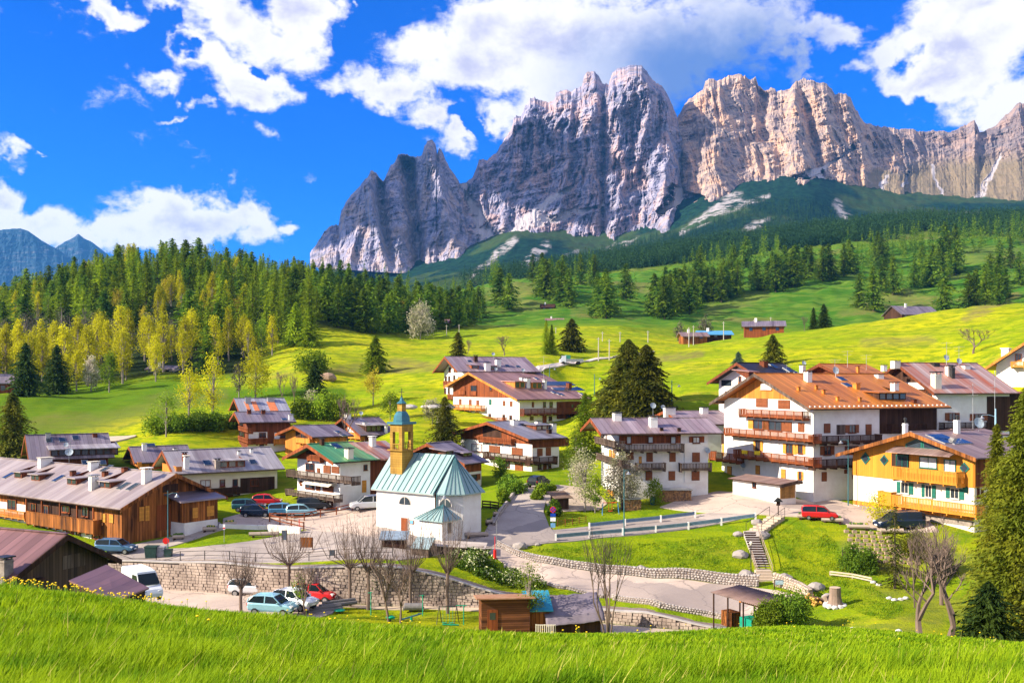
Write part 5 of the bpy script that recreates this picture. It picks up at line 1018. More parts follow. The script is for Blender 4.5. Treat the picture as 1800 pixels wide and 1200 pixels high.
# ---------------------------------------------------------------- church
class Church(House): pass
def church():
    h = House.__new__(House); h.o = (0, 0); th = R(37); px, py, d = 797.0, 947.0, 110.5; h.P0 = P(px, py, d); h.d = d; h.th = th; h.ct, h.st = math.cos(th), math.sin(th); h.g = 'R'
    h.t = lambda x, y: (x, y); x0, y0 = h.P0.x, h.P0.y
    h.root = thing('church', 'small white village church with pale teal standing seam roof', 'church', h.P0, math.pi/2-th)
    kl = (662-CX)/F; W = (x0-kl*y0)/(h.ct+kl*h.st); D = 6.6; h.W = W; h.L = D
    zw = h.uv(797, 869, 'L')[1]; mid = D/2; zr = (CY-803)/F*(y0+mid*h.ct)-h.P0.z; yh = 2.6; nav = W
    # nave and narrower chancel: local Y runs left along the church, X is its depth
    ys = h.uv(765, 900, 'L')[0]
    m = MB(); m.box(0, D, ys, W, -2.5, zw); m.box(.35, D-.35, 1.5, ys, -2.5, zw); m.hexa([(.35,1.5,-2.5),(1.7,0,-2.5),(D-1.7,0,-2.5),(D-.35,1.5,-2.5)], [(.35,1.5,zw),(1.7,0,zw),(D-1.7,0,zw),(D-.35,1.5,zw)]); m.build('wall', white, h.root)
    m = MB(); o = .45; tp = (zr-zw)/mid; ze = zw-tp*.35*o; T = .12
    def slab(pts): m.hexa([(x, y, z) for x, y, z in pts], [(x, y, z+T) for x, y, z in pts])
    slab([(-o, W+.5, ze), (-o, ys-.1, ze), (mid, ys-.1, zr), (mid, W+.5, zr)]); slab([(D+o, W+.5, ze), (D+o, ys-.1, ze), (mid+.002, ys-.1, zr), (mid+.002, W+.5, zr)])
    zr2 = zr-.18
    slab([(-o+.35, ys-.11, ze), (-o+.35, 1.2, ze), (mid, yh, zr2), (mid, ys-.11, zr2)]); slab([(D+o-.35, ys-.11, ze), (D+o-.35, 1.2, ze), (mid+.002, yh, zr2), (mid+.002, ys-.11, zr2)])
    slab([(-o+.35, 1.199, ze), (1.5, -o, ze), (mid, yh-.001, zr2)]); slab([(1.501, -o, ze), (D-1.5, -o, ze), (mid, yh-.002, zr2)]); slab([(D-1.499, -o, ze), (D+o-.35, 1.199, ze), (mid, yh-.003, zr2)])
    cr = mat('church roof', (0.30,0.41,0.41), .5, .4, .2, scale=.5, stretch=(.25,1.6,.3), col2=(.19,.30,.32)); rf = m.build('roof', cr, h.root)
    m = MB(); sm = mat('roof seam', (.05,.14,.16), .5)
    def seam(a, b): m.beam(Vector(a)+Vector((0,0,T+.03)), Vector(b)+Vector((0,0,T+.03)), .07, .08)
    y = ys+.3
    while y < W+.4: seam((-o, y, ze), (mid, y, zr)); y += .85
    y = yh+.3
    while y < ys: seam((-o+.35, y, ze), (mid, y, zr2)); y += .85
    for f_ in (.25, .5, .75):
        seam((-o+.35, 1.2+(yh-1.2)*f_, ze), (mid-(mid)*0, yh, zr2)) if 0 else None
        seam((-o+.35+(1.5+o-.35)*f_, 1.2-(1.2+o)*f_, ze), (mid, yh, zr2)); seam((1.5+(D-3)*f_, -o, ze), (mid, yh, zr2))
    seam((-o+.35, 1.2, ze), (mid, yh, zr2)); seam((1.5, -o, ze), (mid, yh, zr2)); seam((-o, ys-.1, ze), (mid, ys-.1, zr)); seam((mid, W+.5, zr), (mid, yh, zr2)); m.build('seams', sm, rf)
    m = MB(); m.box(-o-.02, -o+.10, ys-.1, W+.5, ze-.06, ze); m.box(-.05, -.002, ys, W, zw-.35, zw-.2); m.build('cornice', concm, h.root)
    # windows: half-round
    for (x, y, w) in ((712, 886, .85), (780, 890, .8)):
        u, z = h.uv(x, y, 'L'); m = MB(); e = .0 if x < 765 else -.35
        for r_, e_, mt in ((w+.14, .05, 0), (w, .08, 1)):
            pts = [(-e_-e, u+r_*math.cos(t), z+r_*math.sin(t)) for t in np.linspace(0, math.pi, 12)]; pts0 = [(.02-e, p[1], p[2]) for p in pts]; m.hexa(pts0, pts, mt)
        m.box(-.1-e, -.02-e, u-.04, u+.04, z, z+w, 0); m.build('window', [concm, glass], h.root)
    u, zb = h.uv(712, 938, 'L'); _, zt = h.uv(712, 910, 'L'); m = MB(); m.box(-.1, -.002, u-.62, u+.62, zb-.3, zt+.1, 0); m.box(-.13, -.102, u-.5, u+.5, zb-.3, zt, 1); m.build('door', [concm, redw], h.root)
    for x, y in ((724, 917),):
        u, z = h.uv(x, y, 'L'); m = MB(); m.box(-.08, -.003, u-.35, u+.35, z-.22, z+.22, 0); m.box(-.09, -.081, u-.28, u+.28, z-.16, z+.16, 1); m.build('notice_board', [oldw, mat('blue paper', (.12,.35,.6), .6)], h.root)
    m = MB(); m.box(-.16, -.04, ys-.18, ys-.08, -1, zw); m.build('downpipe', darkw, h.root)
    # sacristy
    ua = h.uv(741, 915, 'L', 2.2)[0]; ub = 1.0; z2 = h.uv(796, 918, 'L', 2.2)[1]; x_ = -2.6
    m = MB(); m.box(x_, -.002, ub+.3, ua, -2.5, z2+.05); m.box(x_, -.0, -.6, ub+.301, -2.5, z2+.05); sc_ = m.build('sacristy', white, h.root)
    m = MB(); q0 = [(x_-.4, -1.0, z2), (x_-.4, ua+.5, z2), (.3, ua+.5, z2), (.3, -1.0, z2)]; ap = (-.9, (ua-.6)/2-.4, z2+1.55); ap2 = (.3, (ua-.6)/2-.4, z2+1.6)
    for a, b, c in ((q0[0], q0[1], ap), (q0[1], q0[2], ap), (q0[3], q0[0], ap)): m.hexa([a, b, c], [(p[0], p[1], p[2]+.1) for p in (a, b, c)])
    m.build('sacristy_roof', cr, sc_); m = MB()
    for f_ in np.linspace(0, 1, 8):
        a = Vector(q0[0]).lerp(Vector(q0[1]), f_); m.beam(a+Vector((0,0,.13)), Vector(ap)+Vector((0,0,.13)), .06)
    for f_ in (.35, .7): m.beam(Vector(q0[0]).lerp(Vector(q0[3]), f_)+Vector((0,0,.13)), Vector(ap)+Vector((0,0,.13)), .06)
    m.build('seams', sm, sc_)
    m = MB(); m.box(-1.7, -1.1, -.66, -.602, 0.9, 2.0); m.build('window', glass, sc_)
    # bell turret
    pt = P(706, 806, 118.0)-h.P0; rot = Matrix.Rotation(-(math.pi/2-th), 3, 'Z'); b = rot @ pt; bx_, by_ = b.x, b.y; zz = lambda py: (CY-py)/F*118-h.P0.z
    och = mat('ochre turret timber', (.44,.26,.05), .8, .15, scale=1.5, stretch=(1,1,.2), col2=(.27,.15,.03), wave=('Z', 3.5, .5)); w = .95
    z0, z1, z2_, z3, z4, z5, z6, z7 = zz(815), zz(791), zz(745), zz(741), zz(722), zz(709), zz(699), zz(682)
    m = MB(); m.box(bx_-w, bx_+w, by_-w, by_+w, z0-3, z1); m.box(bx_-w-.25, bx_+w+.25, by_-w-.25, by_+w+.25, z1, z1+.15)
    for sx in (-1, 1):
        for sy in (-1, 1): m.box(bx_+sx*(w-.2)-.22, bx_+sx*(w-.2)+.22, by_+sy*(w-.2)-.22, by_+sy*(w-.2)+.22, z1+.15, z2_-.9)
    m.box(bx_-w, bx_+w, by_-w, by_+w, z2_-.9, z2_)
    for a in np.linspace(-.7, .7, 5):
        m.box(bx_-w-.01, bx_-w+.04, by_+a-.04, by_+a+.04, z1+.15, z1+.75); m.box(bx_+a-.04, bx_+a+.04, by_-w-.01, by_-w+.04, z1+.15, z1+.75)
    m.box(bx_-w-.02, bx_-w+.05, by_-.8, by_+.8, z1+.75, z1+.83); m.box(bx_-.8, bx_+.8, by_-w-.02, by_-w+.05, z1+.75, z1+.83)
    tw = m.build('bell_turret', och, h.root)
    m = MB(); m.lathe([(.42, 0), (.34, .12), (.25, .5), (.12, .62), (.05, .7)], (bx_, by_, z1+.95), 12); m.build('bell', mat('bell bronze', (.16,.10,.035), .4, .5, .8), tw)
    teal = mat('turret teal roof', (.045,.18,.24), .45, .4, .2, scale=1.0, col2=(.025,.11,.16)); k = 1.42
    m = MB(); m.box(bx_-w-.28, bx_+w+.28, by_-w-.28, by_+w+.28, z2_, z3); o = len(m.v)
    m.lathe([(1.0, 0), (.97, .25), (.86, .75), (.62, 1.15), (.42, z4-z3)], (bx_, by_, z3), 8); m.build('dome', teal, tw)
    m = MB(); m.box(bx_-.36, bx_+.36, by_-.36, by_+.36, z4-.1, z5); m.build('lantern', och, tw)
    m = MB(); m.lathe([(.62, 0), (.5, .12), (.24, .35), (.12, z6-z5), (.05, z6-z5+.3)], (bx_, by_, z5), 8); m.build('lantern_cap', teal, tw)
    m = MB(); m.tube([(bx_, by_, z6), (bx_, by_, z7)], .04, 5); q = rot @ Vector((1, 0, 0)); m.beam(Vector((bx_, by_, z7-.45))-q*.32, Vector((bx_, by_, z7-.45))+q*.32, .06); ico(m, (bx_, by_, z6+.15), .13); m.build('cross', blackm, tw)
church()
# ---------------------------------------------------------------- helpers for small things
def pt(px, py, d0=U0, d1=240): return hit(px, py, d0, d1)
def hpx(v, n): return n/F*v.y            # n measured pixels at v's distance, in metres
def fence(label, pts, h, mt, post=.12, rails=(.95, .5), gap=2.2, fn=None, name='fence', rail=.07, pick=False):
    fn = fn or V; P_ = [fn(*p) for p in pts]; L_ = sum((P_[i+1].xy-P_[i].xy).length for i in range(len(P_)-1)); q, _ = resample(P_, max(2, int(L_/gap)+1)); z = ground(q[:, 0], q[:, 1])
    o = Vector((q[0][0], q[0][1], z[0])); root = thing(name, label, 'fence', o); pp = [Vector((q[i][0], q[i][1], z[i]))-o for i in range(len(q))]
    for p in pp: m = MB(); m.box(p.x-post/2, p.x+post/2, p.y-post/2, p.y+post/2, p.z-.4, p.z+h); m.build('post', mt, root)
    for f_ in rails:
        m = MB()
        for a, b in zip(pp[:-1], pp[1:]): m.beam(a+Vector((0,-.01-post/2,h*f_)), b+Vector((0,-.01-post/2,h*f_)), rail*.5, rail)
        m.build('rail', mt, root)
    if pick:
        m = MB()
        for a, b in zip(pp[:-1], pp[1:]):
            n = max(2, int((b-a).length/.17))
            for i in range(n): c = a.lerp(b, i/n); m.box(c.x-.04, c.x+.04, c.y-.1-post/2, c.y-.07-post/2, c.z+.05, c.z+h*random.uniform(.92, 1.06))
        m.build('pickets', mt, root)
    return root
fence('thin black iron railing along the top of the long stone retaining wall', [(192,984),(300,985),(420,986),(560,986),(690,987)], 1.0, blackm, .07, (.97, .5), 2.7, name='railing', rail=.05, fn=lambda x, y: hit(x, y, 103, 120))
fence('brown rail fence above the white wall by the car park', [(474,918),(500,926),(534,933)], 1.1, redw, .14, (.92, .5), 1.9, name='fence', rail=.12)
fence('long brown rail fence up the ramp between the parked cars and the church square', [(474,916),(535,916),(575,908),(625,897),(650,893)], 1.1, redw, .13, (.92, .55), 2.2, name='fence', rail=.12)
fence('dark plank fence beside the street just right of the church', [(848,893),(876,896)], 1.0, darkw, .13, (.9, .55, .25), 1.4, rail=.18)
fence('grey picket fence of the terraced garden left of the bushes', [(1481,978),(1505,984),(1535,992)], 1.0, greyw, .1, (.8, .3), 1.8, pick=True, name='picket_fence')
fence('grey picket fence running down behind the bare trees in the right garden', [(1537,1000),(1575,1008),(1620,1018),(1660,1030)], 1.0, greyw, .1, (.8, .3), 1.8, pick=True, name='picket_fence')
fence('pale two rail bench-like barrier on the grass left of the vegetable bed', [(1459,1012),(1495,1016),(1532,1024)], .5, sand, .1, (.95, .45), 2.0, name='barrier', rail=.14)
fence('sparse wooden stake fence around the plot right of the road sign', [(980,925),(1000,923),(1030,918)], .8, oldw, .08, (.8, .5, .2), 1.0, rail=.06, name='stake_fence')
def guardrail(label, pts, fn=None):
    P_ = [V(*p) for p in pts]; q, L_ = resample(P_, max(3, int(sum((P_[i+1]-P_[i]).length for i in range(len(P_)-1))/3.2))); z = ground(q[:, 0], q[:, 1]); o = Vector((*q[0], z[0])); root = thing('guardrail', label, 'guardrail', o)
    gm = mat('guardrail steel', (.20,.30,.42), .4, .5, .3, scale=2, col2=(.13,.21,.32)); pp = [Vector((*q[i], z[i]))-o for i in range(len(q))]
    for p in pp: m = MB(); m.box(p.x-.09, p.x+.09, p.y-.14, p.y+.14, p.z-.4, p.z+.84); m.build('post', white, root)
    m = MB()
    for a, b in zip(pp[:-1], pp[1:]):
        for zz, w in ((.72, .17), (.48, .17)): m.beam(a+Vector((0,-.06,zz)), b+Vector((0,-.06,zz)), .07, w)
        m.beam(a+Vector((0,-.02,.58)), b+Vector((0,-.02,.58)), .04, .1)
    m.build('beam', gm, root)
guardrail('long grey blue guardrail along the valley side of the road, nearer one', [(977,951),(1060,943),(1150,936),(1250,924),(1328,914)])
guardrail('shorter grey guardrail on the uphill side of the road above the nearer one', [(1036,931),(1100,924),(1160,918),(1222,910)])
# ---------------------------------------------------------------- stairs
sT, sB = P(1318, 934, 111.5), P(1345, 1012, 102.2)
root = thing('garden_stairs', 'narrow wooden edged stairs climbing the steep grass bank from the lower road', 'stairs', sB)
m = MB(); dv = sT-sB; n = 18; hd = Vector((dv.x, dv.y, 0)).normalized(); sd = Vector((hd.y, -hd.x, 0)); U = Vector((0,0,1))
for i in range(n):
    c = dv*((i+.5)/n)+U*.08; st = Vector((dv.x, dv.y, 0)).length/n
    m.obox(c-U*.2, hd*st*.56, sd*.72, U*.26)
m.build('steps', concm, root); m = MB()
for i in range(n): c = dv*(i/n)+U*(.08+dv.z/n*.3); m.obox(c-hd*.03, hd*.05, sd*.74, U*.09)
m.build('step_edges', darkw, root)
for s_, a, b in ((1, .02, 1.02), (-1, .0, .35)):
    m = MB(); A = dv*a+sd*s_*.8; B = dv*b+sd*s_*.8; m.tube([A+U*.95, B+U*.95], .035, 5); m.tube([A+U*.5, B+U*.5], .025, 5)
    for f_ in np.linspace(0, 1, 6): c = A.lerp(B, f_); m.tube([c-U*.1, c+U*.95], .03, 5)
    m.build('handrail', mat('handrail wood', (.33,.25,.2), .7), root)
sT2, sB2 = P(1366, 906, 115.5), P(1325, 936, 111.3)
root = thing('stair_landing', 'pale stone slab flight joining the plaza to the head of the garden stairs', 'stairs', sB2); dv = sT2-sB2; hd = Vector((dv.x, dv.y, 0)).normalized(); sd = Vector((hd.y, -hd.x, 0)); m = MB()
for i in range(7): c = dv*((i+.5)/7); m.obox(c-U*.2, hd*dv.length/12, sd*.9, U*.25)
m.build('steps', sand, root)
for s_ in (-1, 1):
    m = MB(); A = sd*s_*.95; B = dv+sd*s_*.95; m.tube([A+U*1.0, B+U*1.0], .03, 5)
    for f_ in (0, .5, 1): c = A.lerp(B, f_); m.tube([c-U*.2, c+U*1.0], .03, 5)
    m.build('handrail', blackm, root)
p = pt(1347, 1022, 96, 106); root = thing('wall_steps', 'three lower stone steps set in the rubble wall', 'stairs', p); m = MB()
for i in range(4): m.box(-.8, .8, .1+.28*i, .9+.28*i, -.3, .2+.24*i)
m.build('steps', sand, root)
# ---------------------------------------------------------------- posts, lamps, signs
def lamp(px, yt, yb, label, arm=0.0, d=None, mt=None, r=.06, lampy=None, grp=None, cat='street lamp', rng_=(U0, 240)):
    v = hit(px, yb, *rng_) if d is None else Vector(P(px, yb, d)); H = hpx(v, yb-yt); root = thing('street_lamp', label, cat, v, 0, grp)
    m = MB(); m.tube([(0,0,-.3), (0,0,H*.3), (0,0,H)], [r*1.2, r*1.1, r*.7], 8); m.build('pole', mt or tealm, root)
    if arm:
        la = H*.88 if lampy is None else lampy*H; m = MB(); m.tube([(0,0,la), (arm*.5,0,la+.25), (arm,0,la+.2), (arm,0,la)], .03, 6); m.build('arm', mt or tealm, root)
        m = MB(); m.lathe([(.05, .1), (.1, 0), (.3, -.22), (.24, -.22), (.12, -.28)], (arm, 0, la), 10); m.build('lamp_shade', metal, root)
    return root
lamp(295, 862, 969, 'tall teal lamp post in front of the weathered barn house gable', 1.0, lampy=.93)
lamp(768, 866, 957, 'teal lamp post standing before the church sacristy', .8, lampy=.93)
lamp(1097, 824, 942, 'teal lamp post on the road in front of the white three storey house', 0.5, lampy=.95)
lamp(1491, 772, 890, 'teal lamp post between the biggest white house and the yellow chalet', -.9, lampy=.97)
lamp(1750, 718, 790, 'pale blue lamp pole with bracket rising behind the yellow chalet roof', -1.6, d=118, mt=mat('pale blue steel', (.25,.42,.55), .4), lampy=.8, r=.12)
for x, a, b, lb in ((966,643,668,'first'),(1045,657,697,'second'),(1181,668,713,'third')):
    lamp(x, a, b, {'first':'small lamp post by the bend of the pale hillside road','second':'lamp post on the meadow left of the tall double spruce','third':'teal lamp post on the meadow right of the tall double spruce'}[lb], 1.2, lampy=.8, rng_=(150, 300), r=.09)
lamp(873, 915, 963, 'thin grey traffic sign pole at the street junction right of the church', mt=metal, r=.04, cat='pole')
def pole(px, yt, yb, d0, d1, label, mt=None, r=.13, wires=False, grp='wooden utility poles on the meadows'):
    v = hit(px, yb, d0, d1); H = hpx(v, yb-yt); root = thing('utility_pole', label, 'utility pole', v, 0, grp); m = MB(); m.tube([(0,0,-.5), (0,0,H)], [r, r*.7], 6); m.build('pole', mt or mat('bleached pole', (.42,.38,.34), .9), root)
    m = MB(); m.box(-.5, .5, -.05, .05, H-.5, H-.38); m.build('crossarm', mat('bleached pole', (.42,.38,.34)), root)
    return v+Vector((0,0,H-.3))
tops = []
for x, a, b, d0, d1 in ((1052,593,634,200,400),(1071,596,633,200,400),(1211,575,610,250,420),(1219,572,606,250,420),(1139,581,602,250,450),(977,575,586,300,500),(1059,583,600,300,450),(1090,583,600,300,450),(785,571,590,380,520),(807,570,590,380,520),(1272,565,597,250,420),(1325,562,590,250,420),(1355,557,586,250,420)):
    tops.append(pole(x, a, b, d0, d1, 'plain weathered utility pole on the sunny meadow above the village', r=.16))
def wire(a, b, label):
    m = MB(); a = Vector(a); b = Vector(b); m.tube([(a.lerp(b, t)-a-Vector((0,0,1.2*4*t*(1-t)))) for t in np.linspace(0, 1, 9)], .05, 4); o = m.build('overhead_wire', blackm); o.location = a; tag(o, label, 'wire', 'overhead wires')
wire(tops[8], tops[9], 'thin sagging wire between two poles in front of the dark forest')
def signpost(px, yb, H, label, kind, rng_=(U0, 240)):
    v = hit(px, yb, *rng_); root = thing('traffic_sign', label, 'sign', v); m = MB(); m.tube([(0,0,-.3), (0,0,H)], .035, 6); m.build('pole', metal, root); red = mat('sign red', (.62,.02,.015), .4); blue = mat('sign blue', (.01,.06,.42), .4); wh = mat('sign white', (.8,.8,.8), .5)
    def disc(r, y, z, mt, nm, par):
        m = MB(); N = 20; a = [(r*math.cos(2*math.pi*j/N), y, z+r*math.sin(2*math.pi*j/N)) for j in range(N)]; m.hexa(a, [(p[0], p[1]+.02, p[2]) for p in a]); return m.build(nm, mt, par)
    if kind == 'nopark':
        p_ = disc(.36, -.08, H-.36, red, 'plate', root); disc(.28, -.102, H-.36, blue, 'face', p_)
        for s_ in (-1, 1): m = MB(); m.beam((-.2, -.112, H-.36-.2*s_), (.2, -.112, H-.36+.2*s_), .02, .07); m.build('cross_bar', red, p_)
        m = MB(); m.box(-.3, .3, -.07, -.05, H-1.15, H-.8); m.build('plate', blue, root)
        m = MB(); m.box(-.3, .3, -.07, -.05, H-1.7, H-1.25); m.build('plate', wh, root); m = MB(); m.box(-.27, .27, -.07, -.05, .5, H-1.9); m.build('plate', mat('sign pale blue', (.15,.35,.6), .5), root)
    if kind == 'red': disc(.36, -.08, H-.4, red, 'plate', root)
    if kind == 'small': m = MB(); m.box(-.12, .12, -.06, -.04, H-.6, H); m.build('plate', wh, root); m = MB(); m.box(-.12, .12, -.085, -.062, H-.5, H-.35); m.build('band', red, root)
signpost(972, 934, 2.9, 'round red and blue no stopping sign above info plates beside the street', 'nopark'); signpost(292, 969, 1.6, 'round red sign disc on the barn house lamp post', 'red'); signpost(394, 952, 2.0, 'small white and red marker post on the verge', 'small')
def bollard(px, yb, label, H=1.4):
    v = pt(px, yb); root = thing('barrier_post', label, 'post', v); m = MB(); m.tube([(0,0,-.2), (0,0,H*.7)], .16, 8); m.build('base', mat('sign red', (.62,.02,.015)), root); m = MB(); m.tube([(0,0,H*.7), (0,0,H+1.0)], .05, 6); m.build('pole', mat('sign red', (.62,.02,.015)), root)
bollard(870, 982, 'red barrier post at the top of the lower road'); bollard(526, 934, 'short red hydrant by the white ramp wall', .5)
v = pt(1368, 906); root = thing('wayside_shrine', 'little black roofed wooden wayside shrine at the head of the garden stairs', 'shrine', v); m = MB(); m.tube([(0,0,-.3), (0,0,1.6)], .06, 6); m.box(-.2, .2, -.1, .1, 1.2, 1.75); m.build('post', darkw, root); m = MB(); m.hexa([(-.5,-.3,1.65),(0,-.3,2.15),(.5,-.3,1.65)], [(-.5,.3,1.65),(0,.3,2.15),(.5,.3,1.65)]); m.build('roof', blackm, root)
v = pt(1320, 1012, 96, 108); root = thing('path_lamp', 'short black lantern post on boulders beside the garden stairs', 'lamp', v); m = MB(); m.tube([(0,0,-.3), (0,0,3.2)], .05, 6); m.build('pole', blackm, root); m = MB(); m.lathe([(.06,0),(.16,.2),(.2,.25),(.03,.4)], (0,0,3.15), 8); m.build('lantern', cream, root)
def board(px, yb, w, H, label, cols, tilt=0, legs=.9):
    v = pt(px, yb); root = thing('notice_board', label, 'sign', v); m = MB(); m.box(-w/2-.04, -w/2+.04, -.04, .04, -.2, legs+H); m.box(w/2-.04, w/2+.04, -.04, .04, -.2, legs+H); m.build('legs', darkw, root)
    m = MB(); m.box(-w/2, w/2, -.07, -.045, legs, legs+H); pn = m.build('panel', cols[0], root)
    if len(cols) > 1: m = MB(); m.box(-w/2+.08, w/2-.08, -.085, -.072, legs+.08, legs+H-.08); m.build('poster', cols[1], pn)
board(1370, 1034, .95, .55, 'tilted blue information panel fixed before the pale stone wall', [metal, mat('map poster', (.12,.33,.45), .5, scale=4, col2=(.5,.6,.65))], legs=.35)
board(539, 968, 1.3, 1.1, 'brown wooden notice board on the plaza above the retaining wall', [oldw], legs=.4); board(500, 953, .55, 1.1, 'narrow dark grey sign panel left of the brown notice board', [mat('slate grey', (.06,.08,.11), .6)], legs=.3)
board(584, 981, .5, .6, 'dark box sign hanging on the iron railing', [mat('slate grey', (.06,.08,.11))], legs=.3)
# ---------------------------------------------------------------- small buildings
def shed(px, yb, d, ang, w, l, h1, h2, wallm, roofm_, label, name='shed', cat='shed', over=.3, door=True, posts=False, sink=1.5, win=False):
    """front edge centred on the measured point; w wide, l deep, roof from h1 (front) to h2 (back)"""
    v = P(px, yb, d); root = thing(name, label, cat, v, R(ang)); m = MB()
    if not posts: m.hexa([(-w/2,0,-sink),(w/2,0,-sink),(w/2,0,h1),(-w/2,0,h1)], [(-w/2,l,-sink),(w/2,l,-sink),(w/2,l,h2),(-w/2,l,h2)]); m.build('wall', wallm, root)
    else:
        for x in (-w/2+.1, 0, w/2-.1):
            for y, hh in ((.1, h1), (l-.1, h2)): m = MB(); m.box(x-.07, x+.07, y-.07, y+.07, -sink, hh); m.build('post', darkw, root)
    m = MB(); s = (h2-h1)/l; m.hexa([(-w/2-over,-over,h1-s*over),(w/2+over,-over,h1-s*over),(w/2+over,l+over,h2+s*over),(-w/2-over,l+over,h2+s*over)], [(-w/2-over,-over,h1-s*over+.1),(w/2+over,-over,h1-s*over+.1),(w/2+over,l+over,h2+s*over+.1),(-w/2-over,l+over,h2+s*over+.1)]); m.build('roof', roofm_, root)
    if door: m = MB(); m.box(-w*.38, -w*.38+.9, -.06, -.003, 0, 1.85); dd = m.build('door', redw, root); m = MB(); m.box(-w*.38+.2, -w*.38+.7, -.075, -.062, 1.0, 1.6); m.build('pane', glass, dd)
    if win: m = MB(); m.box(w*.1, w*.1+.8, -.06, -.003, .9, 1.5); m.build('window', glass, root)
    return root
logw = mat('log wall', (.20,.075,.03), .85, .1, scale=1.2, stretch=(.15,.15,1), col2=(.07,.03,.02), wave=('Z', 5.5, 1.0), bump=.3)
bluer = mat('blue sheet roof', (.03,.24,.36), .5, .4, var=.3, scale=1); rustr = mat('rusty sheet roof', (.30,.13,.07), .8, .1, scale=2, col2=(.42,.25,.16))
shed(889, 1108, 86.0, 6, 4.2, 3.2, 2.75, 2.35, logw, rustr, 'dark log cabin with a rusty flat roof at the playground edge', 'cabin', 'cabin', .45)
r_ = shed(948, 1106, 87.0, 6, 1.7, 2.6, 1.75, 2.6, oldw, bluer, 'small plank lean-to with bright blue roof attached right of the log cabin', 'shed', 'shed', .35, False)
# tarp shelter
v = P(1010, 1108, 86.5); root = thing('tarp_shelter', 'grey tarpaulin draped over a low shelter right of the blue roofed lean-to', 'shelter', v, R(8)); m = MB(); m.box(-1.9, 2.4, .3, 2.6, -.8, 1.05); m.build('frame', darkw, root)
tp_ = mat('grey tarpaulin', (.20,.17,.21), .7, .2, scale=.8, col2=(.13,.11,.14), bump=.5, bscale=3); nx, ny = 20, 14; gx = np.linspace(-2.5, 2.7, nx); gy = np.linspace(-.2, 3.2, ny); GX, GY = np.meshgrid(gx, gy); GZ = 1.0+.42*GY+.22*(fbm(GX*1.5+5, GY*1.5, 3, 77)-.5)+.12*(GX+2)*.5; GZ = np.where(GY < .1, GZ-.35, GZ)
o = mesh_np('tarpaulin', np.stack([GX, GY, GZ], -1).reshape(-1, 3), grid_faces(nx, ny), tp_, True, parent=root); sm_ = o.modifiers.new('s', 'SOLIDIFY'); sm_.thickness = .04
# open shed with corrugated roof by the lower road
v = P(1296, 1093, 86.0); root = thing('open_shed', 'low open shed with brown corrugated roof and green cover beside the lower road', 'shed', v, R(-62))
cor = mat('corrugated brown sheet', (.20,.13,.12), .6, .3, .2, scale=.8, col2=(.11,.07,.06)); n = 110; xs = np.linspace(-3.1, 3.1, n); GX, GY = np.meshgrid(xs, np.linspace(-.4, 3.0, 2)); GZ = 2.1+.10*GY+.035*np.sin(GX*26)
o = mesh_np('roof', np.stack([GX, GY, GZ], -1).reshape(-1, 3), grid_faces(n, 2), cor, True, parent=root); sm_ = o.modifiers.new('s', 'SOLIDIFY'); sm_.thickness = .03
for x in (-2.9, -1.0, 1.0, 2.9):
    for y in (-.2, 2.8): m = MB(); m.box(x-.05, x+.05, y-.05, y+.05, -1.2, 2.06+.10*y); m.build('post', darkw, root)
m = MB(); m.box(-2.9, 2.9, 2.7, 2.76, .9, 2.2); m.build('back_boards', orangew, root); m = MB(); m.box(.3, 1.8, .0, 1.2, -.8, .55); m.build('green_cover', mat('green tarp', (.0,.22,.15), .6, var=.2), root)
m = MB(); m.box(-2.6, -1.2, .4, 1.4, -.8, .5); m.build('crate_stack', oldw, root)
# bird-table like hut on the street, wood piles, planters
shed(989, 897, 122.5, 25, 1.7, 1.6, 1.6, 2.0, darkw, mat('hut roof', (.17,.11,.08), .8), 'little wooden hut with gravel roof beside the round traffic sign', 'hut', 'hut', .4, False)
shed(1216, 714, 190, 0, 9, 5, 2.6, 2.8, white, white, 'white garden caravan shed on the meadow left of the dark roofed house', 'garden_shed', 'shed', .1, False)
def woodpile(px, yb, w, dep, H, label, ang=0, rmat_=None, rng_=(U0, 240)):
    v = hit(px, yb, *rng_); root = thing('woodpile', label, 'woodpile', v, R(ang)); m = MB(); m.box(-w/2+.05, w/2-.05, .12, dep, -.3, H-.05); m.build('core', darkw, root); m = MB(); z = .08
    while z < H-.05:
        x = -w/2+.08
        while x < w/2:
            r = random.uniform(.065, .11); m.tube([(x, -.05+random.uniform(-.03,.03), z), (x, .2, z)], r, 7, random.choice((0, 0, 1))); x += r*2.02
        z += .17
    m.build('logs', [mat('log end', (.50,.28,.12), .9, scale=6, col2=(.25,.12,.06)), mat('old log end', (.22,.13,.08), .9, scale=6)], root)
    m = MB(); m.box(-w/2-.15, w/2+.15, -.25, dep+.15, H, H+.08); m.build('cover', rmat_ or metal, root)
woodpile(1186, 882, 4.3, 1.6, 1.5, 'long stack of split firewood under a grey sheet before the white three storey house', 3); woodpile(1112, 897, 2.2, 1.4, 1.4, 'shorter dark firewood stack behind the blossom tree', 8)
v = pt(1147, 886); root = thing('water_barrel', 'teal plastic barrel between the two firewood stacks', 'barrel', v); m = MB(); m.lathe([(.28,-.1),(.34,.3),(.34,.6),(.3,.95)], n=12); m.build('body', tealm, root); m = MB(); m.lathe([(.32,.95),(.32,1.0)], n=12); m.build('lid', blackm, root)
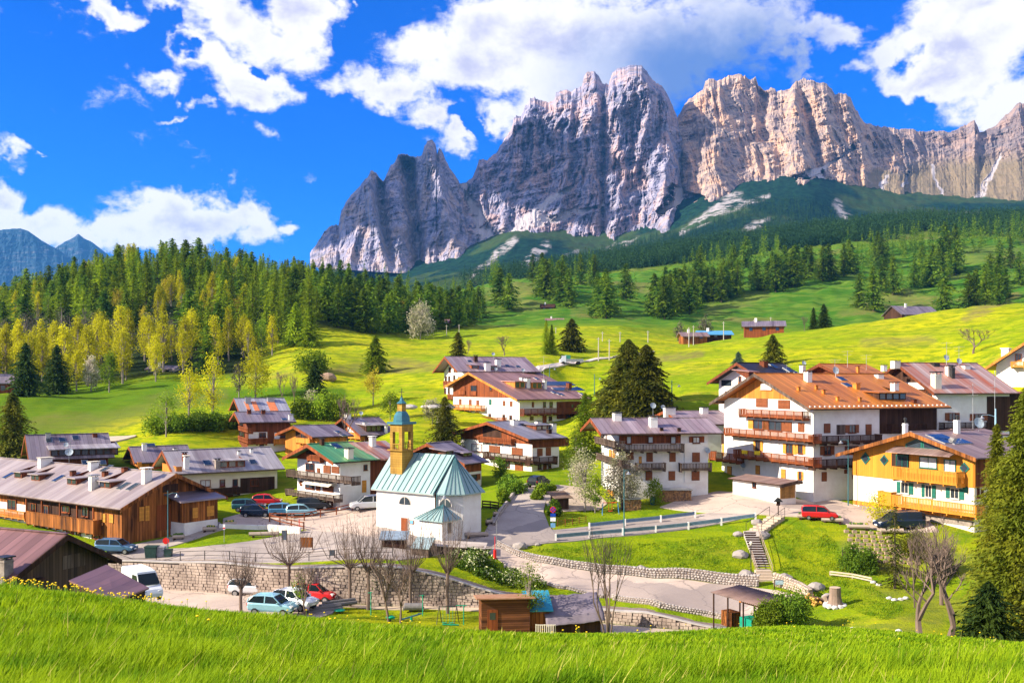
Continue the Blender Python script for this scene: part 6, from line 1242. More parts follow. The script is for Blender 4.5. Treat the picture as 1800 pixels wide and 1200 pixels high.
def planter(px, yb, label, ang=0, l=2.0, mt=None, fl=True, grp=None, rng_=(U0, 240)):
    v = hit(px, yb, *rng_); root = thing('planter', label, 'planter', v, R(ang), grp); m = MB(); m.tube([(-l/2,0,.42), (l/2,0,.42)], .24, 8); m.build('log_trough', mt or mat('bleached log', (.45,.37,.31), .9, scale=1.5, stretch=(.2,1,1), col2=(.3,.23,.19)), root)
    for x in (-l*.35, l*.35): m = MB(); m.box(x-.12, x+.12, -.2, .2, -.2, .25); m.build('foot', darkw, root)
    if fl: m = MB(); [ico(m, (random.uniform(-l*.4, l*.4), 0, .66+random.uniform(0,.1)), .14, mi=0 if random.random() < .7 else 1) for _ in range(int(l*8))]; m.build('plants', [mat('planter leaves', (.07,.14,.02), .8), mat('planter petals', (.6,.45,.1), .7)], root)
planter(1419, 913, 'bleached log planter left of the red estate car', -14, 2.2); planter(1463, 919, 'bleached log planter right below the red estate car', -14, 2.4); planter(1509, 931, 'log planter on the edge left of the dark van', -12, 2.4); planter(1568, 938, 'log planter just below the dark van', -10, 2.4)
planter(838, 945, 'pale fallen log bench at the church corner by the road', 6, 2.6, fl=False); planter(752, 951, 'low grey stone trough with a black cross in front of the sacristy', 0, 1.6, mt=concm)
planter(368, 935, 'log planter with flowers on the lawn by the barn house annex', 8, 1.5); planter(404, 926, 'grey planter with shrubs on the lawn beside the parking road', 12, 1.6)
planter(314, 949, 'log planter near the lamp post by the barn', 10, 1.3); planter(464, 944, 'long bleached log lying on the grass verge above the plaza', 12, 3.4, fl=False)
planter(873, 908, 'small log planter at the street corner by the church', 25, .8); planter(860, 922, 'short log planter beside the church apse', 25, .8)
def bench(px, yb, ang, label, w=1.6, mt=None, back=True):
    v = pt(px, yb); root = thing('bench', label, 'bench', v, R(ang)); mt = mt or yelloww; m = MB(); m.box(-w/2, w/2, -.2, .2, .42, .48); m.build('seat', mt, root)
    if back: m = MB(); m.box(-w/2, w/2, .2, .25, .6, .72); m.box(-w/2, w/2, .2, .25, .78, .9); m.build('backrest', mt, root)
    for x in (-w/2+.15, w/2-.15): m = MB(); m.box(x-.05, x+.05, -.18, .25, -.1, .419); m.build('leg', mt, root)
def bin_(px, yb, w, H, mt, label, rng_=(U0, 240)):
    v = hit(px, yb, *rng_); root = thing('waste_bin', label, 'bin', v); m = MB(); a = w/2; m.hexa([(-a*.85,-a*.7,.05),(a*.85,-a*.7,.05),(a*.85,a*.7,.05),(-a*.85,a*.7,.05)], [(-a,-a*.8,H*.9),(a,-a*.8,H*.9),(a,a*.8,H*.9),(-a,a*.8,H*.9)]); m.build('body', mt, root); m = MB(); m.box(-a*1.05, a*1.05, -a*.88, a*.85, H*.9+.003, H); m.build('lid', mt, root)
    m = MB(); m.tube([(-a*.7,a*.6,.06),(a*.7,a*.6,.06)], .06, 8); m.build('wheel', blackm, root)
gb = mat('dark green bin', (.02,.05,.045), .5); bin_(267, 980, 1.3, 1.3, gb, 'dark green wide waste container above the retaining wall'); bin_(283, 979, .9, 1.2, mat('grey bin', (.28,.28,.33), .5), 'pale grey waste bin between two dark ones'); bin_(296, 979, .8, .9, gb, 'small dark bin at the lamp post foot')
# stump, rocks, cut logs
rockm = mat('garden rock', (.31,.27,.25), .95, .1, scale=1.5, col2=(.27,.25,.26), bump=.8, bscale=5)
def rock(px, yb, r, label, sx=1.2, sz=.75, rng_=(U0, 240), mt=None, grp=None):
    v = hit(px, yb, *rng_); m = MB(); r *= .72; ico(m, (0,0,r*.25), r, sx, 1, sz, rnd=.13, sub=True); o = m.build('rock', mt or rockm, smooth=False); o.location = v; tag(o, label, 'rock', grp)
for a in ((914,962,.95,'grey boulder on the grass at the top of the bank by the junction'),(945,958,.4,'small dark boulder right of the junction boulder'),(1126,1002,.75,'pale boulder sitting above the rubble wall'),(1195,1006,.5,'low dark boulder above the rubble wall'),(1312,1012,.9,'large boulder at the foot of the garden stairs, left side'),(1302,978,1.0,'broad pale rock beside the middle of the garden stairs'),(1298,941,.7,'rock at the upper left of the garden stairs'),(1330,920,.8,'tall rock left of the stair landing'),(1340,944,1.0,'pale rock at the upper right of the garden stairs'),(1379,1018,.9,'dark boulder above the pale curving wall'),(1435,1036,1.0,'boulder behind the chopped wood on the lawn'),(1456,1052,.7,'brown boulder right of the chopped wood')): rock(*a)
for i, (x, y) in enumerate(((1563,1052),(1572,1055),(1583,1054),(1592,1052),(1500,1106),(1535,1024),(1545,1028),(1580,1110),(1658,1049))): rock(x, y, .32, 'small white stone edging the right hand garden beds', grp='white edging stones in the right garden', rng_=(76, 110), mt=mat('white stone', (.62,.6,.6), .9, scale=3, col2=(.4,.38,.38)))
v = hit(1468, 1066, 84, 96); root = thing('tree_stump', 'tall sawn tree stump standing on white stones on the lawn', 'stump', v); m = MB(); m.lathe([(.75,.1),(.62,.5),(.52,1.0),(.50,1.7),(.52,1.75),(.48,1.78)], n=14); m.build('trunk', mat('stump bark', (.28,.20,.16), .95, scale=2, stretch=(1,1,.2), col2=(.14,.10,.085), bump=.8), root)
m = MB(); m.lathe([(.48,1.785),(.47,1.8)], n=14); m.build('cut_face', mat('cut wood', (.50,.38,.28), .9), root); m = MB()
for a in np.linspace(0, 6.28, 11): ico(m, (math.cos(a)*.85, math.sin(a)*.8, .1), .33, sz=.8)
m.build('stone_ring', mat('white stone', (.62,.6,.6)), root)
v = hit(1432, 1062, 84, 98); root = thing('log_heap', 'heap of fresh yellow split logs with gnarled roots left of the stump', 'log heap', v); m = MB()
for i in range(26):
    a = random.uniform(0, 3.14); c = Vector((random.uniform(-.9, .7), random.uniform(-.5,.5), random.uniform(.05, .9)*.9)); dv_ = Vector((math.cos(a), math.sin(a), random.uniform(-.5,.5)))*.35; m.tube([c-dv_, c+dv_], random.uniform(.07,.14), 6, random.choice((0, 0, 1)))
m.build('logs', [mat('fresh split wood', (.62,.36,.08), .85, scale=5, col2=(.4,.22,.06)), mat('log bark', (.14,.09,.07), .95)], root)
m = MB()
for s_ in ((1.0, -.2), (1.5, .1), (.8, -.6)): m.tube([(s_[0], s_[1], .9), (s_[0]+.15, s_[1]-.1, .4), (s_[0]-.35, s_[1]-.3, -.1)], [.3, .26, .12], 7)
m.build('roots', mat('root wood', (.36,.28,.22), .95, scale=2, col2=(.22,.16,.13), bump=.6), root)
# ---------------------------------------------------------------- playground
green = mat('play green', (.0,.28,.16), .5)
def hf(px, py): return hit(px, py, 84, 98)
v = P(793, 1103, 91.0); root = thing('swing_set', 'green and brown metal swing frame on the playground lawn', 'swing', v); m = MB()
for x in (-1.1, .5): m.tube([(x-.25,-.6,0), (x,0,2.0), (x+.25,.6,0)], .045, 6)
m.tube([(-1.1,0,2.0), (.5,0,2.0)], .045, 6); m.build('frame', blackm, root)
for x in (-.6, 0): m = MB(); m.tube([(x-.15,0,2.0), (x-.15,0,.5)], .015, 4); m.tube([(x+.15,0,2.0), (x+.15,0,.5)], .015, 4); m.box(x-.22, x+.22, -.1, .1, .46, .5); m.build('swing_seat', green, root)
v = P(815, 1104, 90.8); root = thing('turning_bar', 'green T shaped play bar at the right end of the lawn', 'play equipment', v); m = MB(); m.tube([(0,0,-.2), (0,0,2.1)], .05, 6); m.tube([(-.7,0,2.1), (.3,0,2.1)], .04, 6); m.build('frame', green, root); m = MB(); m.tube([(-1.9,-.5,.5), (-.4,-.5,.45)], .06, 6); m.tube([(-1.1,-.5,-.2), (-1.1,-.5,.5)], .06, 6); m.build('balance_bar', green, root)
for x, y, lb in ((652,1075,'thin green metal climbing post by the bare trees'),(743,1080,'green climbing post near the roller behind the lawn')):
    v = P(x, y, 94.0); root = thing('climbing_post', lb, 'post', v); m = MB(); m.tube([(0,0,-.3), (0,0,1.9)], .05, 6); m.build('post', green, root); m = MB(); m.tube([(-.3,0,1.8), (.15,0,1.85)], .035, 5); m.build('crossbar', green, root)
v = P(727, 1072, 95.5); root = thing('garden_roller', 'grey cylinder tank lying on the lawn before the stone wall', 'tank', v); m = MB(); m.tube([(-.9,0,.35),(-.85,0,.35),(.85,0,.35),(.9,0,.35)], [.3,.36,.36,.3], 12); m.build('body', mat('dull grey', (.17,.16,.17), .6), root); m = MB(); m.box(-1.0, -.9, -.3, .3, 0, .3); m.box(.9, 1.0, -.3, .3, 0, .3); m.build('stand', metal, root)
v = P(723, 1092, 92.0); root = thing('seesaw', 'blue grey springy seesaw with two seats on the lawn', 'seesaw', v); m = MB(); m.beam((-.9,0,.2), (.9,0,.75), .2, .12); m.build('beam', mat('slate blue', (.03,.09,.13), .5), root); m = MB(); m.tube([(0,0,-.1), (0,0,.45)], .12, 8); m.build('spring', green, root)
for s_ in (-1, 1): m = MB(); m.box(s_*.8-.18, s_*.8+.18, -.15, .15, .48+s_*.25, .53+s_*.25); m.build('seat', mat('slate blue', (.03,.09,.13)), root)
v = P(686, 1091, 92.0); root = thing('spring_animal', 'little green rocking toy at the tree foot', 'play equipment', v); m = MB(); ico(m, (0,0,.35), .35, 1.4, .6, .6); m.build('body', green, root); m = MB(); m.tube([(0,0,-.1), (0,0,.2)], .1, 7); m.build('spring', blackm, root)
v = P(597, 1080, 94.0); root = thing('round_table', 'small round green play table on the lawn edge', 'table', v); m = MB(); m.lathe([(.5,.4),(.52,.44),(.5,.48)], n=16); m.build('top', green, root); m = MB(); m.tube([(0,0,-.1), (0,0,.4)], .06, 6); m.build('leg', blackm, root)
for i, (x, y, a, l_) in enumerate(((572,1077,28,3.4),(596,1066,30,3.6),(585,1072,24,3.0))):
    v = P(x, y, 94.5+i); m = MB(); m.tube([(-l_/2,0,.25), (l_/2,0,.25)], .2, 8); m.tube([(-l_/2,.35,.2), (l_/2,.35,.2)], .18, 8); m.tube([(-l_/2+.2,.17,.5), (l_/2-.1,.17,.5)], .17, 8); o = m.build('log_stack', mat('grey log', (.20,.19,.20), .9, scale=1.5, stretch=(.2,1,1), col2=(.11,.10,.11))); o.location = v; o.rotation_euler = (0, 0, R(a)); tag(o, ('bundle of long grey logs beside the light blue car','bundle of grey logs nearest the stone wall','middle bundle of grey logs by the lawn')[i], 'logs')
v = pt(1073, 903); root = thing('child_swing', 'red and blue child swing frame on the grass beside the road', 'swing', v); m = MB(); m.tube([(-.9,0,1.4), (.9,0,1.4)], .06, 6); m.build('top_bar', mat('sign red', (.62,.02,.015)), root)
for x in (-.9, .9): m = MB(); m.tube([(x*1.15,-.5,-.1), (x,0,1.4), (x*1.15,.5,-.1)], .05, 6); m.build('leg', mat('swing blue', (.02,.18,.4), .5), root)
m = MB(); m.tube([(-.2,0,1.4), (-.2,0,.4)], .02, 4); m.tube([(.2,0,1.4), (.2,0,.4)], .02, 4); m.box(-.25, .25, -.1, .1, .35, .4); m.build('swing_seat', mat('sign red', (.62,.02,.015)), root)
fence('white slatted garden pergola rail standing before the tarp shelter', [(942,1108),(976,1110)], .9, cream, .06, (.95, .1), .9, fn=lambda x, y: P(x, y, 85), name='garden_gate', pick=True)
# planter walls, cold frames, terrace stones
wallw = [(385,928,470,930,.5,'low pale kerb wall between the left road and the car park'),(472,933,528,938,.8,'white ramp wall under the brown fence on the church square')]
for x0, y0, x1, y1, H, lb in wallw:
    a, b = pt(x0, y0), pt(x1, y1); m = MB(); dv = b-a; m.beam((0,0,H/2-.4), dv+Vector((0,0,H/2-.4)), .35, H+.8); o = m.build('low_wall', white); o.location = a; tag(o, lb, 'wall')
for i in range(8):
    y = 935+i*7.5; a = hit(1488+i*3.2, y, 98, 118); b = hit(1560+i*9, y+4, 98, 118); q, L_ = resample([a, b], max(3, int((b-a).length/.62))); z = ground(q[:, 0], q[:, 1]); m = MB()
    for j in range(len(q)-1):
        c = Vector((*q[j], z[j]))-a+Vector(((i % 2)*.3, 0, .05)); m.box(c.x-.26, c.x+.22, c.y-.16, c.y+.16, c.z-.35, c.z+.22); 
        if random.random() < .5: ico(m, (c.x, c.y+.05, c.z+.27), .13, mi=1)
    o = m.build('terrace_blocks', [mat('earthy block', (.36,.26,.19), .95, scale=2), mat('planter leaves', (.07,.14,.02))]); o.location = a; tag(o, 'row of sandy planting blocks on the terraced slope below the dark van', 'terrace wall', 'terraced block rows below the dark van')
# greenhouse-like cold frames left of the church wreck
v = P(752, 972, 106.5); root = thing('firewood_shelter', 'long low plank stack under broken white boards beside the road', 'plank stack', v+Vector((3,0,0)), R(-6)); m = MB(); m.box(-3, 3, 0, 1.4, -.8, .75); m.build('stack', greyw, root); m = MB(); m.hexa([(-3.3,-.3,.8),(3.2,-.3,.55),(3.2,1.7,.85),(-3.3,1.7,1.1)], [(-3.3,-.3,.88),(3.2,-.3,.63),(3.2,1.7,.93),(-3.3,1.7,1.18)]); m.build('cover', mat('bleached board', (.52,.46,.43), .9, scale=1, stretch=(.3,2,1), col2=(.3,.25,.23)), root)
shed(692, 968, 107, 0, 2.6, 1.4, 1.3, 1.75, darkw, mat('blue grey sheet', (.20,.26,.34), .5), 'small dark hut with blue grey roof at the head of the stone wall', 'hut', 'hut', .25, False)
shed(738, 975, 105, -20, 2.0, 1.6, .7, 1.5, greyw, mat('pale glass frame', (.25,.33,.36), .2), 'tilted glazed cold frame right of the small dark hut', 'cold_frame', 'cold frame', .1, False)
# far farm buildings
def farm(px, yb, d, ang, w, l, H, rh, wm, rm, label, name='farmhouse', base=None):
    v = P(px, yb, d); v.z = max(v.z, gz(v.x, v.y))-.9; w *= .85; H *= .9; root = thing(name, label, 'house', v, R(ang)); m = MB(); m.hexa([(-w/2,0,-7),(w/2,0,-7),(w/2,0,H),(-w/2,0,H)], [(-w/2,l,-7),(w/2,l,-7),(w/2,l,H),(-w/2,l,H)]); m.hexa([(-w/2,0,H+.001),(-w/2,l/2,H+rh),(-w/2,l,H+.001)], [(w/2,0,H+.001),(w/2,l/2,H+rh),(w/2,l,H+.001)]); m.build('wall', wm, root)
    m = MB(); s = rh/(l/2)
    for a, b in ((-.8, l/2), (l+.8, l/2)): za = H-.8*s; m.hexa([(-w/2-.8,a,za),(w/2+.8,a,za),(w/2+.8,b,H+rh+.02),(-w/2-.8,b,H+rh+.02)], [(-w/2-.8,a,za+.25),(w/2+.8,a,za+.25),(w/2+.8,b,H+rh+.27),(-w/2-.8,b,H+rh+.27)])
    m.build('roof', rm, root)
    for i in range(max(2, int(w/3.2))): x = -w/2+w*(i+.5)/max(2, int(w/3.2)); m = MB(); m.box(x-.5, x+.5, -.08, -.003, H*.45, H*.8); m.build('window', glass, root)
    m = MB(); m.box(-w*.2-.4, -w*.2+.4, l*.4-.3, l*.4+.3, H+rh*.5, H+rh+1.2); m.build('chimney', white, root)
lead = rmat('lead', 'X'); pnk = rmat('pink', 'X')
farm(1343, 583, 330, -12, 15, 9, 3.2, 1.6, redw, lead, 'brown farmhouse with blue grey roof on the horizon of the sunny meadow'); farm(1258, 592, 350, 0, 13, 7, 2.0, 1.2, darkw, mat('blue tin', (.08,.28,.5), .5), 'low stable with a blue roof left of the brown farmhouse', 'stable'); farm(1222, 594, 345, 5, 10, 6, 1.8, 1.2, oldw, rmat('brown','X'), 'low brown hay barn beside the blue roofed stable', 'hay_barn')
farm(1618, 560, 400, 14, 20, 12, 3.0, 3.4, darkw, lead, 'dark chalet half hidden behind the crest of the right meadow'); farm(748, 586, 440, -10, 22, 10, 3.4, 2.0, redw, pnk, 'long red brown farmhouse at the forest edge behind the pale tree'); farm(5, 692, 255, 20, 12, 9, 4.0, 2.0, redw, lead, 'brick red barn at the far left beside the meadow spruces', 'barn')
farm(962, 548, 600, -8, 9, 6, 2.4, 1.8, darkw, darkw, 'tiny dark hay hut on the shaded middle pasture', 'hay_hut'); farm(975, 572, 520, 0, 10, 5, 1.5, .9, redw, pnk, 'tiny red roofed hut below the hay hut', 'hut'); farm(283, 657, 285, -8, 9, 5, 1.6, .8, cream, lead, 'small pale roofed shelter on the ridge of the left meadow', 'shelter')
for i, (x, y) in enumerate(((576,668),)):
    v = hit(x, y, 190, 300); m = MB(); ico(m, (0,0,.6), 1.5, 1.5, 1, .8, rnd=.1, sub=True); o = m.build('hay_heap', mat('old hay', (.30,.20,.14), .95, scale=3, bump=.5)); o.location = v; tag(o, 'brown hay heap on the meadow right of the dark spruce', 'hay heap')
# stone yard left of the farmhouse
v = P(757, 715, 190); root = thing('tarp_lumps', 'grey tarp structure shaped as low lumps beside the tall white house', 'sand heap', v); m = MB(); [ico(m, (random.uniform(-4,4), random.uniform(-1,1), 0), random.uniform(.7,1.5), 1.4, 1, .5, rnd=.15, sub=True) for _ in range(7)]; m.build('heap', concm, root)  # grey tarp structure drawn as a flattened heap of lumps
# ---------------------------------------------------------------- cars
rub = mat('tyre rubber', (.015,.015,.016), .8, .2); rimm = mat('wheel rim', (.35,.35,.37), .35, .5, .7); cglass = mat('car glass', (.008,.014,.018), .12, .35, var=.4, scale=1); lampm = mat('headlight', (.6,.62,.65), .15, .7); tail = mat('tail light', (.45,.01,.01), .3)
def paint(name, col, metal_=.3): return mat(name, col, .22, .6, metal_, var=.04, scale=1)
KIND = {  # stations: (x, half width, z bottom, z belt, z roof, roof half width) from tail to nose, as fractions
 'hatch': (3.8, 1.66, 1.50, [(-1, .86, .5, .93, .93, .70), (-.93, .97, .32, .95, 1.30, .72), (-.72, 1, .30, .95, 1.45, .76), (-.2, 1, .28, .93, 1.50, .78), (.18, 1, .28, .92, 1.44, .76), (.52, 1, .28, .90, .93, .74), (.80, .98, .30, .84, .84, .72), (.95, .92, .34, .72, .72, .66), (1, .78, .42, .60, .60, .6)]),
 'estate': (4.3, 1.72, 1.50, [(-1, .88, .5, .95, .95, .72), (-.97, .97, .34, .97, 1.34, .74), (-.85, 1, .30, .97, 1.48, .76), (-.2, 1, .28, .94, 1.52, .78), (.16, 1, .28, .93, 1.46, .76), (.48, 1, .28, .92, .95, .74), (.80, .98, .30, .84, .84, .72), (.95, .92, .34, .72, .72, .66), (1, .78, .42, .60, .60, .6)]),
 'mpv': (4.8, 1.85, 1.80, [(-1, .90, .5, 1.0, 1.0, .8), (-.97, .98, .34, 1.05, 1.66, .78), (-.85, 1, .30, 1.06, 1.76, .80), (-.2, 1, .28, 1.06, 1.80, .82), (.25, 1, .28, 1.05, 1.70, .78), (.58, 1, .28, 1.02, 1.05, .76), (.85, .98, .30, .9, .9, .72), (.96, .92, .34, .76, .76, .66), (1, .78, .42, .62, .62, .6)]),
 'van': (5.4, 1.95, 2.4, [(-1, .96, .5, 1.3, 1.3, .9), (-.995, .98, .36, 1.35, 2.34, .86), (-.9, 1, .32, 1.35, 2.4, .88), (0, 1, .3, 1.35, 2.42, .88), (.42, 1, .3, 1.32, 2.32, .84), (.70, 1, .3, 1.28, 1.32, .80), (.92, .98, .32, 1.0, 1.0, .74), (.98, .92, .36, .8, .8, .7), (1, .8, .42, .66, .66, .66)])}
def car(px, yb, ang, kind, pm, label, rng_=(U0, 240), d=None, glass_to=1.0, base='car', scale=1.0):
    v = hit(px, yb, *rng_) if d is None else P(px, yb, d); Lh, Wd, H, st = KIND[kind]; hl, hw = Lh/2, Wd/2; root = thing('parked_car' if base == 'car' else base, label, {'car':'car','parked_van':'van','pickup_truck':'pickup'}.get(base, 'car'), v+Vector((0,0,.10)), R(ang)); root.scale = (scale,)*3
    m = MB(); n = len(st); rings = []
    for (x, w, zb, zl, zt, rw) in st:
        W_ = hw*w; rings.append([(x*hl, -W_*.92, zb), (x*hl, -W_, zb+.15), (x*hl, -W_, zl-.12), (x*hl, -W_*.93, zl), (x*hl, W_*.93, zl), (x*hl, W_, zl-.12), (x*hl, W_, zb+.15), (x*hl, W_*.92, zb)])
    vs = [p for r in rings for p in r]; k = 8; fs = [tuple(range(k))[::-1], tuple((n-1)*k+i for i in range(k))]
    for i in range(n-1):
        for j in range(k): fs.append((i*k+j, i*k+(j+1) % k, (i+1)*k+(j+1) % k, (i+1)*k+j))
    m.add(vs, fs); bd = m.build('body', pm, root, smooth=False); bv = bd.modifiers.new('b', 'BEVEL'); bv.width = .05; bv.segments = 2; bv.limit_method = 'ANGLE'
    cab = [(x, w, zl, zt, rw) for (x, w, zb, zl, zt, rw) in st if zt > zl+.05]; i0 = [i for i, s in enumerate(st) if s[4] > s[3]+.05]; a0, a1 = i0[0], i0[-1]
    # greenhouse
    m = MB(); top = [(st[i][0]*hl, hw*st[i][5], st[i][4]) for i in range(a0, a1+1)]; bot = [(st[i][0]*hl, hw*st[i][1]*.93, st[i][3]-.01) for i in range(a0, a1+1)]
    bot[-1] = (st[a1+1][0]*hl, hw*st[a1+1][1]*.9, st[a1+1][3]-.01); bot[0] = (st[max(a0-1,0)][0]*hl*.985, hw*.88, st[a0][3]-.01)
    if bot[0][0] > top[0][0]: bot[0] = (top[0][0], bot[0][1], bot[0][2])
    lo = [(x, -w, z) for x, w, z in bot]+[(x, w, z) for x, w, z in bot[::-1]]; hi = [(x, -w, z-.02) for x, w, z in top]+[(x, w, z-.02) for x, w, z in top[::-1]]
    m.hexa(lo, hi); m.build('windows', cglass if kind != 'van' else pm, root)
    if kind == 'van':
        f1 = [(st[4][0]*hl+.02, hw*.78, st[4][4]-.12), (st[5][0]*hl+.03, hw*.9, st[5][3]+.08)]
        m = MB(); a, b = f1; m.hexa([(a[0]+.03,-a[1],a[2]),(a[0]+.03,a[1],a[2]),(b[0]+.05,b[1],b[2]),(b[0]+.05,-b[1],b[2])], [(a[0]+.06,-a[1],a[2]),(a[0]+.06,a[1],a[2]),(b[0]+.08,b[1],b[2]),(b[0]+.08,-b[1],b[2])]); m.build('windscreen', cglass, root)
        for s_ in (-1, 1): m = MB(); y0_, y1_ = s_*hw*.985, s_*hw*.90; m.hexa([(hl*.1, s_*(hw*.97), 1.35),(hl*.6, s_*(hw*.97), 1.35),(hl*.42, s_*(hw*.88), 2.1),(hl*.1, s_*(hw*.91), 2.1)], [(hl*.1, s_*(hw*.97+.03), 1.35),(hl*.6, s_*(hw*.97+.03), 1.35),(hl*.42, s_*(hw*.88+.03), 2.1),(hl*.1, s_*(hw*.91+.03), 2.1)]); m.build('side_window', cglass, root)
    # roof and pillars
    m = MB(); m.hexa([(x, -w*1.0, z-.02) for x, w, z in top]+[(x, w, z-.02) for x, w, z in top[::-1]], [(x, -w*.93, z+.025) for x, w, z in top]+[(x, w*.93, z+.025) for x, w, z in top[::-1]])
    for s_ in (-1, 1):
        for i in range(len(top)):
            if kind == 'van' : break
            t_, b_ = Vector((top[i][0], s_*top[i][1], top[i][2]-.02)), Vector((bot[i][0], s_*bot[i][1], bot[i][2]))
            if 0 < i < len(top)-1 and i % 2: continue
            m.beam(t_, b_, .09, .05)
    m.build('roof', pm, root)
    for sx in (-.62, .64):
        for s_ in (-1, 1):
            r = .31 if kind != 'van' else .34; m = MB(); y = s_*(hw-.10); m.tube([(sx*hl, y-.12, r-.08), (sx*hl, y+.12, r-.08)], r, 14); w_ = m.build('wheel', rub, root); m = MB(); m.tube([(sx*hl, y+s_*.121, r-.08), (sx*hl, y+s_*.135, r-.08)], r*.62, 10); m.build('rim', rimm, w_)
            m = MB(); m.tube([(sx*hl, y-.10, r-.05), (sx*hl, y+s_*.02+.0, r-.05)], r+.05, 14); 
    for s_ in (-1, 1):
        z = st[-3][3]-.10; m = MB(); m.obox((hl*.93, s_*hw*.68, z-.04), Vector((.12,0,-.03)), Vector((0,.17,0)), Vector((.03,0,.07))); m.build('headlight', lampm, root)
        m = MB(); m.obox((-hl*.965, s_*hw*.78, st[0][3]-.12), Vector((.05,0,0)), Vector((0,.12,0)), Vector((0,0,.12))); m.build('tail_light', tail, root)
        m = MB(); m.obox((hl*.40, s_*(hw+.08), st[4][3]+.06), Vector((.05,0,0)), Vector((0,.09,0)), Vector((0,0,.06))); m.build('mirror', pm, root)
    m = MB(); m.box(hl*.985, hl*1.0+.012, -.26, .26, .42, .53); m.build('number_plate', mat('sign white', (.8,.8,.8)), root)
    return root
wsil = paint('silver white paint', (.62,.64,.70)); lblue = paint('light blue paint', (.30,.55,.66)); wht = paint('white paint', (.74,.76,.80), .05); redp = paint('red paint', (.50,.015,.02), .1); navy = paint('navy paint', (.010,.022,.055)); tealp = paint('dark teal paint', (.03,.12,.15)); bluep = paint('steel blue paint', (.07,.16,.30)); dkg = paint('dark grey paint', (.03,.035,.045)); silv = paint('silver paint', (.40,.42,.47), .6); skyb = paint('sky blue paint', (.08,.25,.42))
YR = (88, 106)
car(442, 1046, -8, 'hatch', wsil, 'silver white hatchback parked by the bare tree below the stone wall', YR, scale=1.16)
car(480, 1079, -12, 'hatch', lblue, 'light blue compact car closest to the meadow in the lower yard', d=91.5, scale=1.16)
car(519, 1069, -28, 'hatch', wht, 'white hatchback between the light blue and the red cars', d=94.0, scale=1.16)
car(556, 1056, -16, 'hatch', redp, 'dark red small car nearest the stone wall', YR, scale=1.16)
car(249, 1050, -50, 'van', wht, 'white blue van half hidden behind the lean-to roof', d=87, base='parked_van')
r_ = car(205, 972, -6, 'estate', bluep, 'blue grey double cab pickup parked before the weathered timber house', base='pickup_truck')
car(450, 908, 8, 'hatch', navy, 'navy blue car in the front row of the upper parking area'); car(438, 898, 10, 'estate', tealp, 'dark teal car just behind the navy blue one'); car(502, 906, 14, 'estate', skyb, 'bright blue car parked right of the navy one'); car(530, 908, 14, 'hatch', lblue, 'light blue car with glass roof beside the brown fence'); car(470, 889, 6, 'hatch', redp, 'small red car hidden behind the dark cars'); car(552, 896, 10, 'estate', dkg, 'dark car parked under the lower balcony of the green roofed chalet')
car(648, 896, 195, 'mpv', wsil, 'silver minivan parked beside the white church wall')
car(1441, 913, -14, 'mpv', redp, 'red estate car on the plaza beside the log planters', scale=.84); KIND['minibus'] = KIND['mpv']
car(1580, 931, 186, 'mpv', navy, 'dark blue minivan under the yellow chalet balcony', scale=1.12); car(947, 856, 60, 'hatch', dkg, 'small dark car far up the driveway below the timbered chalet')
# flatbed truck on the hill road
v = hit(1003, 643, 190, 400); root = thing('flatbed_truck', 'white flatbed truck driving on the pale hillside road', 'truck', v+Vector((0,0,.35)), R(188)); m = MB(); m.hexa([(1.3,-.95,.5),(2.7,-.95,.5),(2.7,-.95,1.2),(2.2,-.95,2.1),(1.3,-.95,2.15)], [(1.3,.95,.5),(2.7,.95,.5),(2.7,.95,1.2),(2.2,.95,2.1),(1.3,.95,2.15)]); m.build('cab', wht, root)
m = MB(); m.box(-3.0, 1.25, -1.05, 1.05, .75, 1.0); m.box(-3.0, 1.25, -1.05, -1.0, 1.0, 1.35); m.box(-3, 1.25, 1.0, 1.05, 1.0, 1.35); m.build('flatbed', metal, root); m = MB(); m.box(.2, 1.24, -.9, .9, 1.36, 2.3); m.build('green_rack', mat('rack green', (.05,.28,.2), .6), root); m = MB(); m.hexa([(2.22,-.8,2.03),(2.22,.8,2.03),(2.68,.8,1.28),(2.68,-.8,1.28)], [(2.27,-.8,2.05),(2.27,.8,2.05),(2.73,.8,1.3),(2.73,-.8,1.3)]); m.build('windscreen', cglass, root)
for sx in (-1.9, 2.0):
    for s_ in (-1, 1): m = MB(); m.tube([(sx, s_*.85-.12, .35), (sx, s_*.85+.12, .35)], .4, 12); m.build('wheel', rub, root)
# ---------------------------------------------------------------- vegetation
def leafmat(name, c1, c2, trans=.3, sc=.5, orand=.35):
    m = bpy.data.materials.new(name); m.use_nodes = True; nt = m.node_tree; b = nt.nodes['Principled BSDF']; b.inputs['Roughness'].default_value = .75; b.inputs['Specular IOR Level'].default_value = .12
    geo = nt.nodes.new('ShaderNodeNewGeometry'); n = noise(nt, geo.outputs['Position'], sc, 4, .7); oi = nt.nodes.new('ShaderNodeObjectInfo')
    c = leafmix(nt, c1, c2, mrange(nt, n.outputs[0], .36, .64))
    v = nt.nodes.new('ShaderNodeVectorMath'); v.operation = 'SCALE'; nt.links.new(c, v.inputs[0]); nt.links.new(M(nt, 'MULTIPLY_ADD', oi.outputs['Random'], orand*2, 1-orand), v.inputs['Scale'])
    nt.links.new(v.outputs[0], b.inputs['Base Color']); out = nt.nodes['Material Output']
    if trans:
        t = nt.nodes.new('ShaderNodeBsdfTranslucent'); nt.links.new(v.outputs[0], t.inputs[0]); mx = nt.nodes.new('ShaderNodeMixShader'); mx.inputs[0].default_value = trans
        nt.links.new(b.outputs[0], mx.inputs[1]); nt.links.new(t.outputs[0], mx.inputs[2]); nt.links.new(mx.outputs[0], out.inputs[0])
    return m
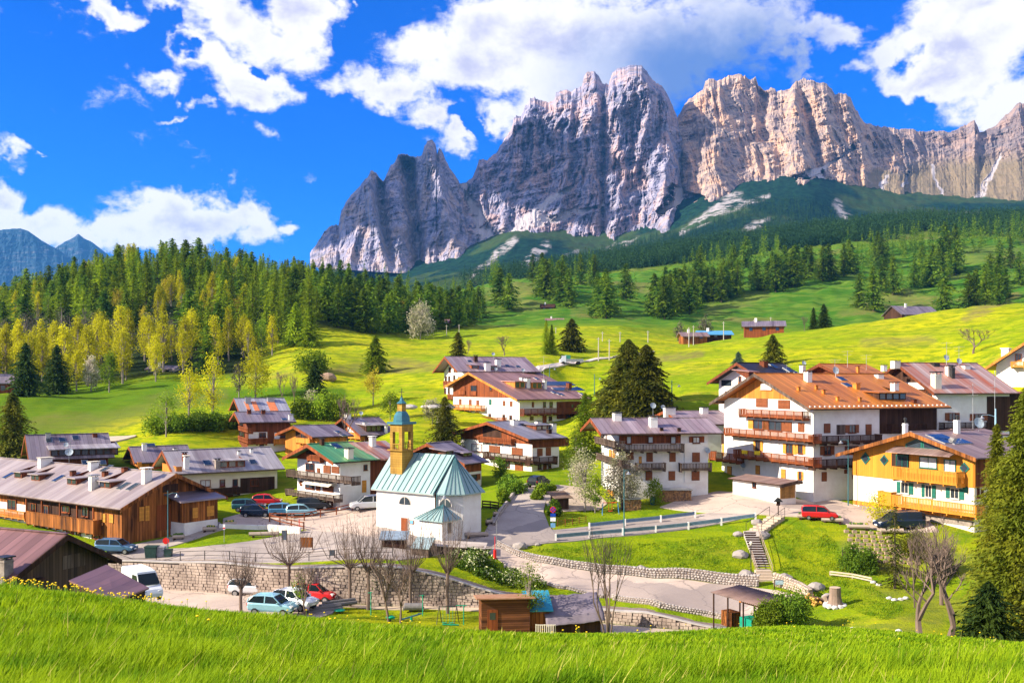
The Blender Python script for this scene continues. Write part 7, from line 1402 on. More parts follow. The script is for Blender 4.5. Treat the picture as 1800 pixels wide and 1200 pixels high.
bark = mat('bark', (.16,.125,.10), .95, .05, scale=2, stretch=(1,1,.2), col2=(.08,.06,.05)); twig = mat('twig bark', (.19,.135,.11), .95, .05, scale=2, stretch=(1,1,.2), col2=(.12,.09,.08)); pbark = mat('pale bark', (.30,.26,.23), .95, .05, scale=2, stretch=(1,1,.2), col2=(.17,.14,.13))
lm_spr = leafmat('spruce needles', (.020,.050,.012), (.055,.090,.012)); lm_sun = leafmat('bright spruce needles', (.10,.13,.010), (.26,.26,.018), .4, .1); lm_gold = leafmat('sunny spruce needles', (.055,.075,.010), (.15,.15,.012), .35); lm_lar = leafmat('larch needles', (.13,.22,.010), (.30,.38,.012), .4); lm_for = leafmat('forest needles', (.045,.12,.014), (.17,.25,.012), .4, .15)  # sunny and bright needles carry sunlight in their colour
lm_yel = leafmat('young yellow leaves', (.38,.37,.008), (.56,.53,.012), .45); lm_grn = leafmat('young green leaves', (.12,.22,.012), (.25,.34,.02), .4); lm_blo = leafmat('pale blossom', (.50,.44,.36), (.30,.32,.14), .3); lm_dus = leafmat('dusky twigs', (.11,.10,.075), (.17,.16,.09), .2); lm_bus = leafmat('bush leaves', (.06,.13,.012), (.15,.24,.015), .3, 1.5)
lm_cold = leafmat('blue spruce needles', (.05,.10,.07), (.09,.15,.10)); lm_org = leafmat('copper buds', (.30,.24,.02), (.42,.36,.03), .4)
def quads(c, a, b):
    v = np.stack([c-a, c+b*.9, c+a, c-b*.9], 1).reshape(-1, 3); f = np.arange(len(c)*4).reshape(-1, 4); return v, f
def unit(v): return v/np.maximum(np.linalg.norm(v, axis=1, keepdims=True), 1e-9)
def trunk_q(pts, rad, n=6):
    m = MB(); m.tube(pts, rad, n, 0, False); return np.array(m.v), np.array([f for f in m.f if len(f) == 4])
def conifer_geo(seed, h, rad, nb, ns, base=.05, droop=.35, size=.34, pw=.85, gap=0.0, curl=0.0):
    r_ = np.random.default_rng(seed); t = (np.arange(nb)+r_.random(nb))/nb; t = t**1.15; z = h*(base+(1-base)*t)
    tier = .80+.32*np.abs(np.sin(t*h*1.9+r_.random()*6)); r = (rad*(1-t)**pw*tier*(.42+.78*r_.random(nb))+.04*rad)*(1-.5*np.exp(-((t)/.03)**2)); ph = np.arange(nb)*2.39996+r_.normal(0, .3, nb)
    if gap: r *= 1-gap*(fbm(ph*1.2, z*.5, 3, seed) < .42)
    s = np.linspace(.22, 1, ns)[None, :]+r_.uniform(-.05, .05, (nb, ns)); R_ = r[:, None]*s; P1 = ph[:, None]+r_.normal(0, .16, (nb, ns))
    c = np.stack([np.cos(P1)*R_, np.sin(P1)*R_, z[:, None]-droop*R_*(.4+.7*s)+curl*R_*s**3], -1).reshape(-1, 3)
    n = len(c); yaw = (P1+r_.normal(0, .6, (nb, ns))).ravel(); pit = -droop*1.0+r_.normal(0, .35, n); L_ = (size*(.35*r[:, None]+.16*rad)*(1.15-.45*s)).ravel()*(.7+.6*r_.random(n))
    a = np.stack([np.cos(yaw)*np.cos(pit), np.sin(yaw)*np.cos(pit), np.sin(pit)], -1); u = unit(np.cross(a, r_.normal(0, 1, (n, 3))*[.5, .5, 1]+[0, 0, .6]))
    v, f = quads(c, a*L_[:, None], u*L_[:, None]*.34); tv, tf = trunk_q([(0,0,-1.2), (0,0,h*.4), (0,0,h*.97)], [h*.018, h*.012, .02])
    return (v, f), (tv, tf)
def crown_geo(seed, h, rad, nl, base=.3, size=.3, clumps=40, top=.5, up=0.3, flat=.9, tight=.2):
    r_ = np.random.default_rng(seed); q = r_.normal(0, 1, (clumps, 3)); q = unit(q)*r_.uniform(.35, 1, (clumps, 1))**.6; zc = h*(base+(1-base)*.5); hz = h*(1-base)*.5
    w = 1-np.abs(q[:, 2])*(.25); C_ = np.stack([q[:, 0]*rad*w, q[:, 1]*rad*w, zc+q[:, 2]*hz], -1); taper = np.clip(1-(C_[:, 2]/h-top)*1.1, .25, 1); C_[:, :2] *= taper[:, None]
    k = r_.integers(0, clumps, nl); c = C_[k]+r_.normal(0, 1, (nl, 3))*rad*tight*[1, 1, 1.3]; a = unit(r_.normal(0, 1, (nl, 3)))*size*r_.uniform(.5, 1.2, (nl, 1)); b = unit(np.cross(a, r_.normal(0, 1, (nl, 3))))*size*.6*r_.uniform(.5, 1, (nl, 1))
    v, f = quads(c, a, b); m = MB(); m.tube([(0,0,-1), (0,0,h*base), (.02*h,0,h*.6), (0,.01*h,h*.92)], [h*.020, h*.016, h*.010, .02], 6, 0, False)
    for i in range(0, clumps, 2):
        z0 = max(h*base*.8, C_[i, 2]*.55+h*.05); m.tube([(0,0,z0), tuple(C_[i]*[.55,.55,1]*np.array([1,1,1])-[0,0,(C_[i,2]-z0)*.35]), tuple(C_[i])], [h*.006, h*.004, .015], 4, 0, False)
    return (v, f), (np.array(m.v), np.array([q_ for q_ in m.f if len(q_) == 4]))
def grow(seed, h, spread, depth=4, nsplit=3, trunk=.3, r0=None, stems=1, up=.55, wig=.12):
    rr = random.Random(seed); m = MB(); tips = []; r0 = r0 or h*.02
    def br(p, d, L_, r, dep):
        pts = [p]; rs = [r]; n = 3
        for i in range(n):
            d = (d+Vector((rr.gauss(0, wig), rr.gauss(0, wig), rr.gauss(0, wig*.5)+.05*up))).normalized(); p = p+d*L_/n; pts.append(p); rs.append(r*(1-.38*(i+1)/n))
            if dep > 0 and i > 0 and dep < depth:
                for _ in range(1): q = Vector((rr.gauss(0,1), rr.gauss(0,1), rr.gauss(.3,.5))).normalized(); br(p, (d*.7+q*.75+Vector((0,0,up*.5))).normalized(), L_*rr.uniform(.35,.6), r*.45, dep-2 if dep > 1 else 0)
        m.tube(pts, rs, 5 if dep >= depth-1 else 3, 0, False); tips.append(p)
        if dep > 0:
            for k in range(nsplit+rr.randint(0, 1)):
                a = rr.random()*6.283; q = Vector((math.cos(a)*spread, math.sin(a)*spread, 0)); br(p, (d*.8+q*.8+Vector((0,0,up))).normalized(), L_*rr.uniform(.6, .85), r*.56, dep-1)
    for s_ in range(stems):
        a = s_*6.283/max(stems, 1)+rr.random(); o = Vector((math.cos(a), math.sin(a), 0))*(.25*(stems > 1)); br(o-Vector((0,0,.5)), (Vector((0,0,1))+o*(.6 if stems > 3 else .2)).normalized(), h*trunk, r0, depth)
    v = np.array(m.v); k = h/max(v[:, 2]); v *= k; return (v, np.array([q for q in m.f if len(q) == 4])), np.array(tips)*k
def pollard(seed, h, spread, knob=.38, n=22, r0=.17):
    rr = random.Random(seed); m = MB(); kz = h*knob; m.tube([(0,0,-.6), (.05,0,kz*.5), (0,0,kz), (0,0,kz+.3)], [r0*1.2, r0, r0*1.1, r0*.7], 7, 0, False)
    for i in range(n):
        a = rr.random()*6.283; q = rr.uniform(.15, 1)*spread; z1 = rr.uniform(.75, 1)*h; st = Vector((math.cos(a)*r0, math.sin(a)*r0, kz+rr.uniform(-.1,.3))); e = Vector((math.cos(a)*q, math.sin(a)*q, z1-.25*q)); mid = st.lerp(e, .45)+Vector((math.cos(a)*q*.22, math.sin(a)*q*.22, -.1*q)); rb = rr.uniform(.022, .040); pts = [st, mid, e]; m.tube(pts, [rb, rb*.6, .010], 4, 0, False)
        for _ in range(6):
            f_ = rr.uniform(.25, .9); p = (st.lerp(mid, f_*2) if f_ < .5 else mid.lerp(e, f_*2-1)); b_ = rr.random()*6.283; m.tube([p, p+Vector((math.cos(b_)*.45, math.sin(b_)*.45, rr.uniform(.3, 1.0)))], [.013, .006], 3, 0, False)
    return np.array(m.v), np.array([f for f in m.f if len(f) == 4])
def as_mesh(nm, parts, mats):
    V_, F_, I_, o = [], [], [], 0
    for i, (v, f) in enumerate(parts): V_.append(v); F_.append(f+o); I_.append(np.full(len(f), i)); o += len(v)
    me = mesh_np(nm, np.concatenate(V_), np.concatenate(F_), None, False, link=False)
    for q in mats: me.materials.append(q)
    me.polygons.foreach_set('material_index', np.concatenate(I_).astype(np.int32)); return me
def tree(nm, label, v, crown, trunk, cm, tm_, sc=1.0, rz=0.0, group=None, cat='tree', leafname='crown'):
    root = thing(nm, label, cat, v, rz, group); root.scale = (sc,)*3
    if crown is not None: mesh_np(leafname, *crown, cm, parent=root)
    if trunk is not None: mesh_np('trunk', *trunk, tm_, parent=root)
    return root
# ---- spruces standing singly
SP = [(1105,742,597,52,150,185,'tallest dark spruce, left of the pair in the middle of the village',lm_gold,1),(1136,745,606,46,150,190,'dark spruce right of the pair in the middle of the village',lm_gold,1),(1062,752,682,30,150,185,'small golden spruce at the left foot of the big pair',lm_gold,0),(1028,800,690,26,140,180,'yellow green spruce behind the farmhouse balcony end',lm_lar,0),
 (553,716,634,25,180,230,'compact dark spruce on the meadow behind the brown chalet',lm_spr,0),(782,800,697,31,145,175,'dark spruce with a satellite dish behind it, left of the white farmhouse',lm_gold,0),(1358,642,588,21,170,215,'single spruce behind the dark roofed house on the right',lm_gold,0),(1298,645,618,11,170,210,'small blue spruce beside the dark roofed house',lm_cold,0),
 (805,632,583,15,260,330,'dark spruce right behind the tall white house roof',lm_gold,0),(1005,618,560,23,260,340,'broad brown green spruce on the sunny meadow in the centre',lm_gold,0),(660,655,590,22,230,300,'light green larch alone on the meadow left of centre',lm_lar,0),(100,692,606,23,235,300,'green spruce on the left meadow edge, right one of two',lm_spr,0),(45,697,603,27,235,300,'dark spruce on the left meadow edge, left one of two',lm_spr,0),
 (22,812,690,40,140,175,'open branched spruce at the left edge behind the long roof',lm_gold,0),(474,598,554,12,280,420,'small dark spruce on the shaded slope',lm_spr,0),(520,606,531,20,280,400,'bright larch, left of a pair on the shaded slope',lm_lar,0),(544,610,538,18,280,400,'bright larch, right of a pair on the shaded slope',lm_lar,0),(1448,570,528,13,300,380,'thick dark spruce on the crest, right of two',lm_spr,0),(1430,572,533,8,300,380,'slim dark spruce on the crest, left of two',lm_spr,0),
 (960,622,562,9,250,340,'thin yellow larch in the centre meadow, left of the broad spruce',lm_lar,0),(970,622,570,9,250,340,'thin yellow larch beside the broad meadow spruce',lm_lar,0)]
for i, (px, yb, yt, hw, d0, d1, lb, cm_, big) in enumerate(SP):
    v = hit(px, yb, d0, d1); h_ = hpx(v, yb-yt); r_ = hpx(v, hw)
    cr, tr = conifer_geo(50+i, h_, r_*1.35, 1700 if big else (800 if v.y < 190 else 380), 18 if big else 10, .03, .28, .22 if v.y < 190 else .36, .62, .3 if big else .15); tree('spruce', lb, v, cr, tr, cm_, bark)
for i, (px, yb, yt, hw, d, lb, nb, cm_, gp) in enumerate(((1808,1150,676,86,58,'huge sunlit spruce filling the right edge of the picture',3200,lm_sun,.25),(1752,1120,745,50,66,'tall spruce just left of the huge one at the right edge',2400,lm_sun,.25),(1738,1146,1022,66,50,'low spreading dark fir in front of the huge spruce',520,lm_spr,.2),(1573,1046,884,30,95,'thin sparse young spruce in front of the yellow chalet',170,lm_gold,.5),(1880,1190,800,95,52,'spruce beyond the right edge behind the huge one',500,lm_gold,.2))):
    v = P(px, yb, d); v.z = gz(v.x, v.y) if d < 80 else v.z; top_ = (CY-yt)/F*d; h_ = top_-v.z; r_ = hpx(v, hw)
    cr, tr = conifer_geo(90+i, h_, r_*(1.22 if i != 3 else 1.1), nb, 22 if i < 2 else 12, .03 if i != 3 else .12, .40, .17 if i < 2 else .26, .62, gp, .12); tree('spruce', lb, v, cr, tr, cm_, bark)
# ---- leafing trees
DT = [(374,738,617,24,170,240,'tall loose yellow green poplar on the left meadow, tallest of its row',lm_yel,700,.12,.16),(332,742,640,22,170,240,'thin stemmed yellow green tree cluster at the left meadow brook',lm_yel,600,.2,.2),(449,700,612,26,190,260,'bright yellow leafing tree above the brown chalet roofs',lm_yel,900,.1,.2),(420,702,640,16,190,260,'pale bare looking shrubby tree left of the yellow leafing one',lm_dus,260,.2,.25),(292,768,690,24,160,200,'small light green tree by the hedge left of the roofs',lm_grn,420,.25,.3),
 (656,712,650,18,190,240,'small copper tinted budding tree on the centre left meadow',lm_org,380,.25,.3),(686,738,694,19,160,200,'little round green tree near the bell tower',lm_grn,420,.25,.35),(739,596,534,23,380,470,'round cream coloured tree before the long farmhouse at the forest',lm_blo,1200,.05,.25),(1240,590,553,14,330,420,'pale grey round tree by the low stable',lm_dus,300,.1,.3),(1196,602,568,10,300,400,'small pale brown budding tree on the meadow rim',lm_dus,200,.1,.3),
 (1028,899,790,30,118,135,'tall pale budding tree on the sandy drive, left of the blossom tree',lm_blo,900,.2,.22),(1046,901,838,20,118,135,'smaller budding tree beside the swing frame',lm_grn,500,.25,.3),(1092,895,800,34,118,132,'white blossoming tree before the white three storey house',lm_blo,2600,.12,.28),(930,1108,990,32,84,90,'sparse light green tree growing before the log cabin',lm_grn,520,.25,.28),(1012,850,760,24,135,160,'light green tree between chalet and three storey house',lm_grn,900,.1,.25),
 (880,845,800,14,130,150,'dark green small tree at the corner of the timbered chalet',lm_bus,600,.1,.3),(525,1080,1010,17,90,96,'thin sapling with few green leaves between the parked cars',lm_grn,160,.3,.3),(1152,886,842,17,120,130,'green sapling bush beside the firewood stack',lm_grn,600,.05,.35),(1545,925,868,24,108,116,'yellow green shrub tree at the left corner of the yellow chalet',lm_yel,600,.15,.35),(548,722,690,16,170,220,'pale flowering shrub behind the streaked roof',lm_blo,420,.05,.35),(160,688,628,15,250,290,'cream flowering tree at the foot of the left wood',lm_blo,700,.1,.25),(192,690,620,16,250,290,'green leafing tree on the left meadow rim',lm_grn,700,.15,.25),(760,745,700,16,165,200,'pale flowering tree beside the grey tarp structure',lm_blo,500,.15,.3),(780,760,725,14,150,190,'blossoming shrub left of the dark spruce',lm_blo,300,.05,.3)]
for i, (px, yb, yt, hw, d0, d1, lb, cm_, nl, bs, sz) in enumerate(DT):
    v = hit(px, yb, d0, d1); h_ = hpx(v, yb-yt); cr, tr = crown_geo(200+i, h_, hpx(v, hw), int(nl*2.6), bs, max(.11, hpx(v, 2.0)), 46, .55); tree('leafing_tree', lb, v, cr, tr, cm_, pbark)
# ---- bare trees
BT = [(424,1073,957,30,94,'p','pollarded bare tree beside the silver hatchback'),(508,1040,905,52,98.6,'p','wide bare pollard in front of the stone wall, above the red car'),(615,1050,900,46,97,'p','bare tree with fanning shoots left of the church axis'),(647,1061,892,34,96.3,'p','slim bare tree before the wall under the church'),(685,1089,958,34,92,'g','grey bare tree with two trunks on the playground lawn'),(702,1094,985,26,91,'g','small grey bare tree right of the two trunked one'),(722,1063,906,32,96,'p','bare tree by the grey roller'),(541,1083,985,22,91,'g','thin leafless sapling by the log bundles'),(787,1073,880,34,95,'p','bare tree right of the roller before the flowering bank'),
 (1068,1112,925,44,85,'m','tall many stemmed leafless tree right of the tarp shelter'),(1640,1150,905,52,51,'m2','big forked bare tree on the meadow at the right'),(1655,1046,925,32,90,'p','dense leafless tree behind the forked one'),(886,626,588,15,270,'g','leafless round tree on the centre meadow'),(612,728,690,18,165,'g','gnarled leafless fruit tree behind the green bushes'),(1711,642,575,24,190,'g','leafless spreading tree on the meadow at the right'),(1414,585,555,7,330,'g','tiny leafless tree on the meadow horizon'),(495,700,650,12,210,'g','dark dead looking tree right of the yellow one'),(518,700,655,10,210,'g','second dead looking tree beside it'),(822,625,595,8,290,'g','leafless tree right of the spruce behind the white house'),(1608,1060,930,22,88,'g','thin leafless bush tree left of the dense one')]
for i, (px, yb, yt, hw, d, k, lb) in enumerate(BT):
    v = P(px, yb, d)
    if d > 105 or d < 60: v.z = gz(v.x, v.y)
    h_ = (CY-yt)/F*d-v.z; sp = hpx(v, hw); cr = None
    if k == 'p': tr = pollard(300+i, h_, sp*1.35, .34, 44, .15)
    elif k == 'g': tr, tips = grow(300+i, h_, .8, 4, 3, .28, h_*.022, 1, .5); tr[0][:, :2] *= sp/max(np.percentile(np.abs(tr[0][:, 0]), 98), .1)
    elif k == 'm': tr, tips = grow(300+i, h_, .32, 3, 2, .5, .09, 6, .7, .06); tr[0][:, :2] *= sp/max(np.percentile(np.abs(tr[0][:, 0]), 98), .1)
    else: tr, tips = grow(301+i, h_, .42, 5, 2, .34, .15, 2, .8, .10); tr[0][:, :2] *= sp/max(np.percentile(np.abs(tr[0][:, 0]), 97), .1)
    root = thing('bare_tree', lb, 'tree', v, random.random()*6); tr[0][:, 2] = np.where(tr[0][:, 2] < .1, tr[0][:, 2]-.3, tr[0][:, 2]); mesh_np('branches', *tr, twig, parent=root)
# ---- bushes
BU = [(1350,1104,20,84,90,'round yellow green bush right of the open shed',lm_grn,.8),(1392,1104,31,84,90,'widest dark leaved bush by the meadow crest',lm_bus,.7),(1497,1004,19,96,108,'round shrub above the pale barrier, left one',lm_bus,1),(1520,1008,20,94,106,'round shrub against the picket fence, right one',lm_bus,1),(560,735,22,160,200,'large green bush left of the gnarled fruit tree',lm_grn,.8),(590,738,24,155,200,'large green bush below the gnarled fruit tree',lm_grn,.8),(532,735,16,160,200,'green bush beside the streaked roof',lm_grn,.8),(280,760,22,165,195,'hedge bush on the left lawn',lm_grn,.6),(312,757,18,165,195,'low dark hedge bush right of the light green tree',lm_bus,.6),(345,756,20,165,195,'dark hedge bush in the middle of the hedge',lm_bus,.6),(380,757,18,165,195,'dark hedge bush at the right end of the hedge',lm_bus,.6),(405,752,14,165,195,'low bush left of the brown chalet',lm_bus,.6),
 (905,868,17,118,135,'dark hedge clump by the street bend',lm_bus,.7),(890,862,14,118,138,'hedge clump left of the street bend clump',lm_bus,.7),(952,868,9,120,138,'first small shrub on the edge of the sandy drive',lm_grn,.8),(943,878,8,118,135,'second small shrub on the edge of the sandy drive',lm_grn,.8),(967,866,8,118,138,'third small shrub on the edge of the sandy drive',lm_grn,.8),(885,886,8,118,132,'narrow clipped shrub at the street wall',lm_grn,1.6),(974,905,9,115,125,'shrub leaning on the little hut',lm_bus,1.3),(667,1054,17,97,100,'dark evergreen bush growing at the stone wall foot',lm_spr,1.6),(491,1040,7,98,104,'small round bush right of the silver hatchback',lm_bus,.9),(1540,870,10,108,118,'x',lm_bus,.9),(1610,985,22,98,106,'grey green shrub in front of the terraced slope',lm_gold,1.1),(1660,1010,18,94,104,'twiggy dark shrub in the right garden',lm_dus,1.0),(545,652,24,250,300,'pale yellow shrub on the edge of the shaded hollow',lm_grn,.5)]
for i, (px, yb, hw, d0, d1, lb, cm_, asp) in enumerate(BU):
    if lb == 'x': continue
    v = hit(px, yb, d0, d1) if i > 1 else P(px, yb-8, 83.0+i); rr_ = hpx(v, hw); cr, _ = crown_geo(400+i, rr_*2.3*asp, rr_*1.1, 3000 if i > 1 else 9000, .03, max(.13, hpx(v, 2.6)), 34, .75, tight=.24); tree('bush', lb, v-Vector((0,0,.2)), cr, None, cm_, None, cat='bush', leafname='leaves')
def flowerbank():
    g = np.random.default_rng(5); n = 26000; px = g.uniform(760, 960, n); py = g.uniform(975, 1062, n); ok = strokes(px, py, [(800,998,850,1012,14,18),(850,1010,905,1030,16,12),(905,1032,985,1045,8,5),(985,1045,1060,1062,5,4)]) > .25; px, py = px[ok], py[ok]; k = (px-CX)/F; d = np.interp(py, [985, 1062], [105.5, 96.2]); x = k*d; y = d; z = ground(x, y)
    bl = fbm(x*.5, y*.5, 3, 8); hh = g.random(len(x))*np.clip((bl-.35)*4.5, .15, 1.5); c = np.stack([x, y, z+hh], -1); n = len(x); a = unit(g.normal(0, 1, (n, 3)))*g.uniform(.08, .2, (n, 1)); b = unit(np.cross(a, g.normal(0, 1, (n, 3))))*.09
    w = (bl > .56) & (hh > .35) & (g.random(n) < .3); tag(mesh_np('leafy_bank', *quads(c[~w], a[~w], b[~w]), lm_bus), kind='stuff', label='leafy herbs on the bank above the stone wall', cat='plants'); tag(mesh_np('blossom_bank', *quads(c[w], a[w]*.8, b[w]), mat('cream blossom', (.6,.62,.35), .8)), kind='stuff', label='cream blossom over the leafy bank', cat='plants')
flowerbank()
# ---- the wooded hill and the trees of the middle distance
T_con = [as_mesh('conifer', conifer_geo(600+i, 17+(i % 2)*2, (4.2, 6.2, 5.0, 6.8, 4.8, 5.8)[i], 190, 5, .06, .18, .55, .45, .25), [lm_for, bark]) for i in range(6)]
T_lar = [as_mesh('larch', conifer_geo(620+i, 17, 4.4, 180, 5, .14, .12, .5, .55, .3), [lm_lar, bark]) for i in range(3)]
T_yel = [as_mesh('poplar', crown_geo(640+i, 17.5, (2.6, 3.4, 3.0, 2.3)[i], 1500, .16, .36, 60, .38, tight=.20), [lm_yel, pbark]) for i in range(4)]
T_grn = [as_mesh('birch', crown_geo(650+i, 13, 3.6, 1200, .16, .42, 26, .6, tight=.24), [lm_org if i else lm_grn, pbark]) for i in range(2)]
T_dus = [as_mesh('alder', crown_geo(660+i, 12, 3.2, 420, .15, .34, 26, .6, tight=.25), [lm_dus, pbark]) for i in range(2)]
T_low = [conifer_geo(680+i, 17, 3.2, 26, 3, .05, .3, .95, .75)[0] for i in range(3)]
def poisson(n, fx, fy, ok, rmin, seed):
    g = np.random.default_rng(seed); out = []; cell = {}; xs, ys = fx(g, n), fy(g, n); m = ok(xs, ys)
    for x, y in zip(xs[m], ys[m]):
        r = rmin(y); c = (int(x//8), int(y//8)); near = [q for a in (-1, 0, 1) for b in (-1, 0, 1) for q in cell.get((c[0]+a, c[1]+b), ())]
        if all((x-q[0])**2+(y-q[1])**2 > r*r for q in near): cell.setdefault(c, []).append((x, y)); out.append((x, y))
    return np.array(out)
def edge(px): return np.interp(px, [-400,100,300,430,480,505,560,640,700,820,860], [696,692,668,644,628,596,572,590,594,578,560])
def hillok(x, y):
    z = ground(x, y); px = x/y*F+CX; py = CY-z/y*F; return (px > -260) & (px < 850) & (py < edge(px)) & (y > 258) & ~((np.abs(px-262) < 22) & (np.abs(py-476) < 8)) & ~((px > 430) & (py > edge(px)-3))
pts = poisson(9000, lambda g, n: g.uniform(-330, 0, n)*1.35, lambda g, n: np.exp(g.uniform(math.log(258), math.log(660), n)), hillok, lambda y: 4.4+y*.006, 11)
z = ground(pts[:, 0], pts[:, 1]); ppx = pts[:, 0]/pts[:, 1]*F+CX; ppy = CY-z/pts[:, 1]*F; cons = []; oth = []
pr = fbm(pts[:, 0]/26, pts[:, 1]/26, 3, 21); rnd = np.random.default_rng(3).random(len(pts))
for (x, y), zz, a, b, q, r in zip(pts, z, ppx, ppy, pr, rnd):
    s = .60+.46*((r*7.3) % 1)
    if b > 628 and a < 440: cons.append(('poplar', x, y, zz, s*1.0)) if r < .86 else oth.append(('conifer', x, y, zz, s))
    elif b > 585 and a < 330: oth.append(('alder' if r < .7 else 'conifer', x, y, zz, s))
    elif q > .64 and a < 480: oth.append(('poplar' if r < .55 else 'birch', x, y, zz, s*.9))
    elif a < 560 and r < .50+.3*(q > .5): oth.append(('larch', x, y, zz, s))
    elif r < .05: oth.append(('birch', x, y, zz, s*.9))
    else: oth.append(('conifer', x, y, zz, s))
allt = cons+oth
MB_ = []
for (a0, b0, a1, b1, w, n) in ((930,500,1060,500,5,14),(1150,550,1290,516,12,34),(1290,516,1400,494,12,26),(1200,485,1370,456,9,30),(1370,492,1480,482,10,26),(1480,474,1610,446,14,38),(1600,442,1800,418,15,44),(850,500,880,496,5,8),(950,512,990,530,9,12),(1045,545,1075,555,8,7),(1150,557,1215,548,7,9),(1650,470,1690,490,9,8),(1640,500,1600,500,6,5),(1700,540,1790,525,7,7)):
    for i in range(int(n*1.15)):
        t = random.random(); px = a0+(a1-a0)*t+random.uniform(-4, 4); py = b0+(b1-b0)*t+random.uniform(-w, w); MB_.append((px, py))
MB_ += [(1516,502),(1551,512),(1585,506),(1510,541),(1535,546),(1570,517),(1600,502),(1620,491),(1665,487),(1680,482),(1715,531),(1740,512),(1660,550),(1757,476),(1776,471),(1792,502),(878,537),(1000,541),(1065,536),(1100,526),(1116,526),(1190,552),(895,545),(1020,500),(1240,500),(1290,492),(1285,500)]
for px, py in MB_:
    v = hit(px, py, 470, 1100); allt.append(('conifer', v.x, v.y, v.z, random.uniform(.85, 1.25)*min(1.15, v.y/700+.35)))
TPL = {'conifer': T_con, 'larch': T_lar, 'poplar': T_yel, 'birch': T_grn, 'alder': T_dus}
LBL = {'conifer': ('dark green conifer standing in the woods around the meadows','dark conifers of the woods'), 'larch': ('bright green larch among the dark conifers of the left hill','bright larches on the left hill'), 'poplar': ('yellow young leaved poplar at the foot of the left wooded hill','yellow poplars at the hill foot'), 'birch': ('golden budding birch among the conifers of the left hill','golden birches on the hill'), 'alder': ('grey brown leafless alder in the shaded hollow of the left hill','grey alders in the hollow')}
rest = []
for kind in TPL:
    L_ = sorted([t for t in allt if t[0] == kind], key=lambda t: -t[4]/t[2]); rest += L_[300:]
    for i, (_, x, y, zz, s) in enumerate(L_[:300]):
        o = bpy.data.objects.new(kind, TPL[kind][i % len(TPL[kind])]); C.objects.link(o); o.location = (x, y, zz-.3); o.rotation_euler = (0, 0, random.random()*6.28); o.scale = (s*random.uniform(.85, 1.15), s, s); tag(o, LBL[kind][0], 'tree', LBL[kind][1])
def merged(nm, label, arr, mt, tpl=T_low):
    V_, F_, o = [], [], 0; g = np.random.default_rng(17); arr = np.asarray(arr, float)
    for k in range(len(tpl)):
        A = arr[k::len(tpl)]; v, f = tpl[k]; n = len(A); th = g.random(n)*6.28; c, s_ = np.cos(th)[:, None], np.sin(th)[:, None]; S = A[:, 3:4]
        X = (v[None, :, 0]*c-v[None, :, 1]*s_)*S+A[:, 0:1]; Y = (v[None, :, 0]*s_+v[None, :, 1]*c)*S+A[:, 1:2]; Z = v[None, :, 2]*S*g.uniform(.8, 1.25, (n, 1))+A[:, 2:3]
        V_.append(np.stack([X, Y, Z], -1).reshape(-1, 3)); F_.append((f[None]+(np.arange(n)*len(v))[:, None, None]).reshape(-1, 4)+o); o += n*len(v)
    return tag(mesh_np(nm, np.concatenate(V_), np.concatenate(F_), mt), label, 'trees', kind='stuff')
T_mid = [conifer_geo(690+i, 18, 3.4, 60, 4, .08, .3, .6, .7)[0] for i in range(3)]
if rest: merged('forest', 'further dark conifers filling the wooded hill', [(t[1], t[2], t[3]-.3, t[4]) for t in rest], lm_for, T_mid)
g = np.random.default_rng(23); n = 42000; y = np.exp(g.uniform(math.log(960), math.log(2480), n)); px = g.uniform(800, 2000, n); x = (px-CX)/F*y; z = ground(x, y); py = CY-z/y*F
den = np.interp(px, [800, 930, 1000, 1100, 1300], [0, .35, .6, .9, 1.0])*np.where(y < 1100, .85, 1)*sstep(.36, .5, fbm(x/140, y/140, 3, 31)+.10); up = np.interp(px, [930, 1040, 1240, 1345, 1440, 1470, 1700, 1800, 2000], [475, 440, 392, 342, 342, 380, 384, 378, 378]); ok = (g.random(n) < den) & (py > up+2) & (strokes(px, py, [(1290,350,1205,405,22,9),(958,432,930,470,12,10),(1470,360,1490,388,8,10),(1310,410,1330,398,12,14)])*(y > 1100) < .3)
merged('far_forest', 'distant blue green conifer forest below the rock walls', np.stack([x, y, z-.5, np.interp(y, [860, 2480], [.95, 1.0])*g.uniform(.7, 1.2, n)], -1)[ok], leafmat('distant needles', (.015,.05,.022), (.035,.085,.025), .15, .02))
# ---- grass
def blades(nm, label, x, y, h0, w0, lean, mt, seed):
    g = np.random.default_rng(seed); n = len(x); z = ground(x, y); th = g.random(n)*6.28; H = h0*g.uniform(.5, 1.2, n); L_ = lean*H*g.uniform(.2, 1.4, n); la = g.normal(.2, .9, n)
    dx, dy = np.cos(la)*L_, np.sin(la)*L_; wx, wy = np.cos(th)*w0/2, np.sin(th)*w0/2; V_ = np.empty((n, 6, 3), np.float32)
    for i, (f, w, q) in enumerate(((0, 1, 0), (.55, .85, .3), (1, .08, 1))):
        V_[:, 2*i] = np.stack([x+dx*q-wx*w, y+dy*q-wy*w, z-.02+H*f*(1-.12*q)], -1); V_[:, 2*i+1] = np.stack([x+dx*q+wx*w, y+dy*q+wy*w, z-.02+H*f*(1-.12*q)], -1)
    b = (np.arange(n)*6)[:, None]; F_ = np.concatenate([b+[0, 1, 3, 2], b+[2, 3, 5, 4]]); return tag(mesh_np(nm, V_.reshape(-1, 3), F_, mt), label, 'grass', kind='stuff')
gm_ = leafmat('grass blades', (.10,.22,.004), (.30,.42,.008), .45, 1.3, 0)
g = np.random.default_rng(41); n = 300000; d = np.exp(g.uniform(math.log(3.6), math.log(56), n)); px = g.uniform(-250, 2050, n); cr_ = np.interp(px, [-200,0,255,460,840,1300,1430,1640,1900], [24,25,29,33,42,46,48,58,56]); ok = d < cr_; d, px = d[ok], px[ok]; x = (px-CX)/F*d
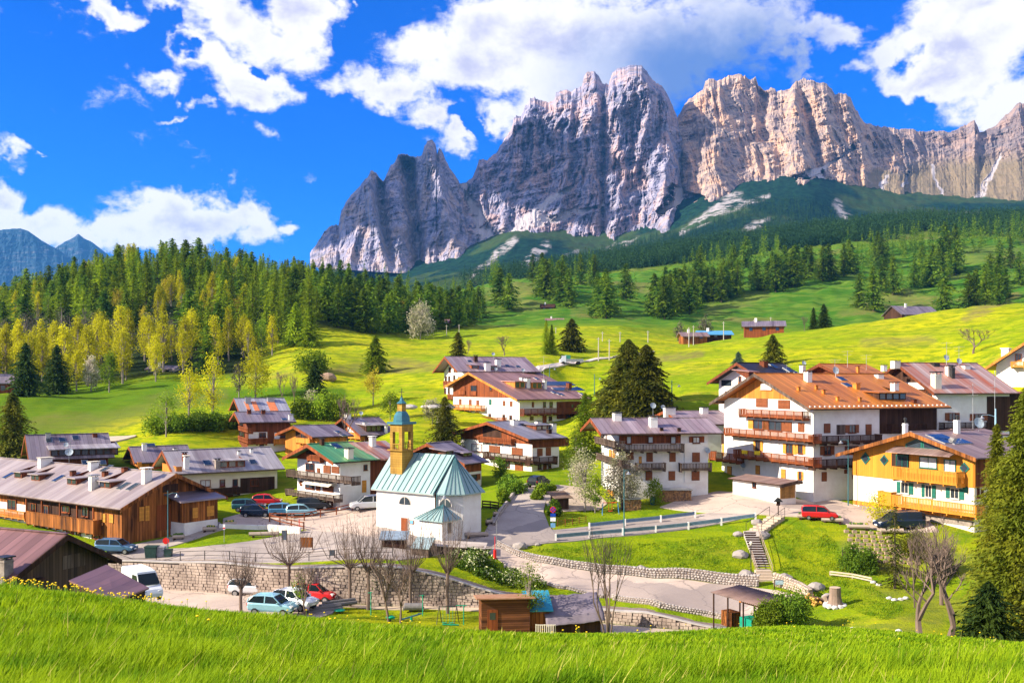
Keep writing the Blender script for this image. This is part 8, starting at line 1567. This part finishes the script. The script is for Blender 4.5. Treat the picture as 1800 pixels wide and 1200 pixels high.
cl = fbm(x*.9, d*.9, 3, 51); hh = .82*(.13+.30*np.clip(cl-.25, 0, 1))*np.interp(px, [0, 700, 1100], [1.15, 1.0, .85])*np.interp(d, [8, 22, 45], [1, .75, .5])
blades('grass', 'long fresh green meadow grass in the foreground', x, d, hh, np.maximum(.006, .0014*d), .42, gm_, 42)
sel = g.random(len(x)) < .012; blades('dry_grass', 'scattered straw coloured stalks among the foreground grass', x[sel], d[sel], hh[sel]*1.3, np.maximum(.005, .001*d[sel]), .4, mat('straw', (.30,.28,.06), .9), 43)
n = 90000; px = g.uniform(880, 1720, n); py = g.uniform(935, 1130, n); dd = np.interp(py, [935, 1010, 1060, 1130], [112.5, 101.5, 92, 80]); okm = strokes(px, py, [(920,972,1000,975,8,16),(1000,972,1300,965,18,26),(1300,965,1310,1000,20,12),(1040,990,1290,1000,8,10),(1370,950,1440,980,22,34),(1440,980,1470,1020,34,22),(1380,1000,1500,1050,12,22),(1500,1050,1560,1090,26,26)]) > .3; px, dd = px[okm], dd[okm]; x = (px-CX)/F*dd; cl = fbm(x*.7, dd*.7, 3, 61)
blades('bank_grass', 'tufty meadow grass on the steep banks beside the stairs', x, dd, .12+.5*np.clip(cl-.35, 0, 1), .06, .5, leafmat('bank grass blades', (.09,.19,.005), (.27,.36,.01), .4, 1.0, 0), 62)
n = 210; px = np.concatenate([g.uniform(-20, 290, 150), g.uniform(200, 760, 25), g.uniform(900, 1750, 35)]); d = np.interp(px, [0,255,460,840,1300,1800], [20.5,24,28,37,41,46])*g.uniform(.80, 1.01, n)*np.where(px > 300, g.uniform(.5, 1, n), 1); x = (px-CX)/F*d; z = ground(x, d); m = MB(); gs = MB()
for a, b, c_ in zip(x, d, z): h_ = random.uniform(.16, .27); ico(m, (a, b, c_+h_), .024, 1, 1, .5, rnd=.1); m.add([(a-.004, b, c_), (a+.004, b, c_), (a+.004, b, c_+h_), (a-.004, b, c_+h_)], [(0,1,2,3)], 1)
o = m.build('dandelions', [mat('dandelion yellow', (.85,.55,.01), .8), mat('stem', (.12,.22,.02), .8)]); tag(o, 'yellow dandelion flowers dotting the meadow crest', 'flowers', kind='stuff')
# ---------------------------------------------------------------- unseen clouds added up left of the view to shade the rock walls
cloudm = mat('cloud white', (.85,.85,.88), 1.0, 0.0, var=.02)
def cloud(label, cx, cy, cz, rx, ry, n, r, seed):
    rr = random.Random(seed); m = MB()
    for _ in range(n):
        a = rr.random()*6.283; q = rr.random()**.5; ico(m, (math.cos(a)*q*rx, math.sin(a)*q*ry, rr.uniform(-40, 60)), r*rr.uniform(.5, 1.2), 1, 1, .5, rnd=.12, sub=True)
    o = m.build('cloud', cloudm, smooth=True, recalc=False); o.location = (cx, cy, cz); return tag(o, kind='structure')
def shade(x, y, z, rx, ry, n, r, seed, alt=1500):
    t = (alt-z)/SUN.z; return cloud('', x+SUN.x*t, y+SUN.y*t, alt, rx, ry, n, r, seed)
shade(-330, 2900, 420, 240, 200, 26, 110, 1); shade(0, 2950, 620, 230, 200, 20, 95, 2); shade(230, 2900, 480, 110, 220, 10, 80, 5)
# ---------------------------------------------------------------- the air
HZ = 4.5e-5
ZLOW = min(float(Zg.min()), -70.0); bx_ = MB(); bx_.box(-9500, 9500, -60, 12500, ZLOW-1, 1260); hz = bx_.build('haze', bpy.data.materials.new('haze air')); tag(hz, kind='stuff'); hm = hz.data.materials[0]; hm.use_nodes = True; hn = hm.node_tree; hn.nodes.clear()
ho = hn.nodes.new('ShaderNodeOutputMaterial'); hv = hn.nodes.new('ShaderNodeVolumePrincipled'); hv.inputs['Color'].default_value = (.10, .42, 1, 1); hv.inputs['Density'].default_value = HZ; hv.inputs['Anisotropy'].default_value = .1; hn.links.new(hv.outputs[0], ho.inputs['Volume'])
